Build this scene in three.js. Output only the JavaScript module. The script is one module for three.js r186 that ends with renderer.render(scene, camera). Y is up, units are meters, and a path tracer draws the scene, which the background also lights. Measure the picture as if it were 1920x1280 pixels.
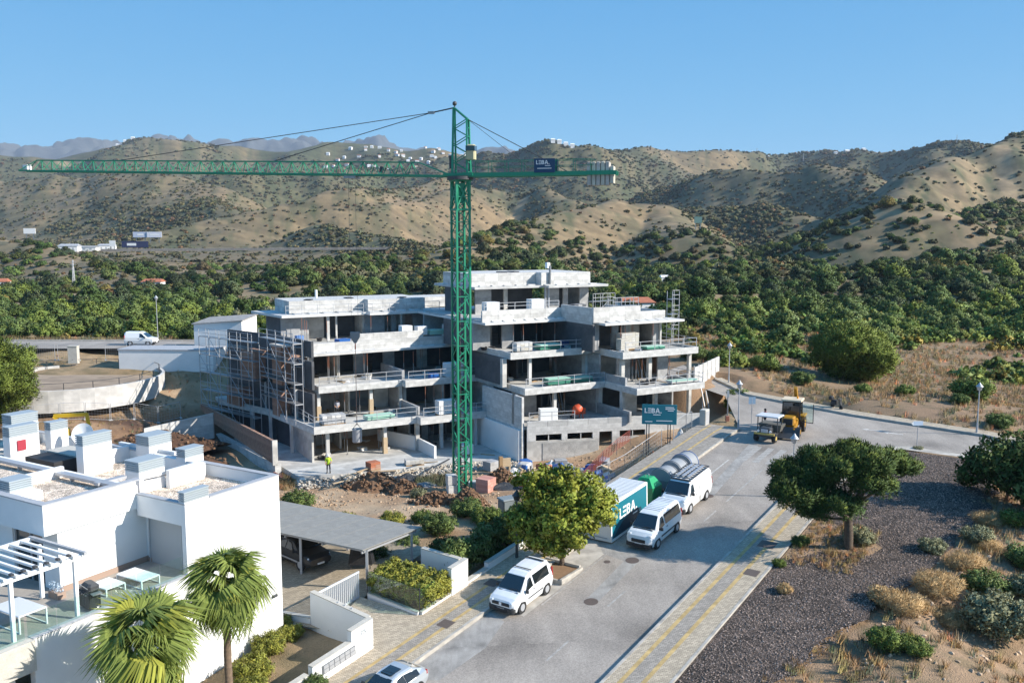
import * as THREE from 'three';
import { FontLoader } from 'three/addons/loaders/FontLoader.js';
import { TextGeometry } from 'three/addons/geometries/TextGeometry.js';
import { MarchingCubes } from 'three/addons/objects/MarchingCubes.js';

// ---------------------------------------------------------------- camera, sky, sun, exposure
const scene = new THREE.Scene();
const camera = new THREE.PerspectiveCamera(43.1, 1.5, 0.5, 30000);
camera.position.set(0, 20, 0);
camera.rotation.set(-6.69 * Math.PI / 180, 0, 0);
const renderer = new THREE.WebGLRenderer({ antialias: true });
renderer.toneMapping = THREE.LinearToneMapping;
renderer.toneMappingExposure = 1.72;
renderer.shadowMap.enabled = true;
const SUN = new THREE.Vector3(0.975, 0, 0.22).normalize().multiplyScalar(Math.cos(29.5 * Math.PI / 180)).setY(Math.sin(29.5 * Math.PI / 180));
{
  const w = 256, h = 128, d = new Float32Array(w * h * 4);
  for (let j = 0; j < h; j++) for (let i = 0; i < w; i++) {
    const el = ((j + 0.5) / h - 0.5) * Math.PI, az = ((i + 0.5) / w) * 2 * Math.PI - Math.PI;
    const t = Math.max(0, Math.sin(el)), q = Math.pow(1 - t, 5);
    const c = [0.028 + 0.12 * q, 0.18 + 0.24 * q, 0.43 + 0.16 * q];
    // the air grows paler round the sun
    const dx = Math.cos(el) * Math.cos(az), dz = Math.cos(el) * Math.sin(az), dot = Math.max(0, dx * SUN.x + t * SUN.y + dz * SUN.z);
    const a = 0.5 * Math.pow(dot, 8) + 0.9 * Math.pow(dot, 60);
    const k = (j * w + i) * 4;
    d[k] = c[0] + a * 0.62; d[k + 1] = c[1] + a * 0.58; d[k + 2] = c[2] + a * 0.5; d[k + 3] = 1;
    if (el < 0) { d[k] = 0.25; d[k + 1] = 0.24; d[k + 2] = 0.22; }
  }
  const sky = new THREE.DataTexture(d, w, h, THREE.RGBAFormat, THREE.FloatType);
  sky.mapping = THREE.EquirectangularReflectionMapping;
  sky.magFilter = sky.minFilter = THREE.LinearFilter; sky.wrapS = THREE.RepeatWrapping; sky.needsUpdate = true;
  scene.background = sky; scene.environment = sky;
}
const sun = new THREE.DirectionalLight(new THREE.Color().setRGB(1, 0.93, 0.83), 5);
sun.position.copy(SUN).multiplyScalar(200).add(new THREE.Vector3(0, 0, -70)); sun.target.position.set(0, 0, -70);
sun.castShadow = true; sun.shadow.mapSize.set(4096, 4096);
Object.assign(sun.shadow.camera, { left: -110, right: 110, top: 90, bottom: -90, near: 1, far: 500 });
scene.add(sun, sun.target);
scene.fog = new THREE.FogExp2(new THREE.Color().setRGB(0.62, 0.74, 0.92), 0.00006);

// ---------------------------------------------------------------- helpers
let seed = 7;
function rnd() { seed |= 0; seed = seed + 0x6D2B79F5 | 0; let t = Math.imul(seed ^ seed >>> 15, 1 | seed); t = t + Math.imul(t ^ t >>> 7, 61 | t) ^ t; return ((t ^ t >>> 14) >>> 0) / 4294967296; }
const rr = (a, b) => a + (b - a) * rnd();
const clamp = (x, a, b) => Math.min(b, Math.max(a, x));
const lerp = (a, b, t) => a + (b - a) * t;
const sstep = (a, b, x) => { const t = clamp((x - a) / (b - a), 0, 1); return t * t * (3 - 2 * t); };
function hash(x, y) { let h = Math.imul(x, 374761393) + Math.imul(y, 668265263) | 0; h = Math.imul(h ^ h >>> 13, 1274126177); return ((h ^ h >>> 16) >>> 0) / 4294967296; }
function vn(x, y, per = 0) {
  const xi = Math.floor(x), yi = Math.floor(y), fx = x - xi, fy = y - yi, u = fx * fx * (3 - 2 * fx), v = fy * fy * (3 - 2 * fy);
  const m = (n) => per ? ((n % per) + per) % per : n;
  return lerp(lerp(hash(m(xi), m(yi)), hash(m(xi + 1), m(yi)), u), lerp(hash(m(xi), m(yi + 1)), hash(m(xi + 1), m(yi + 1)), u), v);
}
function fbm(x, y, o = 5, per = 0) { let s = 0, a = 0.5, n = 0; for (let i = 0; i < o; i++) { s += a * vn(x, y, per); n += a; a *= 0.5; x *= 2; y *= 2; per *= 2; } return s / n; }
const V = (x, y, z) => new THREE.Vector3(x, y, -z);       // z counts metres away from the camera
// frames: the road (s uphill, n to its east side), the new building (a, b), the white house
const ROADY = (s) => s < 72 ? -0.1 + 0.09 * (s - 38.8) : 2.888 + 0.03 * (s - 72);
const S2X = (s, n) => 0.576 * s + 0.817 * n, S2Z = (s, n) => 0.817 * s - 0.576 * n;
const RS = (x, z) => 0.576 * x + 0.817 * z, RN = (x, z) => 0.817 * x - 0.576 * z;
const RP = (s, n, dy = 0) => V(S2X(s, n), ROADY(s) + dy, S2Z(s, n));
const ROADTURN = -35.18 * Math.PI / 180;
const BTURN = 29.54 * Math.PI / 180;
const B2W = (a, b, y) => V(-19.4 + 0.87 * a - 0.493 * b, y, 83 + 0.493 * a + 0.87 * b);
const HTURN = -30 * Math.PI / 180;
const H2W = (x, y, z) => V(-12.34 + 0.866 * x - 0.5 * z, y, 44.5 - 0.5 * x - 0.866 * z);

// textures: tiling, computed; size in metres is set on the material's copy
function tex(size, fn, srgb = true) {
  const d = new Uint8Array(size * size * 4);
  for (let j = 0; j < size; j++) for (let i = 0; i < size; i++) {
    const c = fn(i / size, j / size), k = (j * size + i) * 4;
    d[k] = clamp(c[0], 0, 1) * 255; d[k + 1] = clamp(c[1], 0, 1) * 255; d[k + 2] = clamp(c[2], 0, 1) * 255; d[k + 3] = 255;
  }
  const t = new THREE.DataTexture(d, size, size); t.wrapS = t.wrapT = THREE.RepeatWrapping; t.magFilter = THREE.LinearFilter; t.minFilter = THREE.LinearMipmapLinearFilter; t.generateMipmaps = true;
  if (srgb) t.colorSpace = THREE.SRGBColorSpace; t.needsUpdate = true; return t;
}
const sized = (t, m, m2 = m) => { const c = t.clone(); c.repeat.set(1 / m, 1 / m2); c.needsUpdate = true; return c; };
const grey = (v) => [v, v, v];
const T_fine = tex(512, (u, v) => grey(0.72 + 0.28 * (0.35 * fbm(u * 8, v * 8, 4, 8) + 0.65 * fbm(u * 96, v * 96, 3, 96))));
const T_white = tex(256, (u, v) => grey(0.94 + 0.06 * fbm(u * 5, v * 5, 5, 5)));
const T_patch = tex(512, (u, v) => grey(0.80 + 0.20 * clamp(1.6 * fbm(u * 5, v * 5, 6, 5) - 0.3, 0, 1)));
const T_concrete = tex(512, (u, v) => {
  const st = fbm(u * 24, v * 3, 4, 0), p = fbm(u * 6, v * 6, 5, 6), f = fbm(u * 120, v * 120, 2, 120), plank = Math.abs((v * 8) % 1 - 0.5) > 0.47 ? 0.12 : 0, cut = Math.abs((u * 2 + Math.floor(v * 8) * 0.37) % 1 - 0.5) > 0.492 ? 0.1 : 0;
  const row = hash(Math.floor(v * 8), Math.floor(u * 2 + Math.floor(v * 8) * 0.37)) * 0.05;
  return grey(clamp(0.78 + 0.2 * p + 0.1 * f - plank - cut - row, 0, 1));
});
const T_gravel = tex(1024, (u, v) => { const a = vn(u * 210, v * 210, 210), b = vn(u * 120 + 7, v * 120, 120), c = fbm(u * 9, v * 9, 4, 9); const g = clamp(0.28 + 0.75 * a * b + 0.3 * (a > 0.78 ? 1 : 0) + 0.32 * (c - 0.5), 0, 1); return [g, g * lerp(0.93, 0.99, b), g * lerp(0.88, 1.0, b)]; });
const T_pave = tex(512, (u, v) => { const r = Math.floor(v * 32), x = u * 16 + (r % 2) * 0.5, i = Math.floor(x); const j = (x - i < 0.07 || v * 32 - r < 0.12) ? 0.72 : 1; const t = 0.84 + 0.16 * hash(i % 16, r) - 0.06 * fbm(u * 40, v * 40, 2, 40); return grey(t * j); });
const T_asphalt = tex(1024, (u, v) => { const f = vn(u * 300, v * 300, 300), p = fbm(u * 4, v * 4, 6, 4), q = fbm(u * 14 + 3, v * 3, 4, 0); return grey(clamp(0.74 + 0.16 * f + 0.3 * (p - 0.5) + 0.16 * (q - 0.5), 0, 1)); });
const T_bump = tex(512, (u, v) => grey(fbm(u * 40, v * 40, 4, 40)), false);

function mat(r, g, b, o = {}) {
  const { map, size = 3, size2, bump, bumpSize, phys, ...rest } = o;
  const m = new (phys ? THREE.MeshPhysicalMaterial : THREE.MeshStandardMaterial)({ roughness: 0.85, metalness: 0, ...rest });
  m.color.setRGB(r, g, b);
  if (map) m.map = sized(map, size, size2 || size);
  if (bump) { m.bumpMap = sized(T_bump, bumpSize || 1.2); m.bumpScale = bump; }
  return m;
}
const M = {
  concrete: mat(0.68, 0.67, 0.645, { map: T_concrete, size: 2.4, bump: 0.006 }),
  slab: mat(0.70, 0.69, 0.665, { map: T_patch, size: 5, bump: 0.004 }),
  floor: mat(0.60, 0.59, 0.56, { map: T_patch, size: 4 }),
  render: mat(0.11, 0.115, 0.125, { map: T_patch, size: 3.5 }),  // grey render taken near black: shade of the deep rooms put into its colour
  greyblock: mat(0.42, 0.42, 0.42, { map: T_patch, size: 2.2 }),
  plaster: mat(0.62, 0.60, 0.56, { map: T_patch, size: 3 }),
  brick: mat(0.42, 0.25, 0.18, { map: T_patch, size: 1.2, bump: 0.008 }),
  white: mat(0.82, 0.82, 0.81, { map: T_white, size: 5, roughness: 0.9 }),
  whiteTrim: mat(0.78, 0.78, 0.77, { roughness: 0.7 }),
  coping: mat(0.55, 0.56, 0.58, { map: T_fine, size: 2, roughness: 0.6 }),
  louver: mat(0.36, 0.41, 0.44, { roughness: 0.5, metalness: 0.1 }),
  craneGreen: mat(0.012, 0.23, 0.125, { roughness: 0.42 }),
  steel: mat(0.42, 0.43, 0.44, { roughness: 0.45, metalness: 0.6, map: T_fine, size: 1 }),
  galv: mat(0.42, 0.43, 0.45, { roughness: 0.5, metalness: 0.35 }),
  darkSteel: mat(0.05, 0.052, 0.056, { roughness: 0.5 }),
  rubber: mat(0.018, 0.018, 0.018, { roughness: 0.85 }),
  black: mat(0.02, 0.02, 0.022, { roughness: 0.6 }),
  carGlass: mat(0.012, 0.016, 0.018, { roughness: 0.06, phys: true, clearcoat: 1 }),
  carWhite: mat(0.78, 0.79, 0.79, { roughness: 0.28, phys: true, clearcoat: 0.8, clearcoatRoughness: 0.08 }),
  carSilver: mat(0.5, 0.54, 0.57, { roughness: 0.3, metalness: 0.4, phys: true, clearcoat: 0.8 }),
  plastic: mat(0.035, 0.036, 0.038, { roughness: 0.55 }),
  lampGlass: mat(0.72, 0.74, 0.76, { roughness: 0.1, phys: true, clearcoat: 1 }),
  redGlass: mat(0.4, 0.02, 0.015, { roughness: 0.2 }),
  teal: mat(0.008, 0.155, 0.205, { roughness: 0.45 }),
  wood: mat(0.42, 0.27, 0.14, { map: T_fine, size: 1 }),
  woodPale: mat(0.62, 0.47, 0.30, { map: T_fine, size: 1 }),
  glass: mat(0.88, 0.96, 0.94, { phys: true, transmission: 1, thickness: 0, roughness: 0.03 }),
  signWhite: mat(0.78, 0.78, 0.77, { roughness: 0.5 }),
  wrap: mat(0.8, 0.8, 0.79, { roughness: 0.35 }),
  board: mat(0.05, 0.25, 0.17, { roughness: 0.6, map: T_patch, size: 2 }),
  boardPale: mat(0.38, 0.62, 0.5, { roughness: 0.6 }),
  blue: mat(0.02, 0.11, 0.36, { roughness: 0.4 }),
  terracotta: mat(0.48, 0.17, 0.09, { map: T_patch, size: 1.5 }),
};

// mesh builder: a soup of triangles with uv in metres
class MB {
  constructor() { this.p = []; this.n = []; this.c = null; }
  tri(a, b, c, na, nb, nc) {
    this.p.push(a.x, a.y, a.z, b.x, b.y, b.z, c.x, c.y, c.z);
    if (na) this.n.push(na.x, na.y, na.z, nb.x, nb.y, nb.z, nc.x, nc.y, nc.z);
    else {
      const ux = b.x - a.x, uy = b.y - a.y, uz = b.z - a.z, vx = c.x - a.x, vy = c.y - a.y, vz = c.z - a.z;
      let x = uy * vz - uz * vy, y = uz * vx - ux * vz, z = ux * vy - uy * vx; const l = Math.hypot(x, y, z) || 1; x /= l; y /= l; z /= l;
      this.n.push(x, y, z, x, y, z, x, y, z);
    }
    return this;
  }
  quad(a, b, c, d) { this.tri(a, b, c); return this.tri(a, c, d); }
  hexa(q) { // 8 corners: bottom 0-3 counter-clockwise seen from above, top 4-7
    this.quad(q[3], q[2], q[1], q[0]); this.quad(q[4], q[5], q[6], q[7]);
    for (let i = 0; i < 4; i++) { const j = (i + 1) % 4; this.quad(q[i], q[j], q[4 + j], q[4 + i]); }
    return this;
  }
  box(cx, cy, cz, sx, sy, sz, turn = 0, tiltX = 0, tiltZ = 0) { // centre, in three's own axes
    const g = new THREE.BoxGeometry(sx, sy, sz); const m = new THREE.Matrix4().makeRotationFromEuler(new THREE.Euler(tiltX, turn, tiltZ, 'YXZ')).setPosition(cx, cy, cz);
    return this.geo(g, m);
  }
  slab(x0, x1, y0, y1, z0, z1) { return this.box((x0 + x1) / 2, (y0 + y1) / 2, (z0 + z1) / 2, Math.abs(x1 - x0), Math.abs(y1 - y0), Math.abs(z1 - z0)); }
  rbox(cx, cy, cz, sx, sy, sz, r = 0.03, turn = 0) { // box with chamfered vertical and top edges
    const hx = sx / 2, hz = sz / 2, y0 = cy - sy / 2, y1 = cy + sy / 2;
    const ring = (ix, y) => [[-hx + ix, -hz], [hx - ix, -hz], [hx, -hz + ix], [hx, hz - ix], [hx - ix, hz], [-hx + ix, hz], [-hx, hz - ix], [-hx, -hz + ix]].map(([x, z]) => new THREE.Vector3(cx + x * Math.cos(turn) + z * Math.sin(turn), y, cz - x * Math.sin(turn) + z * Math.cos(turn)));
    const shr = (ring_, k) => ring_.map((v) => new THREE.Vector3(cx + (v.x - cx) * k, v.y, cz + (v.z - cz) * k));
    const A = ring(r, y0), Bq = ring(r, y1 - r), Cq = ring(r, y1).map((v) => new THREE.Vector3(cx + (v.x - cx) * (1 - r / hx), v.y, cz + (v.z - cz) * (1 - r / hz)));
    this.loft([A, Bq, Cq], true); return this;
  }
  loft(rings, caps = true, smooth = false) { // rings of equal count, clockwise from above or not: both sides draw
    const n = rings[0].length;
    for (let r = 0; r + 1 < rings.length; r++) for (let i = 0; i < n; i++) { const j = (i + 1) % n; this.quad(rings[r][i], rings[r][j], rings[r + 1][j], rings[r + 1][i]); }
    if (caps) for (const [ring, flip] of [[rings[0], 1], [rings[rings.length - 1], 0]]) for (let i = 1; i + 1 < n; i++) flip ? this.tri(ring[0], ring[i + 1], ring[i]) : this.tri(ring[0], ring[i], ring[i + 1]);
    return this;
  }
  prism(poly, y0, y1) { // poly of [x, z] in three's axes
    const A = poly.map(([x, z]) => new THREE.Vector2(x, z)), f = THREE.ShapeUtils.triangulateShape(A, []), a = (i, y) => new THREE.Vector3(poly[i][0], typeof y === 'function' ? y(...poly[i]) : y, poly[i][1]);
    const cw = THREE.ShapeUtils.area(A) > 0;
    for (const t of f) { const [i, j, k] = t; if (cw) { this.tri(a(i, y1), a(k, y1), a(j, y1)); this.tri(a(i, y0), a(j, y0), a(k, y0)); } else { this.tri(a(i, y1), a(j, y1), a(k, y1)); this.tri(a(i, y0), a(k, y0), a(j, y0)); } }
    for (let i = 0; i < poly.length; i++) { const j = (i + 1) % poly.length; cw ? this.quad(a(j, y0), a(i, y0), a(i, y1), a(j, y1)) : this.quad(a(i, y0), a(j, y0), a(j, y1), a(i, y1)); }
    return this;
  }
  bar(p, q, w, h = w, up = new THREE.Vector3(0, 1, 0)) { // rectangular bar from p to q
    const d = q.clone().sub(p), L = d.length(); if (L < 1e-6) return this; d.divideScalar(L);
    let s = new THREE.Vector3().crossVectors(d, up); if (s.lengthSq() < 1e-4) s = new THREE.Vector3(1, 0, 0).cross(d); s.normalize();
    const u = new THREE.Vector3().crossVectors(s, d);
    const c = (b, i, j) => b.clone().addScaledVector(s, i * w / 2).addScaledVector(u, j * h / 2);
    const A = [c(p, -1, -1), c(p, 1, -1), c(p, 1, 1), c(p, -1, 1)], Bq = [c(q, -1, -1), c(q, 1, -1), c(q, 1, 1), c(q, -1, 1)];
    this.quad(A[0], A[1], A[2], A[3]); this.quad(Bq[3], Bq[2], Bq[1], Bq[0]);
    for (let i = 0; i < 4; i++) { const j = (i + 1) % 4; this.quad(A[j], A[i], Bq[i], Bq[j]); }
    return this;
  }
  tube(p, q, r, r2 = r, seg = 8) {
    const d = q.clone().sub(p), L = d.length(); if (L < 1e-6) return this;
    const g = new THREE.CylinderGeometry(r2, r, L, seg, 1); const m = new THREE.Matrix4().compose(p.clone().add(q).multiplyScalar(0.5), new THREE.Quaternion().setFromUnitVectors(new THREE.Vector3(0, 1, 0), d.divideScalar(L)), new THREE.Vector3(1, 1, 1));
    return this.geo(g, m);
  }
  path(pts, r, seg = 6) { for (let i = 0; i + 1 < pts.length; i++) this.tube(pts[i], pts[i + 1], r, r, seg); return this; }
  geo(g, m) {
    const q = g.index ? g.toNonIndexed() : g, P = q.attributes.position, Nn = q.attributes.normal, v = new THREE.Vector3(), nm = m ? new THREE.Matrix3().getNormalMatrix(m) : null;
    for (let i = 0; i < P.count; i++) { v.fromBufferAttribute(P, i); if (m) v.applyMatrix4(m); this.p.push(v.x, v.y, v.z); v.fromBufferAttribute(Nn, i); if (nm) v.applyMatrix3(nm).normalize(); this.n.push(v.x, v.y, v.z); }
    return this;
  }
  geometry() {
    const g = new THREE.BufferGeometry(), n = this.p.length / 3, uv = new Float32Array(n * 2);
    for (let i = 0; i < n; i += 3) {
      // one projection for each triangle, by the way it faces
      const a = i * 3, p = this.p, ux = p[a + 3] - p[a], uy = p[a + 4] - p[a + 1], uz = p[a + 5] - p[a + 2], vx = p[a + 6] - p[a], vy = p[a + 7] - p[a + 1], vz = p[a + 8] - p[a + 2];
      const nx = Math.abs(uy * vz - uz * vy), ny = Math.abs(uz * vx - ux * vz), nz = Math.abs(ux * vy - uy * vx);
      for (let k = 0; k < 3; k++) { const b = (i + k) * 3, o = (i + k) * 2; if (ny >= nx && ny >= nz) { uv[o] = p[b]; uv[o + 1] = p[b + 2]; } else if (nx > nz) { uv[o] = p[b + 2]; uv[o + 1] = p[b + 1]; } else { uv[o] = p[b]; uv[o + 1] = p[b + 1]; } }
    }
    g.setAttribute('position', new THREE.Float32BufferAttribute(this.p, 3)); g.setAttribute('normal', new THREE.Float32BufferAttribute(this.n, 3)); g.setAttribute('uv', new THREE.BufferAttribute(uv, 2));
    if (this.c) g.setAttribute('color', new THREE.Float32BufferAttribute(this.c, 3));
    return g;
  }
  build(name, m, parent) { const o = new THREE.Mesh(this.geometry(), m); o.name = parent ? name : numbered(name); (parent || scene).add(o); return o; }
}
const mb = () => new MB();
const taken = {};
function numbered(n) { n = n.replace(/_\d\d\d$/, ''); const k = taken[n] = (taken[n] ?? -1) + 1; return k ? n + '_' + String(k).padStart(3, '0') : n; }
function tag(o, label, category, group, kind) { o.userData.label = label; if (category) o.userData.category = category; if (group) o.userData.group = group; if (kind) o.userData.kind = kind; return o; }
function thing(name, label, category, pos, turn = 0, group) { const o = new THREE.Group(); o.name = numbered(name); scene.add(o); if (pos) o.position.copy(pos); o.rotation.order = 'YXZ'; o.rotation.y = turn; return tag(o, label, category, group); }
function copy(src, label, pos, turn, group) { const c = src.clone(); c.name = numbered(src.name); c.userData = { ...src.userData }; scene.add(c); if (label) c.userData.label = label; if (pos) c.position.copy(pos); if (turn !== undefined) c.rotation.y = turn; if (group) c.userData.group = group; return c; }
function setting(o, label, category) { o.userData.kind = 'structure'; o.userData.label = label; if (category) o.userData.category = category; return o; }
const signs = [];
const FONT = await new FontLoader().loadAsync('fonts/droid/droid_sans_bold.typeface.json');
// flat raised lettering: each letter a mesh of its own, baseline at (x, y), reading along +x of the holder
function letters(text, h, m, holder, x, y, z, depth = 0.01, gap = 0.06) {
  let cx = x; for (const ch of text) { if (ch === ' ') { cx += h * 0.35; continue; }
    let g; if (ch === '=') { const b = mb(); for (const k of [0, 0.41, 0.82]) b.slab(0, h * 0.6, h * k, h * (k + 0.18), 0, depth); g = b.geometry(); } else g = new TextGeometry(ch, { font: FONT, size: h, depth, curveSegments: 4, bevelEnabled: false });
    g.computeBoundingBox(); const o = new THREE.Mesh(g, m); o.name = 'letter'; o.position.set(cx - g.boundingBox.min.x, y, z); holder.add(o); cx += g.boundingBox.max.x - g.boundingBox.min.x + h * gap; }
  return cx;
}
const v3 = (x, y, z) => new THREE.Vector3(x, y, z);
// ---------------------------------------------------------------- the lie of the land
const PTS = [
  [-20, 79, -2.7], [-11, 78, -2.6], [-5, 75, -2.3], [2, 78, -2.3], [-14, 70, -2.2], [-8, 66, -1.7], [-2, 69, -1.6], [4, 70, -1.0], [8, 79, -2.4], [12, 81, -2.0], [4, 80, -2.4], [16, 82, 0.2], [18, 86, 0.3], [20, 89, 0.6], [21.5, 92, 1.0], [17, 92, 0.4], [-22, 70, -2.0], [-28, 75, -2.2], [-26, 84, -2.6], [-33, 88, -2.2], [-40, 96, -0.6], [-38, 85, -0.8], [-30, 92, -2.2],
  [-12, 46, -1.1], [-10, 52, -0.85], [-15, 55, -0.95], [-20, 60, -1.4], [-25, 45, -1.6], [-30, 60, -1.6], [-7, 57, -0.5], [-3, 61, -0.4], [0, 59, 0.1], [-20, 30, -2.4], [-30, 30, -2.5],
  [-48, 90, 1.0], [-52, 101, 2.0], [-43, 103, 2.2], [-40, 98, 1.4], [-64, 92, 1.6], [-62, 104, 2.6], [-60, 111, 3.6], [-42, 92, 0.5], [-48, 84, 0.8], [-40, 80, -1.0], [-62, 70, -1.5],
  [-90, 119, 5.5], [-70, 119, 5.5], [-52, 119, 5.5], [-35, 119, 5.5], [-18, 122, 5.2], [0, 126, 5.0], [-42, 107.5, 3.6], [-50, 112.5, 4.0], [-75, 107, 3.0], [-46, 114, 5.4], [-60, 114, 5.4], [-75, 114, 5.4], [-90, 114, 5.4], [-36, 114, 5.4],
  [20, 96, 4.2], [26, 104, 4.2], [40, 86, 3.9], [60, 80, 3.0], [30, 115, 3.6], [48, 108, 2.6], [75, 110, 1.2], [62, 95, 1.9],
  [-5, 92, -2.6], [5, 98, -1.5], [12, 96, 0.5], [-10, 108, 1], [10, 112, 3.2], [-24, 104, 0.5],
];
function landY(x, z) { let w = 0, h = 0; for (const [px, pz, y] of PTS) { const d = (x - px) ** 2 + (z - pz) ** 2 + 3, k = 1 / (d * d); w += k; h += k * y; } return h / w; }
function nearY(x, z) {
  const s = RS(x, z), n = RN(x, z);
  const road = ROADY(clamp(s, 5, 95));
  let y = landY(x, z);
  const east = sstep(-34, -30.5, n) * (1 - sstep(84, 90, s));         // the road's own shelf
  let r = road;
  if (n > -7) { const e = n + 7 - 2 * Math.sin(s * 0.23) - 1.2 * Math.sin(s * 0.61); if (e > 0) r -= 0.34 * e - 0.34 * 1.5 * (1 - Math.exp(-e / 1.5)); r = Math.max(r, -14); }
  const front = sstep(80, 86, s) * sstep(-24, 0, n);
  r = lerp(r, landY(x, z), front);
  y = lerp(y, r, east);
  if (s > 84) y = lerp(y, landY(x, z), sstep(84, 92, s));
  return y;
}
// hills: crests as [px along the view, py on it, metres away]; every crest is a place in the land
const cam6 = 6.69 * Math.PI / 180;
function crest(px, py, Z) { const X = (px - 960) / 1620, Yc = -(py - 640) / 1620, f = -Math.sin(cam6) + Yc * Math.cos(cam6), d = Math.cos(cam6) + Yc * Math.sin(cam6); return [X / d * Z, 20 + f / d * Z, Z]; }
const RIDGES = [
  [0.30, [[1330, 560, 210], [1400, 520, 270], [1440, 490, 330]]],
  [0.30, [[560, 520, 290], [640, 500, 330], [730, 480, 400]]],
  [0.32, [[900, 520, 260], [980, 490, 320]]],
  [0.34, [[1860, 560, 210], [1800, 520, 270], [1850, 480, 340]]],
  [0.53, [[-160, 345, 1500], [60, 347, 1450], [180, 339, 1400], [280, 331, 1350], [350, 350, 1250], [420, 395, 1050], [440, 435, 900]]],
  [0.42, [[-160, 428, 640], [0, 446, 560], [90, 466, 500], [180, 500, 420], [250, 524, 350]]],
  [0.53, [[330, 428, 900], [420, 408, 950], [520, 386, 1000], [640, 366, 1050], [720, 347, 1180], [800, 338, 1350]]],
  [0.47, [[640, 425, 760], [720, 448, 640], [800, 468, 540]]],
  [0.46, [[850, 482, 380], [890, 462, 420], [960, 436, 500], [1040, 410, 580], [1150, 388, 660], [1215, 396, 660], [1265, 424, 590], [1310, 446, 500]]],
  [0.60, [[690, 400, 1000], [800, 372, 1150], [900, 350, 1300], [980, 352, 1300], [1060, 375, 1150]]],
  [0.62, [[860, 300, 2200], [960, 290, 2050], [1020, 272, 1950], [1050, 264, 1900], [1100, 275, 1900], [1200, 290, 2050], [1300, 288, 2300], [1450, 291, 2500], [1560, 288, 2500], [1640, 291, 2300]]],
  [0.60, [[1210, 345, 1350], [1290, 326, 1280], [1400, 319, 1200], [1500, 322, 1150], [1580, 345, 1050], [1625, 380, 900]]],
  [0.53, [[1290, 395, 900], [1400, 385, 880], [1500, 405, 800]]],
  [0.62, [[1540, 302, 1950], [1700, 280, 1800], [1780, 267, 1700], [1840, 279, 1600], [1960, 290, 1500]]],
  [0.62, [[2150, 205, 900], [1920, 238, 850], [1860, 262, 810], [1800, 292, 780], [1740, 325, 740], [1680, 362, 690], [1640, 398, 620]]],
  [0.53, [[2100, 330, 650], [1920, 380, 560], [1830, 420, 500]]],
  [0.47, [[1540, 448, 540], [1640, 414, 490], [1700, 395, 450], [1750, 407, 440], [1830, 442, 440], [1960, 452, 440]]],
  [0.46, [[1560, 545, 250], [1620, 520, 280], [1700, 500, 300]]],
  [0.60, [[-260, 300, 3000], [0, 312, 2900], [100, 300, 2800], [170, 279, 2700], [250, 266, 2600], [330, 270, 2600], [430, 276, 2600], [520, 280, 2600], [600, 270, 2700], [650, 268, 2700], [700, 274, 2700], [770, 287, 2700], [860, 297, 2700], [950, 302, 2600]]],
  [0.62, [[430, 330, 1800], [520, 325, 1900], [600, 335, 1900], [680, 320, 2100], [800, 315, 2100]]],
  [0.53, [[-400, 285, 9000], [-200, 262, 9000], [0, 266, 9000], [40, 273, 9000], [75, 282, 9000], [130, 268, 9000], [200, 261, 9000], [235, 268, 9000], [285, 263, 9000], [325, 255, 9000], [347, 264, 9000], [400, 267, 9000], [432, 273, 9000], [520, 263, 9000], [560, 257, 9000], [600, 269, 9000], [660, 276, 9000], [703, 263, 9000], [750, 276, 9000], [820, 292, 9000], [910, 284, 9000], [945, 280, 9000], [1000, 294, 9000]]],
].map(([k, pts]) => ({ k, pts: pts.map((p) => crest(...p)) }));
const BASE = [[90, 3.5], [130, 4.6], [220, 3.0], [320, 1.5], [450, 1], [700, 8], [1100, 18], [1600, 30], [2600, 60], [5000, 120], [11000, 250]];
function baseY(z) { for (let i = 0; i + 1 < BASE.length; i++) if (z < BASE[i + 1][0]) { const t = clamp((z - BASE[i][0]) / (BASE[i + 1][0] - BASE[i][0]), 0, 1); return lerp(BASE[i][1], BASE[i + 1][1], t); } return 300; }
function farY(x, z) {
  const b = baseY(z) + 3 * (fbm(x / 90 + 5, z / 90, 3) - 0.5) * sstep(120, 300, z);
  const wob = z / 1000, nx = x + 55 * wob * (fbm(x / 260, z / 260, 3) - 0.5) * 2, nz = z + 55 * wob * (fbm(x / 260 + 40, z / 260, 3) - 0.5) * 2;
  let e = 0; const soft = 0.0045 * z + 1.2;
  for (const R of RIDGES) {
    const far = R.pts[0][2]; if (z > 6000 !== far > 6000 && (z > 7000 || z < 4500)) continue;
    let best = -1e9;
    for (let i = 0; i + 1 < R.pts.length; i++) {
      const p = R.pts[i], q = R.pts[i + 1], dx = q[0] - p[0], dz = q[2] - p[2], t = clamp(((nx - p[0]) * dx + (nz - p[2]) * dz) / (dx * dx + dz * dz), 0, 1);
      const d = Math.hypot(nx - p[0] - t * dx, nz - p[2] - t * dz), w = soft * 3.2, h = lerp(p[1], q[1], t) - R.k * (Math.sqrt(d * d + w * w) - w);
      if (h > best) best = h;
    }
    e += Math.exp(clamp((best - b) / soft, -30, 60));
  }
  let y = b + soft * Math.log(1 + e); const up = Math.max(0, y - b);
  const sc = 60 + z * 0.10, g1 = 1 - Math.abs(2 * fbm(x / sc, z / sc + 9, 4) - 1), g2 = fbm(x / (sc * 0.3), z / (sc * 0.3), 3) - 0.5;
  y += Math.min(up, 60 + z * 0.01) * (0.5 * (g1 - 0.66) + 0.09 * g2) + (fbm(x / 22, z / 22, 3) - 0.5) * 1.2 * sstep(130, 220, z);
  return y;
}
function landAll(x, z) { const t = sstep(108, 150, z); return t <= 0 ? nearY(x, z) : t >= 1 ? farY(x, z) : lerp(nearY(x, z), farY(x, z), t); }
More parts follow.
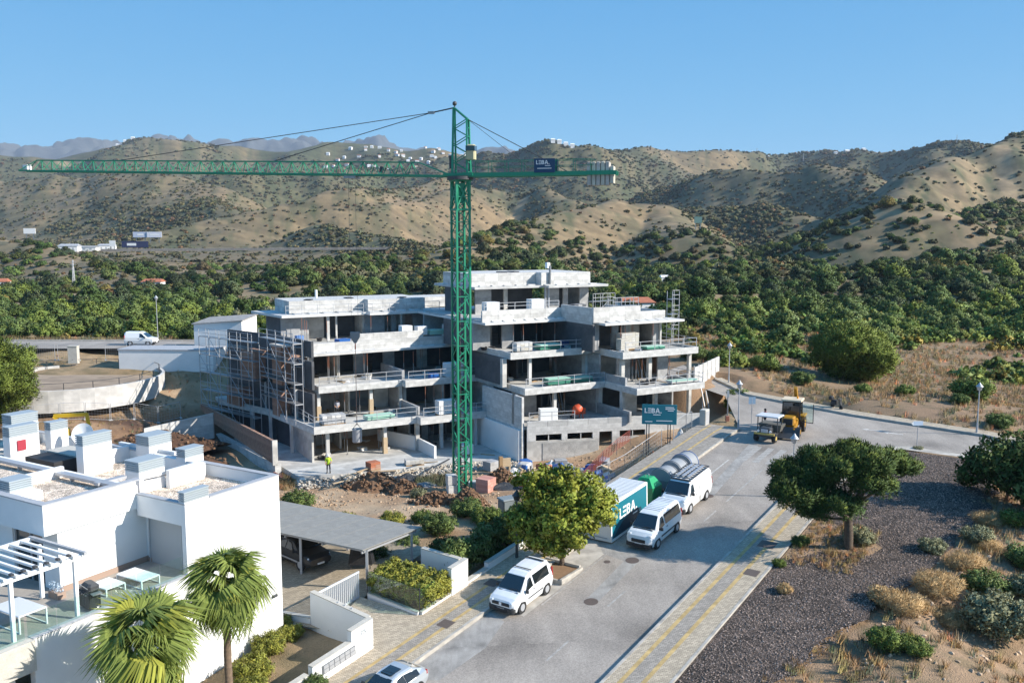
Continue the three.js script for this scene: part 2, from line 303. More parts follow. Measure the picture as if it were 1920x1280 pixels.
function greenAt(x, z, y) { // how much scrub grows here, 0 to 1
  const u = 960 + 1620 * x / z, n = fbm(x / (40 + z * 0.05) + 3, z / (40 + z * 0.09), 5), m = fbm(x / (150 + z * 0.14) + 11, z / (150 + z * 0.2) + 2, 3);
  const e = 6 + z * 0.012, lean = (landAll(x + e, z) - landAll(x - e, z)) / (2 * e);          // slopes turned from the sun stay green
  const sc = 60 + z * 0.10, gully = 1 - Math.abs(2 * fbm(x / sc, z / sc + 9, 4) - 1);
  let g = 0.5 * sstep(0.82, 0.6, gully) + sstep(0.42, 0.62, 0.55 * n + 0.45 * m) * 0.75 + 0.5 * sstep(0.02, 0.4, lean) - 0.25 * sstep(0.05, 0.3, -lean) + 0.45 * sstep(1500, 2000, z);
  if (z < 520) {
    const left = sstep(620, 520, u), right = sstep(860, 940, u), mid = 1 - left - right, far = sstep(1480, 1600, u);
    const b = left * (sstep(128, 136, z) * sstep(250, 200, z) * 0.9 + sstep(225, 260, z) * sstep(420, 330, z) * 0.2) + mid * (sstep(190, 220, z) * sstep(390, 330, z) * 0.9 + 0.1) + right * (lerp(sstep(190, 225, z) * sstep(430, 370, z) * 1.0, sstep(160, 200, z) * sstep(390, 330, z) * 0.85, far) + sstep(128, 150, z) * 0.62);
    const clump = sstep(0.36, 0.5, fbm(x / 24 + 7, z / 24, 3));
    g = lerp(clamp(b, 0, 1) * lerp(clump, 1, clamp(b - 0.6, 0, 0.4)), g, sstep(420, 520, z));
  }
  if (z > 300 && z < 900) g *= 1 - 0.6 * sstep(760, 560, u) * sstep(300, 420, z) * sstep(900, 700, z);
  for (const [gx, gz, rx, rz, v] of GREENS) { const d = ((x - gx) / rx) ** 2 + ((z - gz) / rz) ** 2; if (d < 2.2) g = lerp(g, v, sstep(2.2, 0.3, d) * 0.85); }
  return clamp(g, 0, 1);
}
const az = (px, z) => (px - 960) / 1620 * z * 1.0;
const GREENS = [
  [az(1000, 520), 520, 70, 40, 0.5], [az(230, 620), 620, 70, 50, 0.7], [az(330, 1000), 1000, 90, 90, 0.9], [az(520, 1500), 1500, 330, 240, 0.95], [az(80, 2000), 2000, 420, 420, 0.95], [az(650, 1900), 1900, 300, 300, 0.9], [az(1200, 1700), 1700, 260, 260, 0.8],
  [az(550, 950), 950, 110, 100, 0.08], [az(150, 1300), 1300, 150, 130, 0.15], [az(850, 430), 430, 34, 34, 0.05], [az(1090, 545), 545, 105, 95, 0.12], [az(960, 470), 470, 40, 40, 0.12], [az(1400, 1100), 1100, 190, 140, 0.3], [az(1690, 400), 400, 40, 62, 0.05], [az(1480, 205), 205, 18, 26, 0.1], [az(1330, 215), 215, 12, 30, 0.15], [az(1540, 262), 262, 16, 26, 0.08], [az(1850, 720), 720, 150, 140, 0.08], [az(1440, 165), 165, 14, 16, 0.05], [az(1250, 165), 165, 14, 30, 0.7], [az(1590, 300), 300, 14, 20, 0.05], [az(70, 480), 480, 70, 110, 0.04], [az(200, 380), 380, 30, 40, 0.1], [az(400, 620), 620, 90, 60, 0.15], [az(760, 1250), 1250, 120, 120, 0.25],
];
const C = (r, g, b) => [r, g, b], mixc = (a, b, t) => [lerp(a[0], b[0], t), lerp(a[1], b[1], t), lerp(a[2], b[2], t)];
const DRY = C(0.38, 0.265, 0.145), DRY2 = C(0.26, 0.19, 0.11), PALE = C(0.50, 0.355, 0.205), SCRUB = C(0.105, 0.12, 0.055), EARTH = C(0.50, 0.31, 0.175);
function gridMesh(name, nu, nv, at, col, m) {
  const P = new Float32Array(nu * nv * 3), Cc = new Float32Array(nu * nv * 3), U = new Float32Array(nu * nv * 2), I = [];
  for (let j = 0; j < nv; j++) for (let i = 0; i < nu; i++) { const k = j * nu + i, [x, y, z] = at(i / (nu - 1), j / (nv - 1)); P[k * 3] = x; P[k * 3 + 1] = y; P[k * 3 + 2] = -z; U[k * 2] = x; U[k * 2 + 1] = -z; const c = col(x, y, z); Cc[k * 3] = c[0]; Cc[k * 3 + 1] = c[1]; Cc[k * 3 + 2] = c[2]; }
  for (let j = 0; j + 1 < nv; j++) for (let i = 0; i + 1 < nu; i++) { const a = j * nu + i, b = a + 1, c = a + nu, d = c + 1; I.push(a, b, c, b, d, c); }
  const g = new THREE.BufferGeometry(); g.setAttribute('position', new THREE.BufferAttribute(P, 3)); g.setAttribute('color', new THREE.BufferAttribute(Cc, 3)); g.setAttribute('uv', new THREE.BufferAttribute(U, 2)); g.setIndex(I); g.computeVertexNormals();
  const o = new THREE.Mesh(g, m); o.name = numbered(name); scene.add(o); return o;
}
M.hill = mat(0.78, 0.79, 0.77, { vertexColors: true, map: T_patch, size: 30, roughness: 0.97 });
M.ground = mat(1.0, 1.0, 1.0, { vertexColors: true, map: T_fine, size: 5, roughness: 0.97, bump: 0.05, bumpSize: 2 });
const TRACKS = [ // bare dirt tracks on the hills: px, py, metres
  [[985, 340, 1250], [950, 365, 1150], [945, 380, 1130], [965, 395, 1090]], [[115, 312, 2650], [170, 285, 2600], [225, 268, 2560]], [[1880, 260, 800], [1900, 300, 700], [1880, 330, 660], [1920, 370, 560]], [[1560, 452, 470], [1640, 447, 440], [1720, 438, 425], [1800, 447, 425]], [[1330, 470, 400], [1440, 462, 440], [1560, 452, 470]],
].map((t) => t.map((p) => crest(...p)));
function onTrack(x, z) { let best = 0; for (const t of TRACKS) for (let i = 0; i + 1 < t.length; i++) { const p = t[i], q = t[i + 1], dx = q[0] - p[0], dz = q[2] - p[2], k = clamp(((x - p[0]) * dx + (z - p[2]) * dz) / (dx * dx + dz * dz), 0, 1), d = Math.hypot(x - p[0] - k * dx, z - p[2] - k * dz), w = 1.5 + z * 0.006; best = Math.max(best, sstep(w * 1.3, w * 0.6, d)); } return best; }
setting(gridMesh('hills', 520, 900, (u, v) => { const a = lerp(-0.66, 0.66, u), r = 112 * Math.pow(11000 / 112, Math.pow(v, 1.12)); const z = r, x = Math.tan(a) * r; return [x, landAll(x, z) - (z < 150 ? 0.35 : 0), z]; },
  (x, y, z) => {
    const g = greenAt(x, z, y), n = fbm(x / 35, z / 35, 4), d = fbm(x / (6 + z * 0.01), z / (6 + z * 0.014), 3), f = fbm(x / 200 + 4, z / 200, 3);
    let c = mixc(mixc(DRY2, DRY, sstep(0.3, 0.6, n)), PALE, sstep(0.5, 0.75, f) * 0.7);
    const d2 = fbm(x / (2.5 + z * 0.004), z / (2.5 + z * 0.006), 2); c = mixc(c, SCRUB, clamp(g * 0.8 + sstep(0.45, 0.7, d) * 0.4 + sstep(0.55, 0.75, d2) * 0.4, 0, 0.95));
    if (z > 4500) c = C(0.10, 0.105, 0.10);
    return mixc(c, PALE, onTrack(x, z) * 0.9);
  }, M.hill), 'dry brown hills with scattered scrub behind the building site', 'hills');
setting(gridMesh('ground', 380, 300, (u, v) => { const x = lerp(-120, 120, u), z = lerp(12, 142, v), s = RS(x, z), n = RN(x, z); let y = nearY(x, z); const t = sstep(108, 150, z); if (t > 0) y = landAll(x, z);
  if ((n > -30.2 && n < -8.6 && s > 8 && s < 76) || (s >= 73 && s < 86.5 - 0.25 * Math.max(0, n + 22) && n > -29 && n < -3) || (s >= 75 && s < 98 && n <= -24 && n > -26 - (s - 73) * 0.55 && n < -20 - (s - 84) * 1.2)) y = Math.min(y, ROADY(s)) - 0.18;
  y += (fbm(x / 2.3, z / 2.3, 3) - 0.5) * 0.28 * (1 - sstep(-32, -30, n) * sstep(-4, -6, n)) * sstep(56, 64, z) * ((s > 72 && n > -31 && n < 2 && s < 90) ? 0 : 1); return [x, y, z]; },
  (x, y, z) => {
    const n = fbm(x / 4, z / 4, 4), f = fbm(x / 0.9, z / 0.9, 3), e = RN(x, z), s = RS(x, z);
    let c = mixc(DRY, PALE, sstep(0.4, 0.7, n));
    const site = sstep(-33, -36, e) * sstep(54, 60, z + 0.2 * x) * sstep(108, 98, z) * sstep(-46, -40, x);
    c = mixc(c, mixc(EARTH, C(0.66, 0.48, 0.31), sstep(0.35, 0.7, n)), site);
    if (x < -28 && z < 104 && z > 70) c = mixc(c, mixc(C(0.14, 0.07, 0.04), EARTH, sstep(0.4, 0.7, n)), sstep(-28, -32, x) * sstep(100, 92, z - (x + 40) * 0.2));
    if (e > -16) c = mixc(c, C(0.47, 0.30, 0.19), 0.6); if (s > 84 && z > 78) c = mixc(c, C(0.36, 0.225, 0.13), 0.6);
    c = mixc(c, C(0.13, 0.12, 0.055), sstep(0.52, 0.66, f) * 0.45 * (1 - site) );
    return c;
  }, M.ground), 'bare brown earth and dry grass of the building plot', 'ground');
// ---------------------------------------------------------------- roads, pavements, the gravel lot
M.asphalt = mat(0.50, 0.44, 0.38, { map: T_asphalt, size: 14, roughness: 0.93, bump: 0.006, bumpSize: 0.7 });
M.asphaltFar = mat(0.46, 0.41, 0.36, { map: T_asphalt, size: 16, roughness: 0.93 });
M.patch = mat(0.50, 0.47, 0.43, { map: T_asphalt, size: 3, roughness: 0.95, bump: 0.01, bumpSize: 0.5 });
M.pale = mat(0.58, 0.53, 0.46, { map: T_patch, size: 2.5, roughness: 0.95 });
M.pave = mat(0.60, 0.50, 0.37, { map: T_pave, size: 3.2, roughness: 0.92 });
M.paveGrey = mat(0.44, 0.39, 0.33, { map: T_pave, size: 3.2, roughness: 0.92 });
M.yellow = mat(0.62, 0.44, 0.19, { map: T_patch, size: 1.4, roughness: 0.9 });
M.kerb = mat(0.52, 0.48, 0.42, { map: T_patch, size: 1.6, roughness: 0.9 });
M.paint = mat(0.66, 0.63, 0.58, { map: T_patch, size: 0.9, roughness: 0.85 });
M.paintWorn = mat(0.47, 0.44, 0.40, { map: T_patch, size: 0.6, roughness: 0.9 });
M.iron = mat(0.16, 0.12, 0.10, { map: T_fine, size: 0.5, roughness: 0.7 });
M.gravel = mat(0.38, 0.305, 0.255, { map: T_gravel, size: 7, roughness: 0.95, bump: 0.05, bumpSize: 1.4 });
function poly2(name, pts, dy, m, step = 1.5, parent) { // a sheet on the road's slope from a convex or simple polygon in (s, n)
  const A = pts.map(([s, n]) => new THREE.Vector2(s, n)), b = mb(), inside = (s, n) => { let c = false; for (let i = 0, j = pts.length - 1; i < pts.length; j = i++) { const [xi, yi] = pts[i], [xj, yj] = pts[j]; if ((yi > n) !== (yj > n) && s < (xj - xi) * (n - yi) / (yj - yi) + xi) c = !c; } return c; };
  // cut into slices along s so that the sheet follows the slope
  const ss = pts.map((p) => p[0]), s0 = Math.min(...ss), s1 = Math.max(...ss), cuts = new Set([s0, s1, ...ss]); for (let s = Math.ceil(s0 / step) * step; s < s1; s += step) cuts.add(s); if (s0 < 72 && s1 > 72) cuts.add(72);
  const C_ = [...cuts].sort((x, y) => x - y);
  for (let i = 0; i + 1 < C_.length; i++) {
    const lo = C_[i], hi = C_[i + 1]; if (hi - lo < 1e-4) continue;
    const span = (s) => { const r = []; for (let k = 0; k < pts.length; k++) { const [a, an] = pts[k], [c, cn] = pts[(k + 1) % pts.length]; if (a === c) continue; if ((s > a) !== (s > c)) r.push(an + (cn - an) * (s - a) / (c - a)); } return r.sort((x, y) => x - y); };
    const A_ = span(lo + 1e-5), B_ = span(hi - 1e-5);
    for (let k = 0; k + 1 < Math.min(A_.length, B_.length); k += 2) b.quad(RP(lo, A_[k], dy), RP(lo, A_[k + 1], dy), RP(hi, B_[k + 1], dy), RP(hi, B_[k], dy));
  }
  return b.build(name, m, parent);
}
const rect = (s0, s1, n0, n1) => [[s0, n0], [s1, n0], [s1, n1], [s0, n1]];
const road = setting(poly2('road', [[8, -27.3], [74.6, -27.3], [88, -34], [97, -46], [104, -46], [96, -38], [89.2, -32], [85.1, -20.1], [82.9, -8.6], [80.4, -4.8], [77, 1], [72.5, -3.2], [75.3, -6.6], [76.2, -10], [75.6, -13.2], [73.6, -16.6], [70.5, -18.4], [8, -18.5]], 0, M.asphalt), 'worn grey brown asphalt road climbing past the site', 'road');
for (const [s0, s1] of [[14, 16], [20.6, 22.6], [27.2, 29.2], [34, 36.1], [40.2, 42.2], [46.8, 48.8], [53.5, 55.6], [57.5, 65]]) poly2('lane_marking', rect(s0, s1, -21.95, -21.83), 0.006, M.paintWorn, 1.5, road);
for (let k = 0; k < 5; k++) poly2('crossing_stripe', rect(66.3, 70.2, -24.3 + k * 1.05, -23.75 + k * 1.05), 0.006, M.paintWorn, 1.5, road);
poly2('lane_marking', rect(38.5, 46, -25.2, -25.1), 0.006, M.paintWorn, 1.5, road);
poly2('lane_marking', rect(56, 66, -25.1, -25.0), 0.006, M.paint, 1.5, road);
for (const [s, n] of [[80.2, -16.4], [80.5, -18.2]]) poly2('direction_arrow', [[s, n], [s + 0.35, n + 0.5], [s + 0.12, n + 0.5], [s + 0.12, n + 1.7], [s - 0.12, n + 1.7], [s - 0.12, n + 0.5], [s - 0.35, n + 0.5]], 0.006, M.paint, 1.5, road);
poly2('asphalt_patch', [[40.1, -23.3], [45.6, -23.75], [45.9, -25.4], [47.4, -26.6], [47.4, -23.9], [47.2, -22.9], [45.4, -22.9], [40.3, -22.6]], 0.004, M.patch, 1.5, road);
poly2('asphalt_patch', [[58.2, -23.9], [70.5, -25.0], [70.5, -24.2], [58.2, -23.1]], 0.004, M.patch, 1.5, road);
poly2('asphalt_patch', [[29, -27.25], [36.5, -27.25], [36, -25.9], [33.4, -25.2], [30, -25.4]], 0.004, M.patch, 1.5, road);
poly2('concrete_bay', [[37, -27.25], [47.2, -27.25], [47.2, -25.3], [37, -25.3]], 0.003, M.pale, 1.5, road);
function cover(s, n, r, square, parent) { const b = mb(), q = RP(s, n, 0.006); if (square) return poly2('manhole_cover', rect(s - r, s + r, n - r, n + r), 0.2, M.iron, 1.5, parent); const g = new THREE.CylinderGeometry(r, r, 0.012, 20); b.geo(g, new THREE.Matrix4().makeRotationFromEuler(new THREE.Euler(0.09, ROADTURN, 0, 'YXZ')).setPosition(q)); const o = b.build('manhole_cover', M.iron, parent); return o; }
cover(45.9, -23.35, 0.42, 0, road); cover(40.2, -22.95, 0.4, 0, road); cover(57.9, -23.4, 0.36, 0, road); cover(45, -24.6, 0.2, 0, road);
// pavements with kerbs: a raised body, then the paving and its painted bands
function pavement(name, pts, m, label) { const o = setting(poly2(name, pts, 0.19, m), label, 'pavement'); return o; }
function kerbLine(pts, parent, w = 0.16) { for (let i = 0; i + 1 < pts.length; i++) { const [s0, n0] = pts[i], [s1, n1] = pts[i + 1], L = Math.hypot(s1 - s0, n1 - n0), k = Math.max(1, Math.round(L / 2)); for (let j = 0; j < k; j++) { const f = (t) => RP(lerp(s0, s1, t), lerp(n0, n1, t), 0.06), p = f(j / k), q = f((j + 1) / k - 0.012 / L); mb().bar(p, q, w, 0.3).build('kerb_stone', M.kerb, parent); } } }
const pw = pavement('pavement', rect(8, 71, -18.42, -15.7), M.pave, 'paved footway with yellow bands beside the gravel lot');
kerbLine([[10, -18.5], [70.5, -18.5], [73.6, -16.6], [75.6, -13.3]], pw);
poly2('grey_paving', rect(8, 68, -17.66, -16.94), 0.194, M.paveGrey, 1.5, pw);
for (const n of [-17.78, -16.82]) poly2('yellow_band', rect(8, 68, n - 0.11, n + 0.11), 0.198, M.yellow, 1.5, pw);
kerbLine([[10, -15.74], [68, -15.74]], pw, 0.14);
cover(51.5, -16.9, 0.5, 1, pw); cover(47.4, -16.4, 0.4, 1, pw);
poly2('corner_paving', [[68, -18.4], [70.5, -18.3], [73.5, -16.5], [75.5, -13.3], [75.2, -6.8], [74.3, -6.8], [74.4, -13.5], [72, -15.7], [68, -15.7]], 0.186, M.pale, 1.5, pw);
const pl = pavement('pavement', [[8, -27.4], [46.5, -27.4], [46.5, -30.15], [8, -30.15]], M.pave, 'paved footway with yellow bands by the white walls');
kerbLine([[10, -27.32], [36.2, -27.32]], pl); kerbLine([[36.2, -27.32], [46.5, -27.32]], pl);
poly2('grey_paving', rect(8, 46, -28.86, -28.24), 0.194, M.paveGrey, 1.5, pl);
for (const n of [-28.97, -28.13]) poly2('yellow_band', rect(8, 46, n - 0.1, n + 0.1), 0.198, M.yellow, 1.5, pl);
cover(34, -28.3, 0.38, 1, pl); cover(39, -28.9, 0.4, 1, pl);
poly2('paved_entrance', [[30.5, -30.1], [34.0, -30.1], [33.9, -34.6], [30.3, -33.4]], 0.194, M.pave, 1.5, pl);
const pu = pavement('pavement', [[54, -27.4], [74.5, -27.4], [74.5, -31], [54, -31]], M.paveGrey, 'grey footway along the site fence by the dumper');
kerbLine([[54, -27.32], [74.5, -27.32]], pu);
for (const n of [-28.7, -29.9]) poly2('yellow_band', rect(56, 74, n - 0.1, n + 0.1), 0.196, M.yellow, 1.5, pu);
// far side of the cross street
const pf = setting(poly2('pavement', [[85.2, -20.1], [83.0, -8.6], [80.6, -4.7], [81.8, -4.2], [84.4, -8.4], [86.8, -20.2], [90.8, -32.2], [97, -38], [96, -38.5], [89.4, -32]], 0.19, M.pave), 'narrow footway across the side street below the scrub', 'pavement');
kerbLine([[97, -39], [89.3, -32], [85.15, -20.1], [82.95, -8.6], [80.5, -4.75]], pf);
// gravel lot
const LOT = [[10, -15.66], [53.3, -15.66], [68, -15.6], [72, -15.5], [74.3, -13.4], [74.3, -6.9], [69.8, -6.4], [64, -6.2], [59, -6.9], [55, -7.4], [50.8, -8.3], [46, -9.6], [43, -10.6], [38, -11.8], [33, -12.3], [26, -13.2], [10, -14]];
const LOT2 = []; LOT.forEach(([s, n], i) => { const [s2, n2] = LOT[(i + 1) % LOT.length]; if (i < 6) { LOT2.push([s, n]); return; } const k = Math.max(1, Math.round(Math.hypot(s2 - s, n2 - n) / 0.45)); for (let j = 0; j < k; j++) { const q = lerp(s, s2, j / k), m = lerp(n, n2, j / k); LOT2.push([q, m + 1.1 * (fbm(q * 0.55, m * 0.3, 4) - 0.5)]); } });
setting(poly2('gravel_lot', LOT2, 0.1, M.gravel), 'dark grey gravel lot beside the road', 'gravel lot');
setting(poly2('bare_earth', [[49.6, -15.6], [52.5, -13.6], [53, -11.2], [54.5, -10.8], [55.6, -11.9], [56.6, -13.6], [57, -15.6]], 0.106, mat(0.52, 0.34, 0.2, { map: T_fine, size: 2, bump: 0.04 })), 'bare brown earth around the foot of the umbrella pine', 'bare earth');
// upper street at the back left
{ const b = mb(), y = 5.62; b.quad(V(-110, y, 114.5), V(-30, y, 114.5), V(-30, y, 123), V(-110, y, 123)); setting(b.build('road', M.asphaltFar), 'upper grey street beyond the round walled yard', 'road');
  const k = mb(); k.bar(V(-110, 5.66, 123.2), V(-22, 5.66, 123.2), 0.3, 0.3); setting(k.build('kerb', M.kerb), 'long pale kerb of the upper street', 'kerb'); }
// ---------------------------------------------------------------- the concrete apartment block under construction
const block = thing('apartment_building', 'stepped grey concrete apartment block under construction with open terraces', 'building', B2W(0, 0, 0), BTURN);
const bb = (b, a0, a1, b0, b1, y0, y1) => b.slab(a0, a1, y0, y1, -b1, -b0);
function bx(name, m, a0, a1, b0, b1, y0, y1, parent = block) { return bb(mb(), a0, a1, b0, b1, y0, y1).build(name, m, parent); }
const ab = (poly) => poly.map(([a, b]) => [a, -b]);
function bslab(name, m, poly, y0, y1, parent = block) { return mb().prism(ab(poly), y0, y1).build(name, m, parent); }
const concreteTones = [M.concrete, mat(0.62, 0.61, 0.585, { map: T_concrete, size: 2.4, bump: 0.006 }), mat(0.75, 0.74, 0.71, { map: T_concrete, size: 2.4, bump: 0.006 })];
// concrete parapets keep the print of their shuttering: one panel after another, joints recessed
function parapet(a0, a1, b0, b1, y0, y1, faces = 'fl') {
  const p = bx('parapet', M.concrete, a0, a1, b0, b1, y0, y1);
  const lay = (len, place) => { const n = Math.max(1, Math.round(len / 1.9)), rows = Math.max(1, Math.round((y1 - y0) / 0.52)), w = len / n, h = (y1 - y0) / rows; for (let i = 0; i < n; i++) for (let j = 0; j < rows; j++) { const q = place((i + 0.5) * w, w - 0.018, y0 + (j + 0.5) * h, h - 0.015); q.build('formwork_panel', concreteTones[Math.floor(rnd() * 3)], p); } };
  if (faces.includes('f')) lay(a1 - a0, (t, w, y, h) => mb().box(a0 + t, y, -b0 + 0.006, w, h, 0.012));
  if (faces.includes('l')) lay(b1 - b0, (t, w, y, h) => mb().box(a0 - 0.006, y, -b0 - t, 0.012, h, w));
  return p;
}
const col = (a, b, y0, y1, w = 0.34, m = M.slab) => bx('column', m, a - w / 2, a + w / 2, b - w / 2, b + w / 2, y0, y1);
const wrap = (a, b, y0, h) => bx('column_wrap', M.woodPale, a - 0.22, a + 0.22, b - 0.22, b + 0.22, y0, y0 + h);
// floor plates ------------------------------------------------------------
bslab('ground_slab', M.floor, [[-2.6, -3.2], [2, -4.4], [6.3, -5.2], [12, -5.8], [18.3, -7.2], [18.3, 12], [-5, 22], [-3.2, 4]], -2.5, -2.0);
// left wing, first floor
bslab('floor_slab', M.floor, [[0.05, 0.2], [10.85, 0.2], [10.85, -0.8], [21, -0.8], [21, 24], [-4.8, 24], [-4.8, 21], [-1.55, 12]], 1.1, 1.5);
bx('edge_beam', M.concrete, 0, 10.9, 0, 0.22, 1.05, 1.8); bx('edge_beam', M.concrete, 10.9, 21.1, -1, -0.78, 1.05, 1.8); bx('edge_beam', M.concrete, 10.9, 11.1, -0.78, 0.22, 1.05, 1.8);
bslab('edge_beam', M.concrete, [[0, 0.22], [-1.6, 12], [-1.4, 12], [0.2, 0.22]], 1.05, 1.75); bslab('edge_beam', M.concrete, [[-1.6, 12], [-5, 21.2], [-4.8, 21.2], [-1.4, 12]], 1.05, 1.75);
// second floor
bslab('floor_slab', M.floor, [[1.75, 3.9], [10.8, 3.9], [10.8, 3.0], [22.6, 3.0], [22.6, 24], [-1.5, 24], [1.9, 12]], 4.45, 4.85);
bx('edge_beam', M.concrete, 1.7, 10.9, 3.75, 3.97, 4.4, 5.12); bx('edge_beam', M.concrete, 10.9, 22.7, 2.9, 3.12, 4.4, 5.12); bx('edge_beam', M.concrete, 10.9, 11.1, 3.12, 3.97, 4.4, 5.12);
bslab('edge_beam', M.concrete, [[1.7, 3.97], [1.9, 12], [2.1, 12], [1.9, 3.97]], 4.4, 5.08); bslab('edge_beam', M.concrete, [[1.9, 12], [-1.6, 24], [-1.4, 24], [2.1, 12]], 4.4, 5.08);
// third floor: thin projecting eaves with ribs, then the parapet
bslab('eaves', M.slab, [[1.5, 7.3], [22.9, 8.2], [22.9, 24], [-0.5, 24], [-0.4, 16]], 7.75, 8.0);
for (let k = 0; k < 14; k++) { const a = 2.6 + k * 1.45; mb().hexa([v3(a, 8, -8.0 - a * 0.035), v3(a + 1.1, 8, -7.6 - a * 0.035), v3(a + 1.1, 8, -8.7), v3(a, 8, -8.9), v3(a, 8.02, -8.05 - a * 0.035), v3(a + 1.1, 8.02, -7.65 - a * 0.035), v3(a + 1.1, 8.2, -8.7), v3(a, 8.2, -8.9)]).build('eaves_rib', M.slab, block); }
bslab('floor_slab', M.floor, [[1.2, 8.9], [22.5, 8.9], [22.5, 24], [-0.3, 24], [0, 16]], 8.0, 8.15);
parapet(1.2, 22.4, 8.5, 8.8, 8.0, 9.0); parapet(7.6, 15.6, 8.82, 9.0, 9.0, 9.75, 'fl'); bslab('parapet', M.concrete, [[1.2, 8.8], [-0.4, 16], [-0.2, 16], [1.45, 8.8]], 8.0, 9.0);
// roof of the left wing
bslab('roof_slab', M.slab, [[1.6, 17.0], [11.8, 17.0], [11.8, 15.8], [21.4, 15.8], [21.4, 26], [0.2, 26]], 11.1, 11.38);
parapet(2.9, 12.1, 18.6, 25, 11.38, 12.9); parapet(12.1, 19.6, 17.3, 25, 11.38, 12.88); parapet(20.2, 26, 20.5, 25, 11.38, 12.7);
for (let k = 0; k < 10; k++) { const a = 3.3 + k * 1.75, b = a > 11.5 ? 16.3 : 17.5; mb().hexa([v3(a, 11.38, -b), v3(a + 1.2, 11.38, -b + 0.2), v3(a + 1.2, 11.38, -b - 0.8), v3(a, 11.38, -b - 0.9), v3(a, 11.4, -b), v3(a + 1.2, 11.4, -b + 0.2), v3(a + 1.2, 11.56, -b - 0.8), v3(a, 11.56, -b - 0.9)]).build('eaves_rib', M.slab, block); }
// middle and right wings
bslab('floor_slab', M.floor, [[18.7, -8.3], [37, -13.8], [39, -4], [39, 14], [18.7, 14]], 1.1, 1.45);
bslab('floor_slab', M.floor, [[19.6, -7.35], [29.3, -7.6], [29.6, -12.8], [38.2, -12.9], [38.2, 14], [19.6, 14]], 4.45, 4.85);
bx('edge_beam', M.concrete, 19.5, 29.4, -7.6, -7.38, 4.4, 5.1); bx('edge_beam', M.concrete, 29.4, 38.4, -13.1, -12.88, 4.4, 5.08); bx('edge_beam', M.concrete, 29.4, 29.62, -12.88, -7.38, 4.4, 5.08); bx('edge_beam', M.concrete, 19.5, 19.72, -7.38, 3, 4.4, 5.1); bx('edge_beam', M.concrete, 38.18, 38.4, -12.88, 2, 4.4, 5.08);
bslab('floor_slab', M.floor, [[19.4, -4.8], [29.6, -4.8], [29.8, -10.2], [39.6, -10.2], [39.6, 14], [19.4, 14]], 7.8, 8.2);
bx('edge_beam', M.concrete, 19.3, 29.6, -5.0, -4.78, 7.75, 8.45); bx('edge_beam', M.concrete, 29.6, 39.8, -10.4, -10.18, 7.75, 8.45); bx('edge_beam', M.concrete, 29.6, 29.82, -10.18, -4.78, 7.75, 8.45); bx('edge_beam', M.concrete, 19.3, 19.52, -4.78, 6, 7.75, 8.45); bx('edge_beam', M.concrete, 39.58, 39.8, -10.18, 4, 7.75, 8.45);
bslab('eaves', M.slab, [[18.0, -1.9], [29.2, -1.9], [29.2, 20], [18, 20]], 11.1, 11.34); bslab('eaves', M.slab, [[28.7, -8.5], [39.4, -8.5], [39.4, 14], [29.3, 14], [29.3, -1.8], [28.7, -1.8]], 11.1, 11.33);
for (let k = 0; k < 7; k++) { const a = 19.2 + k * 1.35; mb().hexa([v3(a, 11.34, 1.6), v3(a + 1, 11.34, 1.8), v3(a + 1, 11.34, 1.0), v3(a, 11.34, 0.95), v3(a, 11.36, 1.6), v3(a + 1, 11.36, 1.8), v3(a + 1, 11.52, 1.0), v3(a, 11.52, 0.95)]).build('eaves_rib', M.slab, block); }
for (let k = 0; k < 7; k++) { const a = 29.6 + k * 1.3; mb().hexa([v3(a, 11.33, 8.2), v3(a + 1, 11.33, 8.4), v3(a + 1, 11.33, 7.4), v3(a, 11.33, 7.35), v3(a, 11.35, 8.2), v3(a + 1, 11.35, 8.4), v3(a + 1, 11.5, 7.4), v3(a, 11.5, 7.35)]).build('eaves_rib', M.slab, block); }
parapet(18.1, 28.0, -1.0, -0.75, 11.34, 12.55); parapet(28.0, 34.2, -7.3, -7.05, 11.33, 12.95); parapet(34.2, 37.8, -7.1, -6.85, 11.33, 12.3); bx('parapet', M.concrete, 28.0, 28.25, -7.05, -1.0, 11.1, 12.9); bx('parapet', M.concrete, 37.55, 37.8, -6.85, 4, 11.33, 12.25);
bslab('roof_slab', M.slab, [[20.3, 5.0], [29.4, 5.0], [29.4, 3.8], [37.9, 3.8], [37.9, 16], [20.3, 16]], 14.45, 14.72);
parapet(20.6, 29.2, 6.4, 14, 14.72, 16.2); parapet(29.2, 36.2, 5.2, 14, 14.72, 16.18);
for (let k = 0; k < 10; k++) { const a = 21.2 + k * 1.6, b = a > 29 ? 4.2 : 5.4; mb().box(a + 0.5, 14.78, -b - 0.35, 0.95, 0.12, 0.5).build('eaves_rib', M.slab, block); }
// columns -----------------------------------------------------------------
col(1.7, 1.2, -2, 1.1); col(7.8, 1.2, -2, 1.1); wrap(7.8, 1.2, -2, 1.7); col(11.3, 0.9, -2, 1.1, 0.42, M.plaster); col(13.9, 0.5, -2, 1.1); col(17.6, -0.2, -2, 1.1);
col(1.9, 4.6, 1.5, 4.45); wrap(1.9, 4.6, 1.5, 1.45); col(7.6, 4.6, 1.5, 4.45); wrap(7.6, 4.6, 1.5, 1.7); col(11.1, 4.9, 1.5, 4.45); col(12.0, 6.0, 1.5, 4.45); col(17, 4.2, 1.5, 4.45);
col(7.3, 17.9, 8.15, 11.1, 0.3); col(8.5, 18.5, 8.15, 11.1, 0.2); col(16.5, 17.6, 8.15, 11.1, 0.25);
bslab('pier', M.plaster, [[2.0, 8.6], [2.5, 8.6], [2.6, 9.2], [2.0, 9.2]], 4.85, 7.75);
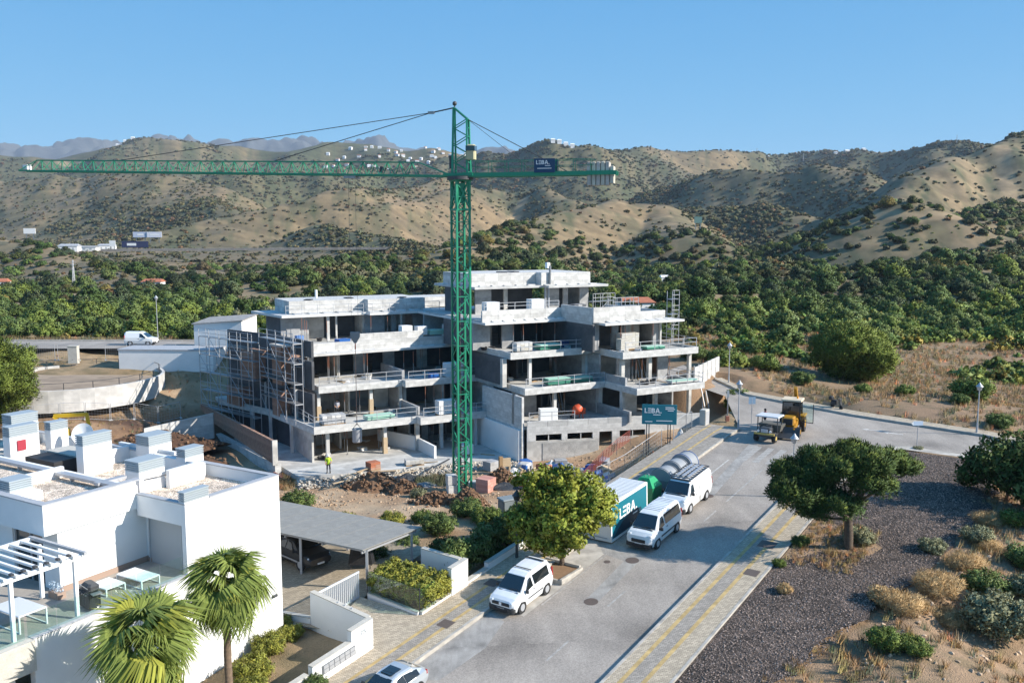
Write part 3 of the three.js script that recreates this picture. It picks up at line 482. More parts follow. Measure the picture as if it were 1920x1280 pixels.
col(18.8, -6.8, 1.45, 4.45, 0.5, M.plaster); col(23.9, -6.2, 1.45, 4.45); col(29.5, -6.4, 1.45, 4.45, 0.5); col(29.6, -10.4, 1.45, 4.45, 0.4, M.plaster); col(33.6, -10.8, 1.45, 4.45, 0.4, M.plaster); col(38.1, -11, 1.45, 4.45, 0.36, M.plaster);
col(18.9, -4.2, 4.85, 7.8, 0.5, M.plaster); col(22.1, -4.1, 4.85, 7.8); col(29.4, -4, 4.85, 7.8, 0.7); col(30.4, -9.2, 4.85, 7.8, 0.42, M.plaster); col(34, -9.2, 4.85, 7.8, 0.42, M.plaster); col(39.4, -9.4, 4.85, 7.8, 0.36, M.plaster);
col(31.9, -5.6, 8.2, 11.1, 0.2); col(37.9, -6.2, 8.2, 11.1, 0.2);
// walls: back, cross and outer walls of every storey -------------------------
const W = (a0, a1, b0, b1, y0, y1, m = M.greyblock) => bx('wall', m, a0, a1, b0, b1, y0, y1);
// left wing
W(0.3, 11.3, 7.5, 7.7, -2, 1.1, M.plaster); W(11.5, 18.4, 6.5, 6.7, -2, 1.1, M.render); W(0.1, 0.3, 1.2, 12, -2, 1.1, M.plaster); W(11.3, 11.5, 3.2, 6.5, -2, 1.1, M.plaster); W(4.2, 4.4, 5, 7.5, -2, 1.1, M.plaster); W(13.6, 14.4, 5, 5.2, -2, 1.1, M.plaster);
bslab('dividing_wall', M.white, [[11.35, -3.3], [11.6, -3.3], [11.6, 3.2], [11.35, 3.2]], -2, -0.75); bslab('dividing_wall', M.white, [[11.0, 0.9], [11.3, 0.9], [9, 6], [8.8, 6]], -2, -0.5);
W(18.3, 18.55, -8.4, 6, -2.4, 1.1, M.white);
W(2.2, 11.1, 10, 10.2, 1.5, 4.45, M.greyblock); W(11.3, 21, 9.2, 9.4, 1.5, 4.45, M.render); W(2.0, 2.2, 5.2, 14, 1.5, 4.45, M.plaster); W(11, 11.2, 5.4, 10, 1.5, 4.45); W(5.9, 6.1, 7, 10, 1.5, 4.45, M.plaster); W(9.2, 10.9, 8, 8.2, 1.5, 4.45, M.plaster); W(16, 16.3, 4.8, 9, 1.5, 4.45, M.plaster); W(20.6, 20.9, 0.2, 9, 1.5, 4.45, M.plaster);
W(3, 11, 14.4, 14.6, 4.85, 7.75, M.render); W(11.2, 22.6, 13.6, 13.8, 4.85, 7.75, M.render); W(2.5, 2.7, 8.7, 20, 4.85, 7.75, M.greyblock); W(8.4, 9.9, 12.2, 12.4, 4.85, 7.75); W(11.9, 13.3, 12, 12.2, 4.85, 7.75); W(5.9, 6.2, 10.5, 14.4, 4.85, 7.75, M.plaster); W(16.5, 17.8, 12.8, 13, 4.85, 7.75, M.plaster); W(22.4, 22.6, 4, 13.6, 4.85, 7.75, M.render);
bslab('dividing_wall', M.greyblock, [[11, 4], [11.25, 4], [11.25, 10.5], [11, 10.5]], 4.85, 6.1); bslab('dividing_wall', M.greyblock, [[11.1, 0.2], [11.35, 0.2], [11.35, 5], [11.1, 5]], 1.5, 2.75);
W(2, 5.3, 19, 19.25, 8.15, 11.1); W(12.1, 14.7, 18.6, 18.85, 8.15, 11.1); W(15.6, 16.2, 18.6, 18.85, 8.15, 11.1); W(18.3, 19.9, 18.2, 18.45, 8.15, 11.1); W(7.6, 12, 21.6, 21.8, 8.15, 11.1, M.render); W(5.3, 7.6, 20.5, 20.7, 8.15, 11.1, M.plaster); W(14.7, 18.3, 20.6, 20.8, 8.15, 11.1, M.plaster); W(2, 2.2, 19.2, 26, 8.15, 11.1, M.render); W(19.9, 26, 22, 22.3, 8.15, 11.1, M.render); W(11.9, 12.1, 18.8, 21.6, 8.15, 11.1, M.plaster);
W(-3, 22, 24.2, 24.5, -2, 7.75, M.greyblock); W(2, 22, 25.5, 25.8, 8.15, 11.1, M.greyblock);
// left flank behind the scaffold: brick infill between the plates
const flank = [[1.0, 3.5], [-0.6, 12], [-3.8, 20.5]];
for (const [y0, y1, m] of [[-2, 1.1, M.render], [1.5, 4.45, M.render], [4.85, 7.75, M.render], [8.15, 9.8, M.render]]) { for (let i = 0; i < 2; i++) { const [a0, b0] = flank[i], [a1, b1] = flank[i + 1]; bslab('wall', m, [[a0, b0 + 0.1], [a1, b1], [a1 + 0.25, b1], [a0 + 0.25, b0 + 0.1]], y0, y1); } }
bslab('brick_bay', M.brick, [[-1.4, 10], [-1.0, 7.8], [1.2, 8.2], [0.8, 10.4]], 4.9, 8.9); bslab('brick_bay', M.brick, [[-3.4, 16.4], [-2.4, 13.4], [-0.6, 13.8], [-1.6, 16.8]], 4.9, 7.9);
bslab('brick_bay', M.brick, [[-1.5, 10], [-1.2, 8.4], [1.0, 8.8], [0.7, 10.4]], 1.5, 4.2); bslab('brick_bay', M.brick, [[-4.4, 19], [-3.6, 16], [-2, 16.5], [-2.6, 19.4]], 1.5, 3.6);
bslab('terrace_slab', M.slab, [[-1.6, 10.2], [-0.9, 7.4], [1.6, 8.0], [1.0, 10.6]], 8.9, 9.1);
for (const [a, b] of [[-0.6, 6], [-1.4, 11.5], [-2.6, 15], [0.3, 2.6]]) col(a, b, -2, 1.1, 0.3, M.slab);
for (const [a, b] of [[0.3, 7], [-1.2, 13.8]]) col(a, b, 1.5, 4.45, 0.3, M.slab);
// brick garden wall in front of the left flank
{ const w = mb().prism(ab([[-6.9, 21.6], [-3.9, 0.6], [-3.6, 0.6], [-6.6, 21.6]]), (x, z) => -1.55 + 0.07 * (-z), (x, z) => 0.75 + 0.02 * (-z)).build('garden_wall', M.brick, block);
  for (let r = 0; r < 7; r++) for (let k = 0; k < 30; k++) { const t = (k + (r % 2) * 0.5) / 30.5, t2 = t + 0.031; if (t2 > 1) continue; const P_ = (u, y) => v3(lerp(-3.9, -6.9, u) - 0.012, y, -lerp(0.6, 21.6, u)), yb = (u, q) => lerp(-1.55 + 0.07 * lerp(0.6, 21.6, u), 0.75 + 0.02 * lerp(0.6, 21.6, u), q), q0 = r / 7 + 0.006, q1 = (r + 1) / 7 - 0.006; const o = v3(-0.02, 0, 0);
    const A = P_(t, yb(t, q0)), B_ = P_(t2, yb(t2, q0)), C_ = P_(t2, yb(t2, q1)), D_ = P_(t, yb(t, q1)); mb().hexa([A, B_, B_.clone().sub(o), A.clone().sub(o), D_, C_, C_.clone().sub(o), D_.clone().sub(o)].map((q) => q.clone())).build('brick_course', [M.brick, mat(0.40, 0.235, 0.175, { roughness: 0.95 }), mat(0.47, 0.29, 0.21, { roughness: 0.95 })][0], w); } 
  bslab('footing', M.concrete, [[-6.8, 21.6], [-3.8, 0.4], [-3.2, 0.4], [-6.2, 21.6]], -2.9, -1.5); bx('wall_end', M.plaster, -4.0, -3.5, 0.35, 0.6, -1.6, 0.85); }
// middle wing base: long wall with strip windows and a door opening
{ const dir = [0.961, -0.277], at = (t, off) => [19 + dir[0] * t - 0.277 * off * -1 * 0 + 0.277 * off, -8.9 + dir[1] * t + 0.961 * off];
  const seg = (name, m, t0, t1, y0, y1, o0 = 0, o1 = 0.3) => mb().prism(ab([at(t0, o0), at(t1, o0), at(t1, o1), at(t0, o1)]), y0, y1).build(name, m, block);
  seg('base_wall', M.plaster, 0, 7.6, -3.0, -0.05, 0.02, 0.32); seg('base_wall', M.plaster, 9.0, 19.2, -2.6, -0.05, 0.02, 0.32);
  seg('base_wall', M.concrete, 0, 19.2, 0.62, 1.42); for (const [t0, t1] of [[0, 0.9], [3.6, 4.2], [6.9, 7.6], [9, 9.8], [12.6, 19.2]]) seg('wall_pier', M.concrete, t0, t1, -0.05, 0.62);
  for (const t of [2.2, 5.6, 11.2]) seg('window_post', M.slab, t, t + 0.09, -0.05, 0.62, 0.08, 0.18);
  for (let k = 0; k < 9; k++) seg('formwork_panel', concreteTones[k % 3], k * 2.13 + 0.01, k * 2.13 + 2.11, 1.42, 2.0, 0, 0.22);
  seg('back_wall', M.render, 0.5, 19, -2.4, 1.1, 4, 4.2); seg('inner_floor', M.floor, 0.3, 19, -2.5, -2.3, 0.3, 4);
  seg('tarpaulin_lining', mat(0.5, 0.49, 0.47, { map: T_patch, size: 2, bump: 0.03 }), 1.6, 7.5, -2.3, -0.25, -0.03, 0.0); }
W(18.55, 18.8, -8.6, -6.6, -2.2, 4.45, M.concrete); W(18.6, 18.85, -6.6, 0, 1.1, 4.45, M.concrete);
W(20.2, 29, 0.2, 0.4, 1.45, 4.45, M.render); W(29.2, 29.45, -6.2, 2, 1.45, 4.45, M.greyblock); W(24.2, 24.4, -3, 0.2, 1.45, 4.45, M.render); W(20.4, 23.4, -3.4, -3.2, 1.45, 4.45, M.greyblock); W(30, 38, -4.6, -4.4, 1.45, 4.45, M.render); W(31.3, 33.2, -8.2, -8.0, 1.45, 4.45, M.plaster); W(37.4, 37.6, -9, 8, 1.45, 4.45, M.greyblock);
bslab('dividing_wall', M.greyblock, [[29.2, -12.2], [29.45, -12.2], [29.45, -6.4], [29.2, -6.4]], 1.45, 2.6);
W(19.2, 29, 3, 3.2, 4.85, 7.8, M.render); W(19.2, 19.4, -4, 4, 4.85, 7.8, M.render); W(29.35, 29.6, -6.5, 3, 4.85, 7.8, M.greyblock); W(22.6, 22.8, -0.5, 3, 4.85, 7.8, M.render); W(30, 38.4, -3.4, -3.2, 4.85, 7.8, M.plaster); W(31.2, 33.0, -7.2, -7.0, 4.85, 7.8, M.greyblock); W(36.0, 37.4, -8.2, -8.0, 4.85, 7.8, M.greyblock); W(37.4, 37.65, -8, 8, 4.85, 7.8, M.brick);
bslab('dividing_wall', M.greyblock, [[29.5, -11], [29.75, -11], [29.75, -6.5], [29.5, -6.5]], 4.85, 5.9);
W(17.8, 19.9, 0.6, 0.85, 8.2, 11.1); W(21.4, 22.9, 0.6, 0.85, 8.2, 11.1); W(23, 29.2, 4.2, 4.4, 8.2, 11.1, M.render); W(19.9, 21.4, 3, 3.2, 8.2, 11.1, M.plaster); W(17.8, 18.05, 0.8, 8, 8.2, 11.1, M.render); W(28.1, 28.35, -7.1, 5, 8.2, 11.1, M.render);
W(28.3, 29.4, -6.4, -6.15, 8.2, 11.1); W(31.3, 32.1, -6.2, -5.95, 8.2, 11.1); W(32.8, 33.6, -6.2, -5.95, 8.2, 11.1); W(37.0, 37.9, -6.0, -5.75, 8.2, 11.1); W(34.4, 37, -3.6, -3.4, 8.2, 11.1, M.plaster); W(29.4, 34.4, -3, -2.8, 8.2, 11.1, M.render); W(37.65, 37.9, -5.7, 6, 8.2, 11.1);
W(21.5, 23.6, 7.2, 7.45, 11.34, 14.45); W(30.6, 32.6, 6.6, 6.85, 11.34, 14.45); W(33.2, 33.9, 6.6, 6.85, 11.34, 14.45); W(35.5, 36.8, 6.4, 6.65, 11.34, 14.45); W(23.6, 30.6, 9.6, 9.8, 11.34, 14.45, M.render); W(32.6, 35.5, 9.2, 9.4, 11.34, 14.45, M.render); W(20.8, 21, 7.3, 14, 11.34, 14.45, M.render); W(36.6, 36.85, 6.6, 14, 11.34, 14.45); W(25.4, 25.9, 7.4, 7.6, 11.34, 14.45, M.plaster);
W(18, 39, 14, 14.3, -2, 11.1, M.greyblock); bslab('floor_slab', M.floor, [[18.2, -0.9], [37.6, -0.9], [37.6, 14], [18.2, 14]], 11.34, 11.46);
for (const a of [29.9, 30.35]) mb().tube(v3(a, 11.4, -5.4), v3(a, 14.45, -5.4), 0.13, 0.13, 10).build('flue_pipe', M.galv, block);
mb().tube(v3(30.3, 14.7, -5.0), v3(30.3, 17.0, -5.0), 0.14, 0.14, 10).build('flue_pipe', M.steel, block); mb().rbox(30.7, 17.0, -6.2, 0.5, 0.7, 0.5, 0.08).build('chimney_cap', M.whiteTrim, block);
mb().tube(v3(7.5, 12.8, -23), v3(7.5, 13.9, -23), 0.16, 0.16, 8).build('flue_pipe', M.whiteTrim, block);
for (const [a, b, y] of [[5.5, 19.5, 12.95], [10.8, 20.5, 12.95], [17, 18.5, 12.93], [25.2, 7.6, 16.26], [27, 8, 16.26]]) mb().box(a, y, -b, 1.3, 0.12, 0.8, rr(0, 3)).build('roof_felt', M.black, block);
// ---------------------------------------------------------------- tower crane
{
  const K = thing('tower_crane', 'green lattice tower crane with long jib in front of the building site', 'tower crane', V(-4.45, -2.4, 75.4), 0);
  const G = M.craneGreen;
  // mast: legs turned so that the near leg stands toward the camera
  const mast = new THREE.Group(); mast.name = 'mast'; mast.rotation.y = -64 * Math.PI / 180; K.add(mast);
  const w = 0.6, H = 27.6;
  for (const [x, z] of [[w, w], [w, -w], [-w, -w], [-w, w]]) mb().bar(v3(x, 0, z), v3(x, H, z), 0.17, 0.17, v3(0, 0, 1)).build('mast_leg', G, mast);
  const br = mb(); let ring; const Cn = [[w, w], [w, -w], [-w, -w], [-w, w]];
  for (let k = 0; k < 26; k++) { const y0 = 0.4 + k * 1.07, y1 = y0 + 1.07; for (let f = 0; f < 4; f++) { const [x0, z0] = Cn[f], [x1, z1] = Cn[(f + 1) % 4]; k % 2 ? br.bar(v3(x0, y0, z0), v3(x1, y1, z1), 0.07) : br.bar(v3(x1, y0, z1), v3(x0, y1, z0), 0.07); if (k % 2 === 0) { if (f === 0) ring = mb(); ring.bar(v3(x0, y0, z0), v3(x1, y0, z1), 0.07); if (f === 3) ring.build('lattice_ring', G, mast); } } }
  br.build('lattice_bracing', G, mast); 
  const lad = mb(); for (const z of [-0.18, 0.18]) lad.bar(v3(0.1, 0.3, z), v3(0.1, H, z), 0.05); for (let y = 0.5; y < H; y += 0.3) lad.bar(v3(0.1, y, -0.18), v3(0.1, y, 0.18), 0.03); lad.build('ladder', M.darkSteel, mast);
  const pipe = mb().tube(v3(-0.25, 0.5, 0.1), v3(-0.25, H - 2, 0.1), 0.14, 0.14, 8).build('ballast_cable', M.darkSteel, mast);
  const collar = mb(); collar.box(0, H - 2.6, 0, 1.4, 0.16, 1.4).box(0, H - 0.1, 0, 1.5, 0.2, 1.5); for (const [x, z] of [[0.62, 0.62], [0.62, -0.62], [-0.62, -0.62], [-0.62, 0.62]]) collar.bar(v3(x, H - 2.6, z), v3(x * 0.8, H, z * 0.8), 0.2); collar.bar(v3(0.62, H - 2.5, 0.62), v3(-0.5, H - 0.2, 0.5), 0.12).bar(v3(-0.62, H - 2.5, 0.62), v3(0.5, H - 0.2, 0.5), 0.12).bar(v3(0.62, H - 2.5, 0.62), v3(0.5, H - 0.2, -0.5), 0.12).bar(v3(0.62, H - 2.5, -0.62), v3(0.5, H - 0.2, 0.5), 0.12).box(0.1, H - 1.2, 0.1, 0.7, 1.7, 0.7); collar.build('climbing_collar', G, mast);
  // slewing part along the jib direction
  const top = new THREE.Group(); top.name = 'slewing_unit'; top.position.y = H; top.rotation.y = Math.PI + 12.9 * Math.PI / 180 * -1; K.add(top); // local +x runs out along the jib
  mb().geo(new THREE.CylinderGeometry(1.15, 1.15, 0.28, 24), new THREE.Matrix4().setPosition(0, 0.05, 0)).build('slewing_ring', M.darkSteel, top);
  mb().box(0, 0.36, 0, 2.6, 0.26, 1.5).build('turntable_platform', G, top);
  const hd = mb(); for (const z of [-0.55, 0.55]) { hd.bar(v3(0.55, 0.4, z), v3(0.5, 6.0, z * 0.35), 0.15); hd.bar(v3(-0.75, 0.4, z), v3(-0.7, 5.0, z * 0.6), 0.15); hd.bar(v3(-0.7, 5.0, z * 0.6), v3(0.5, 6.0, z * 0.35), 0.14); }
  for (let k = 0; k < 6; k++) { const y0 = 0.7 + k * 0.72, y1 = y0 + 0.72, s = (y) => lerp(0.55, 0.33, y / 5), x0 = 0.55, x1 = -0.74; for (const e of [-1, 1]) hd.bar(v3(k % 2 ? x0 : x1, y0, e * s(y0)), v3(k % 2 ? x1 : x0, y1, e * s(y1)), 0.07); hd.bar(v3(x0, y0, -s(y0)), v3(x0, y0, s(y0)), 0.06); hd.bar(v3(x1, y1, -s(y1)), v3(x1, y1, s(y1)), 0.06); }
  hd.build('tower_head', G, top); mb().geo(new THREE.SphereGeometry(0.2, 10, 8), new THREE.Matrix4().setPosition(0.45, 6.35, 0)).tube(v3(0.45, 5.9, 0), v3(0.45, 6.3, 0), 0.05).build('beacon', M.darkSteel, top);
  mb().rbox(-1.15, 2.2, -0.55, 0.75, 1.25, 0.7, 0.1).build('operator_cab', mat(0.45, 0.42, 0.26), top); mb().box(-1.15, 2.5, -0.57, 0.8, 0.42, 0.74).build('cab_window', M.carGlass, top);
  mb().box(0.9, 1.5, 0.55, 0.35, 1.1, 0.5).build('switch_box', M.darkSteel, top);
  // jib: triangular lattice, slightly raised toward its tip
  const jib = new THREE.Group(); jib.name = 'jib'; jib.rotation.z = 1.6 * Math.PI / 180; jib.position.set(0.6, 0.25, 0); top.add(jib);
  const L = 43.6, jc = mb(), jb = mb(); for (const z of [-0.5, 0.5]) jc.bar(v3(0, 0, z), v3(L, 0, z), 0.15); jc.bar(v3(3.2, 1.15, 0), v3(L - 1.6, 1.02, 0), 0.11); jc.build('jib_chord', G, jib);
  const n = 34, xs = (k) => 3.2 + (L - 4.8) * k / n; for (let k = 0; k < n; k++) { const a = xs(k), c = xs(k + 1), m = (a + c) / 2, yt = 1.15 - 0.13 * (m / L); for (const z of [-0.5, 0.5]) { jb.bar(v3(a, 0, z), v3(m, yt, 0), 0.055); jb.bar(v3(m, yt, 0), v3(c, 0, z), 0.055); } jb.bar(v3(a, 0, -0.5), v3(c, 0, 0.5), 0.05); jb.bar(v3(a, 0, -0.5), v3(a, 0, 0.5), 0.05); }
  for (const z of [-0.5, 0.5]) { jb.bar(v3(0, 0, z), v3(3.2, 1.15, 0), 0.1); jb.bar(v3(L - 1.6, 1.02, 0), v3(L, 0, z), 0.06); } jb.build('jib_bracing', G, jib);
  mb().box(L - 0.5, 0.35, 0, 0.5, 0.45, 0.6).build('tip_plate', M.signWhite, jib);
  const tr = mb().box(9.4, -0.2, 0, 1.1, 0.22, 1.0).box(9.0, 0.02, 0.5, 0.2, 0.25, 0.1).box(9.8, 0.02, -0.5, 0.2, 0.25, 0.1); tr.build('trolley', M.steel, jib);
  mb().box(6.6, 0.5, 0, 0.25, 0.5, 0.25).build('jib_winch', M.darkSteel, jib); mb().box(8.0, 0.05, 0, 1.6, 0.1, 0.8).build('winch_tray', M.steel, jib);
  // counter jib
  const cj = new THREE.Group(); cj.name = 'counter_jib'; cj.position.set(-0.6, 0.3, 0); top.add(cj);
  const c1 = mb(); for (const z of [-0.55, 0.55]) c1.bar(v3(0, 0, z), v3(-12.9, 0, z), 0.2, 0.34); for (let k = 0; k < 9; k++) c1.bar(v3(-k * 1.45, 0, -0.55), v3(-k * 1.45, 0, 0.55), 0.1); c1.box(-5.5, -0.05, 0, 10.5, 0.05, 1.0); c1.build('counter_jib_beam', G, cj);
  const rl = mb(); for (const z of [-0.62, 0.62]) { for (let k = 0; k < 8; k++) rl.bar(v3(-0.6 - k * 1.45, 0.1, z), v3(-0.6 - k * 1.45, 1.15, z), 0.045); rl.bar(v3(-0.6, 1.15, z), v3(-11, 1.15, z), 0.045); rl.bar(v3(-0.6, 0.65, z), v3(-11, 0.65, z), 0.035); } rl.build('walkway_railing', G, cj);
  for (let k = 0; k < 6; k++) mb().rbox(-10.6 - k * 0.38, -0.05 + (k === 5 ? -0.1 : 0), 0, 0.33, k === 5 ? 1.4 : 1.9, 1.05, 0.05).build('counterweight', mat(0.56 + 0.05 * (k % 2), 0.52 + 0.05 * (k % 2), 0.47, { map: T_patch, size: 2 }), cj);
  const sg = mb().box(-6.9, 0.65, 0.7, 1.75, 1.15, 0.05).build('site_sign', mat(0.006, 0.045, 0.11, { roughness: 0.5 }), cj); signs.push([sg, -6.9, 0.75, 0.73, 1.4]);
  mb().box(-6.9, 0.15, 0.72, 1.75, 0.25, 0.06).build('sign_foot', G, cj);
  // tie rods and ropes
  const tie = mb(), apex = v3(0.5, 6.0, 0), knot = v3(2.55, 5.65, 0), J = (x, y, z = 0) => v3(0.6 + x * Math.cos(0.0279) - y * Math.sin(0.0279), 0.25 + x * Math.sin(0.0279) + y * Math.cos(0.0279), z);
  tie.tube(apex, knot, 0.06, 0.06, 6); tie.tube(knot, J(17, 1.12), 0.035, 0.035, 6); tie.tube(knot, J(33, 1.06), 0.035, 0.035, 6); for (const z of [-0.4, 0.4]) tie.tube(v3(-0.7, 5.0, z * 0.6), v3(-9.6, 0.35, z), 0.035, 0.035, 6); tie.tube(v3(-0.7, 5.0, 0), v3(-6, 0.9, 0.1), 0.02, 0.02, 5);
  tie.build('tie_rod', M.darkSteel, top); mb().box(2.55, 5.66, 0, 0.55, 0.2, 0.25).build('tie_shackle', M.steel, top);
  // concrete base blocks
  for (const [x, z, y] of [[-0.9, 0.4, 0.5], [-0.95, 0.35, 1.4], [0.9, -0.6, 0.5]]) mb().rbox(x, y - 0.15, z, 0.9, 0.85, 0.9, 0.04, 0.3).build('ballast_block', M.concrete, K);
  // load: hook block on its ropes, chain and concrete bucket
  const jd = [-0.9746, 0.224], X0 = -4.45 + jd[0] * 10, Z0 = 75.4 + jd[1] * 10;
  const hk = thing('hook_block', 'grey crane hook block hanging on ropes before the left wing', 'hook block', V(X0, 0, Z0));
  const bl = mb(); bl.prism([[-0.42, -0.14], [0.42, -0.14], [0.42, 0.14], [-0.42, 0.14]], 11.3, 11.75); bl.hexa([v3(-0.1, 10.75, 0.1), v3(0.1, 10.75, 0.1), v3(0.1, 10.75, -0.1), v3(-0.1, 10.75, -0.1), v3(-0.42, 11.3, 0.14), v3(0.42, 11.3, 0.14), v3(0.42, 11.3, -0.14), v3(-0.42, 11.3, -0.14)]); bl.build('block_body', mat(0.2, 0.21, 0.22, { roughness: 0.5 }), hk);
  const rp = mb(); for (const x of [-0.3, 0.3]) rp.tube(v3(x, 11.7, 0), v3(x, 26.1, 0), 0.012, 0.012, 5); rp.build('hoist_rope', M.darkSteel, hk); mb().tube(v3(0, 10.2, 0), v3(0, 10.8, 0), 0.06, 0.04).build('hook', mat(0.45, 0.05, 0.02), hk);
  mb().tube(v3(0, 3.2, 0), v3(0, 10.2, 0), 0.03, 0.03, 5).build('chain', mat(0.38, 0.2, 0.14, { roughness: 0.6 }), hk);
  const bk = thing('concrete_bucket', 'grey steel concrete bucket hanging below the crane hook', 'bucket', V(X0, 1.6, Z0));
  bk.add(new THREE.Mesh(new THREE.LatheGeometry([[0.02, 0], [0.4, 0], [0.44, 0.1], [0.44, 1.2], [0.48, 1.25], [0.4, 1.25], [0.38, 0.15], [0.02, 0.1]].map((p) => new THREE.Vector2(...p)), 20), M.galv)); bk.children[0].name = 'bucket_body'; const bh = mb(); bh.tube(v3(-0.42, 1.2, 0), v3(0, 1.75, 0), 0.025); bh.tube(v3(0.42, 1.2, 0), v3(0, 1.75, 0), 0.025); bh.build('bail', M.darkSteel, bk);
}
// ---------------------------------------------------------------- white house in the near left corner
M.roofGravel = mat(0.50, 0.44, 0.35, { map: T_gravel, size: 3, roughness: 0.95 }); M.roofGravel.color.setRGB(2.3, 2.05, 1.7);
M.deck = mat(0.52, 0.47, 0.41, { map: T_fine, size: 2 }); M.beige = mat(0.70, 0.66, 0.58, { map: T_fine, size: 2 }); M.shutter = mat(0.36, 0.39, 0.41, { roughness: 0.6 }); M.skirt = mat(0.33, 0.24, 0.19);
const house = thing('white_house', 'white flat roofed house with terrace and vent stacks behind the palms', 'house', H2W(0, 0, 0), HTURN);
const hx = (name, m, x0, x1, y0, y1, z0, z1, parent = house) => mb().slab(x0, x1, y0, y1, z0, z1).build(name, m, parent);
// gable wing: outer walls, roof, parapet
hx('wall', M.white, -0.3, 0, -3, 7.66, 0, 6.0); hx('wall', M.white, -24, -0.3, -3, 7.66, 0, 0.3); hx('wall', M.white, -3.5, -0.3, 6.62, 7.66, 5.75, 6.0); hx('wall', M.white, -3.8, -0.3, -3, 6.62, 5.2, 5.4);
hx('roof', M.roofGravel, -24, -0.3, 6.8, 7.05, 0.3, 5.72); for (const a of [[-0.33, 0.03, 0, 4.55], [-0.33, 0.03, 5.98, 6.03]]) hx('coping', M.coping, a[0], a[1], 7.66, 7.72, a[2], a[3]); hx('coping', M.coping, -24, -0.33, 7.66, 7.72, -0.03, 0.33); hx('coping', M.coping, -3.5, -0.33, 7.66, 7.72, 5.72, 6.03);
// forward block over the terrace
hx('wall', M.white, -3.8, -3.5, 6.95, 8.34, 6.0, 10.7); hx('wall', M.white, -4.0, -3.66, 4.1, 6.95, 5.4, 10.0); hx('wall', M.white, -17, -3.8, 6.95, 8.34, 10.4, 10.7); hx('wall', M.white, -17, -7.4, 4.1, 6.95, 9.6, 9.9); hx('wall', M.white, -4.9, -4.0, 4.1, 6.95, 9.6, 9.95);
hx('coping', M.coping, -3.84, -3.46, 8.34, 8.40, 5.7, 10.74); hx('coping', M.coping, -17, -3.84, 8.34, 8.40, 10.36, 10.74); hx('wall', M.white, -17, -3.8, 7.05, 8.0, 5.7, 5.95); hx('roof', M.roofGravel, -17, -3.8, 7.5, 7.75, 5.95, 10.4); hx('soffit', M.white, -17, -3.8, 6.95, 7.02, 6, 10.4);
hx('wall', M.white, -9.5, -9.25, 7.7, 8.3, 6, 10.36); 
const sk = hx('skylight', M.white, -9.0, -6.4, 7.75, 8.2, 8.9, 10.36);
// terrace, lower storey
hx('terrace_floor', M.deck, -17, -0.25, 3.85, 4.1, 5.4, 21); hx('wall', M.white, -0.35, 0, -3, 4.2, 6.0, 13.5); hx('wall', M.beige, -0.4, 0.14, 2.95, 4.22, 13.5, 21); hx('wall', M.white, -0.6, -0.2, -3, 2.95, 14.2, 21); hx('wall', M.white, -17, -0.6, -3, 3.85, 20.6, 20.9);
hx('coping', M.coping, -0.38, 0.03, 4.2, 4.25, 5.96, 13.5); hx('skirting', M.skirt, -3.66, -3.6, 4.1, 4.36, 5.4, 10.0); hx('skirting', M.skirt, -3.6, -3.3, 4.1, 4.3, 5.4, 5.46);
hx('base_window', M.shutter, 0.0, 0.02, -3, -1.2, 2.4, 3.4); hx('base_window', M.shutter, -0.2, -0.15, -2, 2.0, 14.6, 15.6);
hx('wall_lamp', M.darkSteel, 0, 0.12, 1.2, 1.32, 0.45, 0.75);
{ const d = hx('door', M.shutter, -3.35, -1.05, 4.1, 6.4, 5.4, 5.44); hx('door_lamp', M.darkSteel, -2.4, -1.95, 6.48, 6.6, 5.42, 5.6, d); hx('door_frame', M.coping, -3.42, -3.35, 4.1, 6.46, 5.4, 5.47, d); hx('door_frame', M.coping, -3.35, -1.05, 6.4, 6.46, 5.4, 5.47, d); }
{ const d = hx('glass_door', M.carGlass, -7.4, -4.9, 4.1, 6.6, 9.7, 9.74); for (const x of [-7.4, -6.2, -4.95]) hx('door_frame', M.coping, x, x + 0.07, 4.1, 6.6, 9.72, 9.8, d); hx('door_lamp', M.darkSteel, -5.0, -4.7, 6.7, 6.82, 9.95, 10.1, d); }
for (let k = 0; k < 6; k++) hx('balustrade_pane', M.glass, -0.19, -0.17, 4.25, 5.2, 6.15 + k * 1.25, 7.35 + k * 1.25); for (let k = 0; k < 5; k++) hx('balustrade_pane', M.glass, -0.15, -0.13, 4.26, 5.2, 13.75 + k * 1.4, 15.1 + k * 1.4);
// vent stacks: white body, louvred head with slats one above the other
function stack(x, z, w, d, y0, y1, lh) {
  const body = hx('vent_stack', M.white, x - w, x, y0, y1 - lh, z - d, z); const n = Math.round(lh / 0.11);
  hx('louvre_core', M.louver, x - w + 0.05, x - 0.05, y1 - lh, y1 - 0.04, z - d + 0.05, z - 0.05, body);
  for (let k = 0; k < n; k++) { const y = y1 - lh + (k + 0.5) * lh / n; mb().box(x - w / 2, y, z - d / 2, w + 0.02, lh / n * 0.55, d + 0.02).build('louvre_slat', M.louver, body); }
  hx('stack_cap', M.louver, x - w - 0.03, x + 0.03, y1 - 0.04, y1, z - d - 0.03, z + 0.03, body); return body;
}
stack(-5.2, 4.55, 1.1, 1.55, 7.0, 8.7, 0.55); stack(-0.02, 6.0, 0.42, 1.42, 7.66, 8.26, 0.5); stack(-6.1, 0.95, 0.75, 1.25, 7.1, 8.5, 0.5); stack(-9.6, 0.6, 1.15, 1.55, 7.1, 8.75, 0.6); stack(-10.6, 4.0, 0.65, 1.75, 7.0, 9.35, 0.6); stack(-16.9, 4.4, 0.7, 1.75, 7.0, 9.2, 0.6); stack(-20.5, 2.2, 1.0, 1.7, 7.0, 9.15, 0.6); stack(-16.6, 2.1, 0.6, 1.1, 7.0, 9.1, 0.5); stack(-7.2, 10.0, 1.0, 1.1, 7.7, 8.75, 0.5);
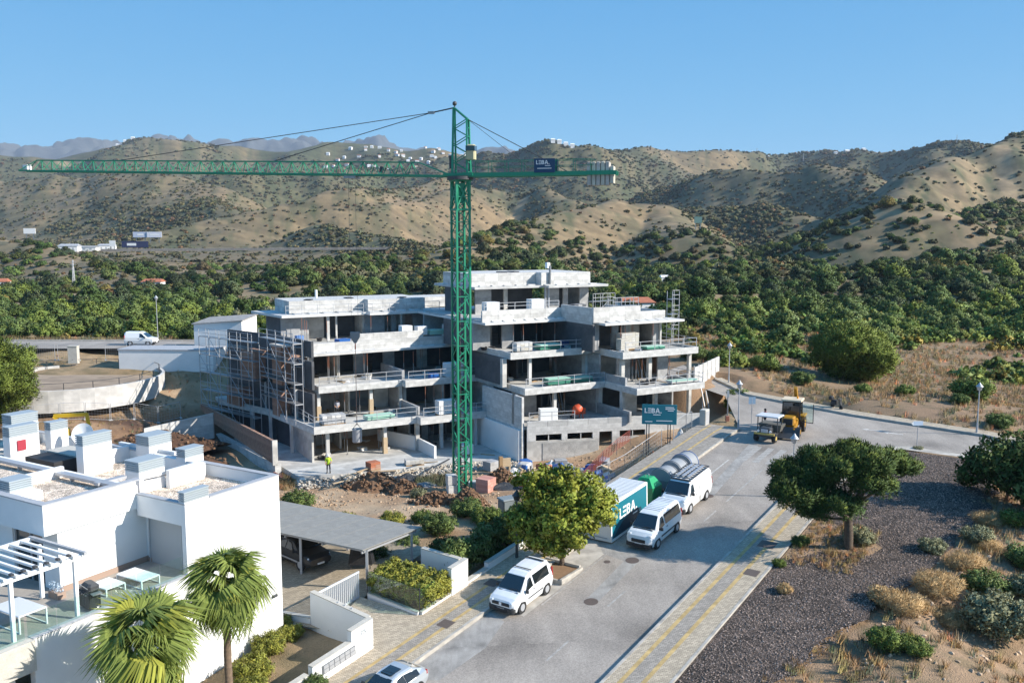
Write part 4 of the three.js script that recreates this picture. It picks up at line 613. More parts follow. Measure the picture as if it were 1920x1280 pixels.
hx('roof_upstand', M.white, -5.0, -4.7, 7.05, 8.0, 0.9, 3.1); hx('roof_upstand', M.white, -9.0, -4.9, 7.05, 7.85, 0.6, 0.9); hx('roof_upstand', M.white, -13.2, -8.2, 7.05, 7.9, -0.2, 0.0); hx('roof_upstand', M.white, -12, -11.8, 7.05, 7.9, 0.3, 1.6);
{ const c = mb(); c.tube(v3(-5.15, 7.75, 4.3), v3(-4.7, 7.75, 1.2), 0.025, 0.025, 5); c.build('roof_cable', M.darkSteel, house); }
{ const du = mb(); du.box(-10.2, 8.05, 6.35, 13, 0.14, 0.4).box(-5.6, 8.05, 5.9, 0.35, 0.14, 1.6); du.build('cable_tray', M.galv, house); for (let k = 0; k < 5; k++) hx('tray_foot', M.galv, -15 + k * 2.3, -14.9 + k * 2.3, 7.75, 8.0, 6.25, 6.45); }
hx('roof_tub', M.black, -14.6, -11.9, 7.05, 7.9, 3.0, 4.9); hx('tub_cover', M.beige, -14.7, -11.8, 7.9, 7.98, 2.2, 3.6);
hx('meter_box', mat(0.34, 0.03, 0.05, { roughness: 0.5 }), -16.9, -16.82, 7.75, 8.35, 3.5, 4.0);
{ const dish = mb(); const g = new THREE.LatheGeometry([[0.01, 0], [0.25, 0.03], [0.48, 0.11], [0.66, 0.22], [0.66, 0.24], [0.46, 0.14], [0.01, 0.03]].map((q) => new THREE.Vector2(...q)), 22); dish.geo(g, new THREE.Matrix4().makeRotationFromEuler(new THREE.Euler(1.2, 0.5, 0, 'YXZ')).setPosition(-15.0, 8.35, 1.0)); const dd = dish.build('satellite_dish', M.whiteTrim, house); mb().bar(v3(-15, 7.05, 1.0), v3(-15, 8.3, 1.1), 0.08).bar(v3(-15.2, 7.1, 1.0), v3(-14.7, 8.3, 2.0), 0.04).build('dish_mast', M.galv, dd); }
// pergola on the terrace
{ const p = thing('pergola', 'white slatted steel pergola standing on the house terrace', 'pergola', H2W(0, 4.1, 0), HTURN); const y1 = 2.55;
  for (const [x, z] of [[-0.45, 11.3], [-0.45, 14.0], [-3.6, 10.9]]) mb().slab(x - 0.07, x + 0.07, 0.12, y1, z - 0.07, z + 0.07).build('post', M.whiteTrim, p);
  mb().slab(-0.55, -0.38, y1, y1 + 0.16, 11.0, 14.4).build('beam', M.whiteTrim, p); mb().slab(-4.2, -4.03, y1 + 0.1, y1 + 0.26, 11.0, 14.4).build('beam', M.whiteTrim, p);
  mb().slab(-4.2, -0.2, y1 + 0.16, y1 + 0.3, 10.86, 11.0).build('beam', M.coping, p);
  for (let k = 0; k < 7; k++) mb().slab(-4.2, -0.25, y1 + 0.17, y1 + 0.27, 11.35 + k * 0.48, 11.47 + k * 0.48).build('slat', M.whiteTrim, p);
  for (let k = 0; k < 6; k++) mb().slab(-0.5, -0.3, y1 + 0.27, y1 + 0.36, 11.5 + k * 0.48, 11.62 + k * 0.48).build('slat_clip', M.darkSteel, p); }
function table(label, x0, x1, z0, z1, h, m) { const t = thing('terrace_table', label, 'table', H2W((x0 + x1) / 2, 4.1, (z0 + z1) / 2), HTURN), w = (x1 - x0) / 2, d = (z1 - z0) / 2; mb().rbox(0, h - 0.025, 0, 2 * w, 0.05, 2 * d, 0.02).build('table_top', m, t); for (const [sx, sz] of [[-1, -1], [1, -1], [1, 1], [-1, 1]]) mb().slab(sx * w - sx * 0.06, sx * w, 0, h - 0.05, sz * d - sz * 0.06, sz * d).build('leg', M.whiteTrim, t); for (const s of [-1, 1]) mb().slab(-w + 0.06, w - 0.06, 0.01, 0.05, s * d - s * 0.05, s * d).build('stretcher', M.whiteTrim, t); return t; }
table('long white dining table under the pergola', -3.1, -1.1, 12.2, 13.4, 0.75, mat(0.62, 0.65, 0.68, { roughness: 0.4 })); table('low pale lounge table beside the grey door', -2.5, -0.7, 7.0, 8.0, 0.42, M.whiteTrim); table('low white sun bed on the terrace by the barbecue', -2.6, -1.4, 8.3, 9.3, 0.36, M.whiteTrim);
{ const b = thing('barbecue', 'black gas barbecue with raised lid on the terrace', 'barbecue', H2W(-1.0, 4.1, 10.35), HTURN - 0.2); mb().rbox(0, 0.45, 0, 1.1, 0.75, 0.5, 0.04).build('cabinet', M.black, b); mb().rbox(0, 1.0, -0.05, 0.8, 0.3, 0.5, 0.1).build('lid', M.darkSteel, b); for (const s of [-1, 1]) mb().slab(s * 0.55, s * 0.85, 0.82, 0.86, -0.2, 0.2).build('side_shelf', M.steel, b); mb().slab(-0.4, 0.4, 1.0, 1.03, 0.22, 0.26).build('handle', M.steel, b); for (let k = 0; k < 4; k++) mb().tube(v3(-0.3 + k * 0.2, 0.72, 0.25), v3(-0.3 + k * 0.2, 0.72, 0.3), 0.03).build('knob', M.steel, b); }
{ const b = thing('potted_flowers', 'box of blue and white flowers at the corner of the terrace wall', 'flower box', H2W(-3.3, 4.1, 10.4), HTURN); mb().slab(-0.35, 0.35, 0, 0.3, -0.2, 0.2).build('planter', M.skirt, b); const l = mb(); for (let k = 0; k < 160; k++) { const c = v3(rr(-0.35, 0.35), rr(0.3, 0.7), rr(-0.2, 0.2)), u = v3(rr(-1, 1), rr(-1, 1), rr(-1, 1)).multiplyScalar(0.08), w = v3(rr(-1, 1), rr(-1, 1), rr(-1, 1)).multiplyScalar(0.08); l.tri(c, c.clone().add(u), c.clone().add(w)); } l.build('flowers', mat(0.4, 0.5, 0.6), b); }
// ---------------------------------------------------------------- front walls, gate, carport (on the road's frame: local x = n, local z = -s)
M.panelGrey = mat(0.36, 0.352, 0.325, { map: T_fine, size: 1.5, roughness: 0.85 }); M.gate = mat(0.62, 0.64, 0.66, { roughness: 0.5 }); M.drivePave = mat(0.47, 0.39, 0.28, { map: T_pave, size: 3.2, roughness: 0.92 });
const onRoad = (name, label, cat, s, n, dy, group) => thing(name, label, cat, RP(s, n, dy), ROADTURN, group);
// paved forecourt under the carport
setting(poly2('paved_yard', [[30.4, -34.0], [33.9, -34.5], [41, -35.6], [42, -44], [42, -52], [33, -46], [29.6, -37.4]], 0.05, M.drivePave), 'sandy block paving in the carport yard', 'paved yard');
function wallRun(name, label, pts, h0, h1, t, m) { // pts [s, n, top above road]
  const o = thing(name, label, 'wall'); for (let i = 0; i + 1 < pts.length; i++) { const [s0, n0, t0] = pts[i], [s1, n1, t1] = pts[i + 1], p = RP(s0, n0), q = RP(s1, n1), d = q.clone().sub(p).setY(0).normalize(), e = v3(-d.z, 0, d.x).multiplyScalar(t / 2);
    const c = (b, k, y) => v3(b.x + e.x * k, b.y + y, b.z + e.z * k), A = mb().hexa([c(p, -1, h0), c(q, -1, h0), c(q, 1, h0), c(p, 1, h0), c(p, -1, t0), c(q, -1, t1), c(q, 1, t1), c(p, 1, t0)]); A.build('wall_panel', m, o);
    const g = e.clone().multiplyScalar(1.12), cc = (b, k, y) => v3(b.x + g.x * k, b.y + y, b.z + g.z * k); mb().hexa([cc(p, -1, t0), cc(q, -1, t1), cc(q, 1, t1), cc(p, 1, t0), cc(p, -1, t0 + 0.05), cc(q, -1, t1 + 0.05), cc(q, 1, t1 + 0.05), cc(p, 1, t0 + 0.05)]).build('coping', M.beige, o); }
  return o; }
{ const o = wallRun('entrance_wall', 'stepped white entrance wall with letterboxes and a house number', [[30.25, -30.15, 1.75], [28.75, -30.15, 1.75]], -0.5, 0, 0.3, M.white);
  const o2 = [[28.75, -30.15, 1.2], [26.2, -30.15, 1.2]]; const p = RP(28.75, -30.15), q = RP(26.2, -30.15), d = q.clone().sub(p).setY(0).normalize(), e = v3(-d.z, 0, d.x).multiplyScalar(0.15), c = (b, k, y) => v3(b.x + e.x * k, b.y + y, b.z + e.z * k);
  mb().hexa([c(p, -1, -0.5), c(q, -1, -0.5), c(q, 1, -0.5), c(p, 1, -0.5), c(p, -1, 1.2), c(q, -1, 1.2), c(q, 1, 1.2), c(p, 1, 1.2)]).build('wall_panel', M.white, o); mb().hexa([c(p, -1.12, 1.2), c(q, -1.12, 1.2), c(q, 1.12, 1.2), c(p, 1.12, 1.2), c(p, -1.12, 1.25), c(q, -1.12, 1.25), c(q, 1.12, 1.25), c(p, 1.12, 1.25)]).build('coping', M.beige, o);
  // letterboxes: a grey plate with two rows of small doors
  const F = new THREE.Group(); F.name = 'letterbox_panel'; o.add(F); F.position.copy(RP(28.0, -30.15)); F.rotation.order = 'YXZ'; F.rotation.set(0.09, ROADTURN, 0); mb().slab(0.15, 0.18, 0.52, 0.98, -1.05, 1.15).build('plate', mat(0.13, 0.14, 0.15), F); for (let i = 0; i < 6; i++) for (let j = 0; j < 2; j++) mb().slab(0.18, 0.2, 0.56 + j * 0.21, 0.74 + j * 0.21, -1.0 + i * 0.35, -0.69 + i * 0.35).build('letterbox_door', M.galv, F);
  signs.push([o, 0, 0, 0, 0, '25']);
  const w2 = wallRun('yard_wall', 'white wall running from the entrance wall into the yard', [[30.25, -30.3, 1.75], [30.6, -34.9, 1.85]], -0.5, 0, 0.28, M.white); const w3 = wallRun('yard_wall', 'low white wall between the garden and the carport yard', [[30.6, -35.0, 0.35], [29.9, -38.2, 0.35]], -0.5, 0, 0.25, M.white);
  const w4 = wallRun('garden_wall', 'low white garden wall with gate by the leafy bush', [[26.0, -30.2, 0.9], [25.0, -30.2, 0.9]], -0.6, 0, 0.3, M.white); wallRun('garden_wall', 'white end wall of the house garden near the frame edge', [[23.6, -30.2, 1.0], [19, -30.2, 1.0]], -0.6, 0, 0.3, M.white);
  for (let k = 0; k < 3; k++) mb().geo(new THREE.CylinderGeometry(0.05, 0.07, 0.12, 8), new THREE.Matrix4().setPosition(RP(30.35 + k * 0.04, -31.6 - k * 0.55, 1.84))).build('wall_light', M.galv, w2); }
function slatGate(name, label, s0, n0, s1, n1, h, n) { const o = thing(name, label, 'gate'); const f = (t, y) => RP(lerp(s0, s1, t), lerp(n0, n1, t), y); mb().bar(f(0, 0.1), f(1, 0.1), 0.06, 0.1).build('bottom_rail', M.gate, o); mb().bar(f(0, h), f(1, h), 0.06, 0.1).build('top_rail', M.gate, o); for (let k = 0; k < n; k++) { const t = (k + 0.5) / n; mb().bar(f(t, 0.12), f(t, h - 0.02), 0.11, 0.03, v3(0.576, 0, -0.817)).build('slat', M.gate, o); } return o; }
slatGate('driveway_gate', 'pale grey slatted sliding gate to the carport yard', 30.8, -34.9, 34.0, -34.75, 1.6, 22); slatGate('garden_gate', 'narrow pale slatted gate beside the letterbox wall', 25.0, -30.25, 23.7, -30.25, 0.95, 9);
// hedge in its glass-fronted planter
{ const w = wallRun('planter_wall', 'low white planter wall below the glazed hedge', [[34.3, -34.3, 0.32], [34.0, -30.25, 0.32]], -0.4, 0, 0.2, M.white); wallRun('planter_wall', 'low white planter wall facing the footway', [[34.1, -30.15, 0.3], [36.6, -30.15, 0.3]], -0.4, 0, 0.2, M.white);
  const p = wallRun('gate_pier', 'white rendered pier with meter doors beside the hedge', [[36.6, -30.15, 1.75], [38.1, -30.15, 1.75]], -0.4, 0, 0.3, M.white); wallRun('pier_return', 'white wall top leading back from the meter pier', [[37.9, -30.4, 1.75], [38.0, -33.4, 1.75]], -0.4, 0, 0.3, M.white);
  const F = new THREE.Group(); F.name = 'meter_door'; p.add(F); F.position.copy(RP(37.35, -30.15)); F.rotation.order = 'YXZ'; F.rotation.set(0.09, ROADTURN, 0); mb().slab(0.15, 0.17, 0.65, 1.3, -0.45, 0.45).build('door_leaf', M.whiteTrim, F);
  const gl = thing('glass_screen', 'greenish glass screen in front of the clipped hedge', 'glass screen'); const gq = (s0, n0, s1, n1) => mb().bar(RP(s0, n0, 1.0), RP(s1, n1, 1.0), 0.015, 1.3).build('glass_pane', M.glass, gl); gq(34.22, -34.25, 34.1, -32.2); gq(34.1, -32.15, 33.98, -30.2); gq(34.05, -30.1, 35.3, -30.1); for (const [s, n] of [[34.25, -34.35], [33.98, -30.12]]) mb().bar(RP(s, n, 0.3), RP(s, n, 1.75), 0.05).build('glass_post', M.darkSteel, gl);
  wallRun('verge_wall', 'long low white wall along the footway under the shrubs', [[38.1, -30.25, 0.3], [40.2, -30.25, 0.3]], -0.6, 0, 0.3, M.white); wallRun('verge_wall', 'white low wall under the shrubs behind the lamp post', [[40.2, -30.25, 0.62], [48, -30.3, 0.5]], -0.6, 0, 0.3, M.white); }
// carport: thin panelled roof on posts
{ const c = thing('carport', 'grey panelled carport roof on slim steel posts', 'carport'); const A = [34.5, -35.0], B_ = [39.5, -34.9], C_ = [38.2, -47.5], D_ = [33.2, -44.0]; // A near right, B far right
  const yA = 1.72, up = v3(0, 0.06, 0), P_ = (u, v) => { const s = lerp(lerp(34.55, 39.6, v), lerp(33.1, 38.15, v), u), n = lerp(lerp(-34.95, -34.85, v), lerp(-47.5, -47.4, v), u); return v3(RP(s, n).x, 2.1 - 0.05 * u, RP(s, n).z); };
  const nu = 9, nv = 3; for (let i = 0; i < nu; i++) for (let j = 0; j < nv; j++) { const e = 0.0012, a = P_(i / nu + e, j / nv + e), b = P_((i + 1) / nu - e, j / nv + e), d = P_((i + 1) / nu - e, (j + 1) / nv - e), f = P_(i / nu + e, (j + 1) / nv - e); mb().hexa([a, f, d, b, a.clone().add(up), f.clone().add(up), d.clone().add(up), b.clone().add(up)]).build('roof_panel', M.panelGrey, c); }
  for (const v of [0.06, 0.94]) mb().bar(P_(0.01, v).sub(v3(0, 0.09, 0)), P_(0.99, v).sub(v3(0, 0.09, 0)), 0.1, 0.16).build('beam', M.galv, c); for (let i = 0; i <= 4; i++) mb().bar(P_(0.02 + i * 0.235, 0.03).sub(v3(0, 0.2, 0)), P_(0.02 + i * 0.235, 0.97).sub(v3(0, 0.2, 0)), 0.08, 0.12).build('rafter', M.galv, c);
  for (const [u, v] of [[0.015, 0.1], [0.015, 0.86], [0.42, 0.1], [0.42, 0.86], [0.8, 0.1], [0.8, 0.86]]) { const q = P_(u, v); mb().slab(q.x - 0.07, q.x + 0.07, -1.2, q.y - 0.1, q.z - 0.07, q.z + 0.07).build('post', M.galv, c); } }
// ---------------------------------------------------------------- plants
const leafMat = (r, g, b, t = 0.22) => { const m = mat(r, g, b, { phys: true, roughness: 0.75, side: THREE.DoubleSide, vertexColors: true, transmission: t, thickness: 0, specularIntensity: 0.3 }); return m; };
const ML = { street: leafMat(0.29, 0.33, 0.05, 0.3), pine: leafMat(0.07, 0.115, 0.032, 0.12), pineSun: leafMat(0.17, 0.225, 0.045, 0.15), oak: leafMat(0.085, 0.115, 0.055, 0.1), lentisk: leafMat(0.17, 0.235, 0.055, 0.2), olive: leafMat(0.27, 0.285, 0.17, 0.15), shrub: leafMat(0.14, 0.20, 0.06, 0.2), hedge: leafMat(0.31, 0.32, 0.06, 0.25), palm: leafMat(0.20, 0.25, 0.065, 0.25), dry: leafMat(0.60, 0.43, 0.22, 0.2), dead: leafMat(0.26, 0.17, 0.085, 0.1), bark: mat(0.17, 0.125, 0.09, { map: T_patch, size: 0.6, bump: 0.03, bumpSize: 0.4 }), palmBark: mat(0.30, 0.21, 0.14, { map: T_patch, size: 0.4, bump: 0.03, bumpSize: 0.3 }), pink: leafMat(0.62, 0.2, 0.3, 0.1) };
const rdir = () => { const z = rr(-1, 1), a = rr(0, 6.2832), q = Math.sqrt(1 - z * z); return v3(q * Math.cos(a), z, q * Math.sin(a)); };
// crown: lobes [x, y, z, rx, ry, rz]; clumps of leaves sit in the outer part of the lobes
function crown(lobes, clumps, leaves, rc, ls, o = {}) {
  const b = mb(); b.c = []; const vol = lobes.map((l) => Math.cbrt(l[3] * l[4] * l[5]) ** 2), tot = vol.reduce((a, c) => a + c, 0);
  for (let i = 0; i < clumps; i++) {
    let t = rnd() * tot, k = 0; while (k < lobes.length - 1 && (t -= vol[k]) > 0) k++;
    const L = lobes[k], d = rdir(); if (o.top && d.y < -0.35) d.y *= -0.5; const q = Math.pow(rnd(), 0.33) * (o.shell ? 1 : 1), c = v3(L[0] + d.x * L[3] * q, L[1] + d.y * L[4] * q, L[2] + d.z * L[5] * q), tone = rr(0.72, 1.2) * (o.tone || 1), warm = rr(-0.06, 0.1), r = rc * rr(0.7, 1.25);
    for (let j = 0; j < leaves; j++) {
      const e = rdir(), p = c.clone().addScaledVector(e, r * Math.pow(rnd(), 0.4) ), out = e.clone().multiplyScalar(o.soft ? 0.35 : 0.7).addScaledVector(d, o.soft ? 0.9 : 0.6).add(v3(0, 0.25, 0)).normalize();
      let ax; if (o.needle) ax = e.clone().add(v3(0, 0.35, 0)).normalize(); else ax = rdir(); const side = new THREE.Vector3().crossVectors(ax, rdir()).normalize(), s = ls * rr(0.7, 1.3), w = s * (o.slim || 0.5);
      const A = p.clone().addScaledVector(ax, -s * 0.5), Bq = p.clone().addScaledVector(ax, s * 0.5), Cq = p.clone().addScaledVector(side, w * 0.5), D = p.clone().addScaledVector(side, -w * 0.5);
      const nn = out.clone().addScaledVector(rdir(), o.soft ? 0.12 : 0.45).normalize();
      const f = tone * (o.soft ? rr(0.94, 1.06) : rr(0.85, 1.15)); const cc = [f * (1 + warm), f, f * (1 - warm)];
      const gn = new THREE.Vector3().crossVectors(side, ax).dot(nn) < 0; // wind each leaf so that its face and its normal agree
      if (o.needle || o.tri) { gn ? b.tri(Cq, D, Bq, nn, nn, nn) : b.tri(D, Cq, Bq, nn, nn, nn); b.c.push(...cc, ...cc, ...cc); } else { if (gn) { b.tri(A, Bq, Cq, nn, nn, nn); b.tri(A, D, Bq, nn, nn, nn); } else { b.tri(A, Cq, Bq, nn, nn, nn); b.tri(A, Bq, D, nn, nn, nn); } for (let q2 = 0; q2 < 6; q2++) b.c.push(...cc); }
    }
  }
  return b.geometry();
}
function limb(b, p, q, r0, r1, bend = 0.1, n = 4) { let a = p; for (let i = 1; i <= n; i++) { const t = i / n, c = p.clone().lerp(q, t).add(v3(rr(-bend, bend), 0, rr(-bend, bend)).multiplyScalar(i < n ? 1 : 0)); b.tube(a, c, lerp(r0, r1, (i - 1) / n), lerp(r0, r1, t), 7); a = c; } return b; }
function addGeo(name, g, m, parent) { const o = new THREE.Mesh(g, m); o.name = name; parent.add(o); return o; }
// street tree by the parked white car
{ const t = thing('street_tree', 'leafy yellow green street tree in a square pit by the kerb', 'tree', RP(43.2, -26.75, 0.1)); const b = mb(); limb(b, v3(0, -0.2, 0), v3(0.05, 1.3, 0), 0.17, 0.14, 0.03); const L = []; for (let k = 0; k < 9; k++) { const a = k * 2.4, h = rr(2.2, 4.8), r = rr(1.0, 2.3); limb(b, v3(0.05, 1.2 + (k % 3) * 0.4, 0), v3(Math.cos(a) * r, h, Math.sin(a) * r), 0.09, 0.03, 0.15); L.push([Math.cos(a) * r, h, Math.sin(a) * r, rr(1.0, 1.5), rr(0.9, 1.3), rr(1.0, 1.5)]); } b.build('trunk', ML.bark, t);
  L.push([0, 3.4, 0, 2.2, 2.1, 2.2], [0, 5.1, 0, 1.1, 0.9, 1.1], [-1.9, 2.4, 0.3, 1.3, 1.2, 1.2], [1.9, 3.2, 0.2, 1.3, 1.1, 1.2], [-0.6, 1.6, 0.6, 1.4, 0.8, 1.2], [2.6, 3.9, -0.3, 0.7, 0.6, 0.7], [-2.6, 3.0, 0, 0.7, 0.7, 0.7]); addGeo('crown', crown(L, 700, 48, 0.4, 0.26, { slim: 0.55 }), ML.street, t);
  const pit = onRoad('tree_pit', 'square earth tree pit with raised stone kerbs', 'tree pit', 42.2, -26.7, 0); for (const [x, z, w, d] of [[-1.25, 0, 0.16, 2.4], [1.25, 0, 0.16, 2.4], [0, -1.12, 2.34, 0.16], [0, 1.12, 2.34, 0.16]]) mb().box(x, 0.1 - z * -0.09 * -1, z, w, 0.3, d).build('pit_kerb', M.kerb, pit); mb().box(0, 0.06, 0, 2.3, 0.06, 2.1, 0, 0.09).build('pit_earth', mat(0.36, 0.22, 0.12, { map: T_fine, size: 1 }), pit); }
// umbrella pine on the gravel lot
{ const t = thing('umbrella_pine', 'dark umbrella pine leaning over the footway beside the gravel lot', 'pine tree', RP(53.5, -12.5, 0.1)); const b = mb(); limb(b, v3(0, -0.3, 0), v3(-0.15, 2.0, 0), 0.3, 0.24, 0.03); const L = []; const tips = [[-3.2, 3.3, 0.4, 1.5, 0.95], [-2.2, 4.2, -0.8, 1.6, 1.0], [-4.1, 3.6, 0.2, 1.0, 0.8], [-1.2, 3.0, 1.2, 1.4, 0.8], [-0.6, 4.9, 0, 1.8, 1.0], [0.9, 5.4, 0.4, 1.6, 0.8], [2.2, 5.2, -0.4, 1.4, 0.75], [3.2, 5.0, 0, 0.9, 0.5], [-1.6, 5.2, -1.2, 1.3, 0.8], [0.6, 4.3, 1.4, 1.3, 0.7], [-2.8, 2.6, 0.9, 1.0, 0.5], [0.3, 5.8, -0.8, 1.1, 0.6], [-3.4, 4.4, -1.2, 1.1, 0.8], [1.4, 4.6, -1.2, 1.2, 0.6]];
  for (const [x, y, z, rx, ry] of tips) { limb(b, v3(-0.15, 1.6 + rnd() * 0.8, 0), v3(x, y - 0.3, z), 0.11, 0.03, 0.14); L.push([x, y, z, rx, ry, rx]); } b.build('trunk', ML.bark, t); addGeo('crown', crown(L, 1700, 80, 0.33, 0.34, { needle: 1, slim: 0.2, top: 1 }), ML.pine, t); const tip = L.map((l) => [l[0], l[1] + l[4] * 0.5, l[2], l[3], l[4] * 0.7, l[5]]); addGeo('sunlit_tips', crown(tip, 420, 50, 0.26, 0.28, { needle: 1, slim: 0.14, top: 1 }), ML.pineSun, t); }  // lighter needles on the lobe tops: sunlight on the tips, put into the colour
// generic builders
function bushy(kind, r, h, clumps, leaves, rc, ls, o) { const L = [[0, h * 0.5, 0, r * 0.8, h * 0.48, r * 0.8]]; for (let k = 0; k < 6; k++) { const a = k * 1.05 + rr(0, 0.6); L.push([Math.cos(a) * r * 0.55, h * rr(0.35, 0.62), Math.sin(a) * r * 0.55, r * 0.45, h * 0.33, r * 0.45]); } return crown(L, clumps, leaves, rc, ls, o); }
function tree(name, label, cat, pos, g, m, s, trunkH, group) { const t = thing(name, label, cat, pos, rr(0, 6.28), group); const b = mb(); limb(b, v3(0, -0.6, 0), v3(0, trunkH, 0), 0.16 * s, 0.1 * s, 0.05 * s, 3); for (let k = 0; k < 4; k++) { const a = k * 1.6; limb(b, v3(0, trunkH * 0.7, 0), v3(Math.cos(a) * s, trunkH + s * 0.8, Math.sin(a) * s), 0.07 * s, 0.02 * s, 0.1 * s, 3); } b.build('trunk', ML.bark, t); addGeo('crown', g, m, t); return t; }
const at = (x, z, dy = 0) => V(x, landAll(x, z) + dy, z);
{ const g = crown([[0, 4.2, 0, 4.6, 2.6, 4.6], [-3.2, 3.4, 0.6, 2.4, 1.8, 2.4], [3.4, 3.6, 0, 2.3, 1.8, 2.4], [0, 5.8, 0, 3, 1.3, 3], [1, 3, 2.6, 2.4, 1.6, 2.2], [-1.6, 2.6, 2.4, 2.2, 1.6, 2], [0, 1.6, 1, 4, 1.6, 3.5]], 1500, 56, 0.6, 0.5, { needle: 1, slim: 0.24 }); tree('stone_pine', 'large rounded green pine beyond the side street', 'pine tree', at(42, 106.5), g, ML.pineSun, 1.6, 2.4); }
{ const g = crown([[0, 6, 0, 4.2, 3, 4], [-2.6, 4, 1, 3, 2.6, 3], [2.8, 4.2, 1, 2.8, 2.4, 2.8], [0.5, 8.6, 0, 2.6, 1.8, 2.6], [3.6, 2.2, 1.4, 1.7, 1.5, 1.6], [-1, 2, 2, 2.6, 1.8, 2.4], [-3, 7.4, 0, 2, 1.8, 2]], 1500, 56, 0.55, 0.45, { needle: 1, slim: 0.22 }); tree('pine_tree', 'big bushy green pine behind the roof vents of the white house', 'pine tree', at(-52.3, 86, 0.2), g, ML.pineSun, 1.5, 3).scale.setScalar(0.92); }
{ const g = crown([[0, 2.0, 0, 1.9, 1.5, 1.9], [-1.2, 1.4, 0.5, 1.3, 1.1, 1.3], [1.3, 1.6, 0, 1.3, 1.2, 1.3]], 260, 34, 0.36, 0.26, { slim: 0.45 }); for (const [x, z, dy, s, m, l] of [[33.9, 57.4, 0.0, 1.35, ML.pine, 'dark rounded tree at the far edge of the gravel lot'], [36.4, 53.5, -0.6, 1.6, ML.shrub, 'dark leafy tree beside the lot, at the edge of the view'], [24.8, 93, 0, 0.75, ML.lentisk, 'small green tree between the concrete fence and the site corner']]) { const o = tree('small_tree', l, 'tree', at(x, z, dy), g, m, 0.7, 0.9); o.scale.setScalar(s); } }
// shrubs near the road and on the banks
const G_sh = [0, 1, 2].map(() => bushy(0, 1, 1.1, 260, 36, 0.17, 0.095, { slim: 0.5 })), G_dry = [0, 1].map(() => bushy(0, 1, 0.8, 260, 44, 0.2, 0.26, { needle: 1, slim: 0.055 }));
function shrub(label, x, z, r, m, dy = 0, g, group) { const o = thing('shrub', label, 'shrub', at(x, z, dy - 0.08), rr(0, 6.28), group); addGeo('foliage', g || G_sh[Math.floor(rnd() * 3)], m, o); const b = mb(); for (let k = 0; k < 5; k++) { const a = k * 1.26; b.tube(v3(0, -0.2, 0), v3(Math.cos(a) * 0.45, 0.55, Math.sin(a) * 0.45), 0.03, 0.015, 5); } b.build('stems', ML.bark, o); o.scale.setScalar(r); return o; }
const rs = (s, n) => [S2X(s, n), S2Z(s, n)];
for (const [l, s, n, r, m, dy] of [
  ['grey green shrub at the foot of the umbrella pine', 54.6, -12.2, 1.0, ML.olive, 0.1], ['low bluish shrub on the footway edge below the pine', 52.6, -15.2, 0.62, ML.shrub, 0.1], ['pale dry tuft on the gravel near the footway', 46.2, -14.1, 0.5, ML.dry, 0.1], ['grey shrub casting shade on the gravel edge', 55.5, -8.2, 0.85, ML.olive, 0], ['pale olive shrub on the bank below the gravel', 58.2, -6.2, 1.0, ML.olive, 0], ['straw coloured brush at the gravel edge', 47.8, -9.3, 0.85, ML.dry, 0], ['small weed at the footway edge near the pine', 49.2, -15.4, 0.45, ML.lentisk, 0.1],
  ['big grey olive bush low on the bank', 50.0, -4.1, 2.1, ML.olive, 0], ['bright green bush at the bottom edge of the bank', 43.2, -8.2, 1.0, ML.lentisk, 0], ['second bright green bush at the bottom edge of the bank', 43.4, -6.9, 0.8, ML.lentisk, 0], ['dark bush in the hollow beside the olive bush', 52.5, -5.0, 1.3, ML.shrub, -0.2], ['green bush on the bank under the dark trees', 62, -4.6, 1.0, ML.lentisk, 0], ['dense green bush at the right edge of the bank', 57, -3.2, 1.4, ML.shrub, 0], ['bluish green bush behind the olive bush', 53.5, -2.8, 1.4, ML.olive, 0], ['green tuft at the corner of the side street', 75.2, -7.3, 0.55, ML.lentisk, 0], ['little bush at the foot of the street sign', 75.3, -12.6, 0.45, ML.olive, 0], ['yellow flowering tuft on the bank', 44.7, -7.4, 0.3, ML.hedge, 0]]) { const [x, z] = rs(s, n); shrub(l, x, z, r, m, dy); }
for (const [l, s, n, r] of [['golden dry brush mound by the gravel edge', 47.5, -8.3, 1.2], ['dry brown brush mound in the middle of the bank', 50.5, -7.2, 1.3], ['golden dry brush below the straw brush', 48.8, -6.4, 1.0], ['rusty dry brush on the upper bank', 57.8, -5.6, 0.8], ['dry brush mound beside the pale olive shrub', 54.3, -6.3, 1.1], ['dry grass mound at the top of the bank', 61.5, -6.0, 1.0]]) { const [x, z] = rs(s, n); shrub(l, x, z, r, ML.dry, 0, G_dry[0]); }
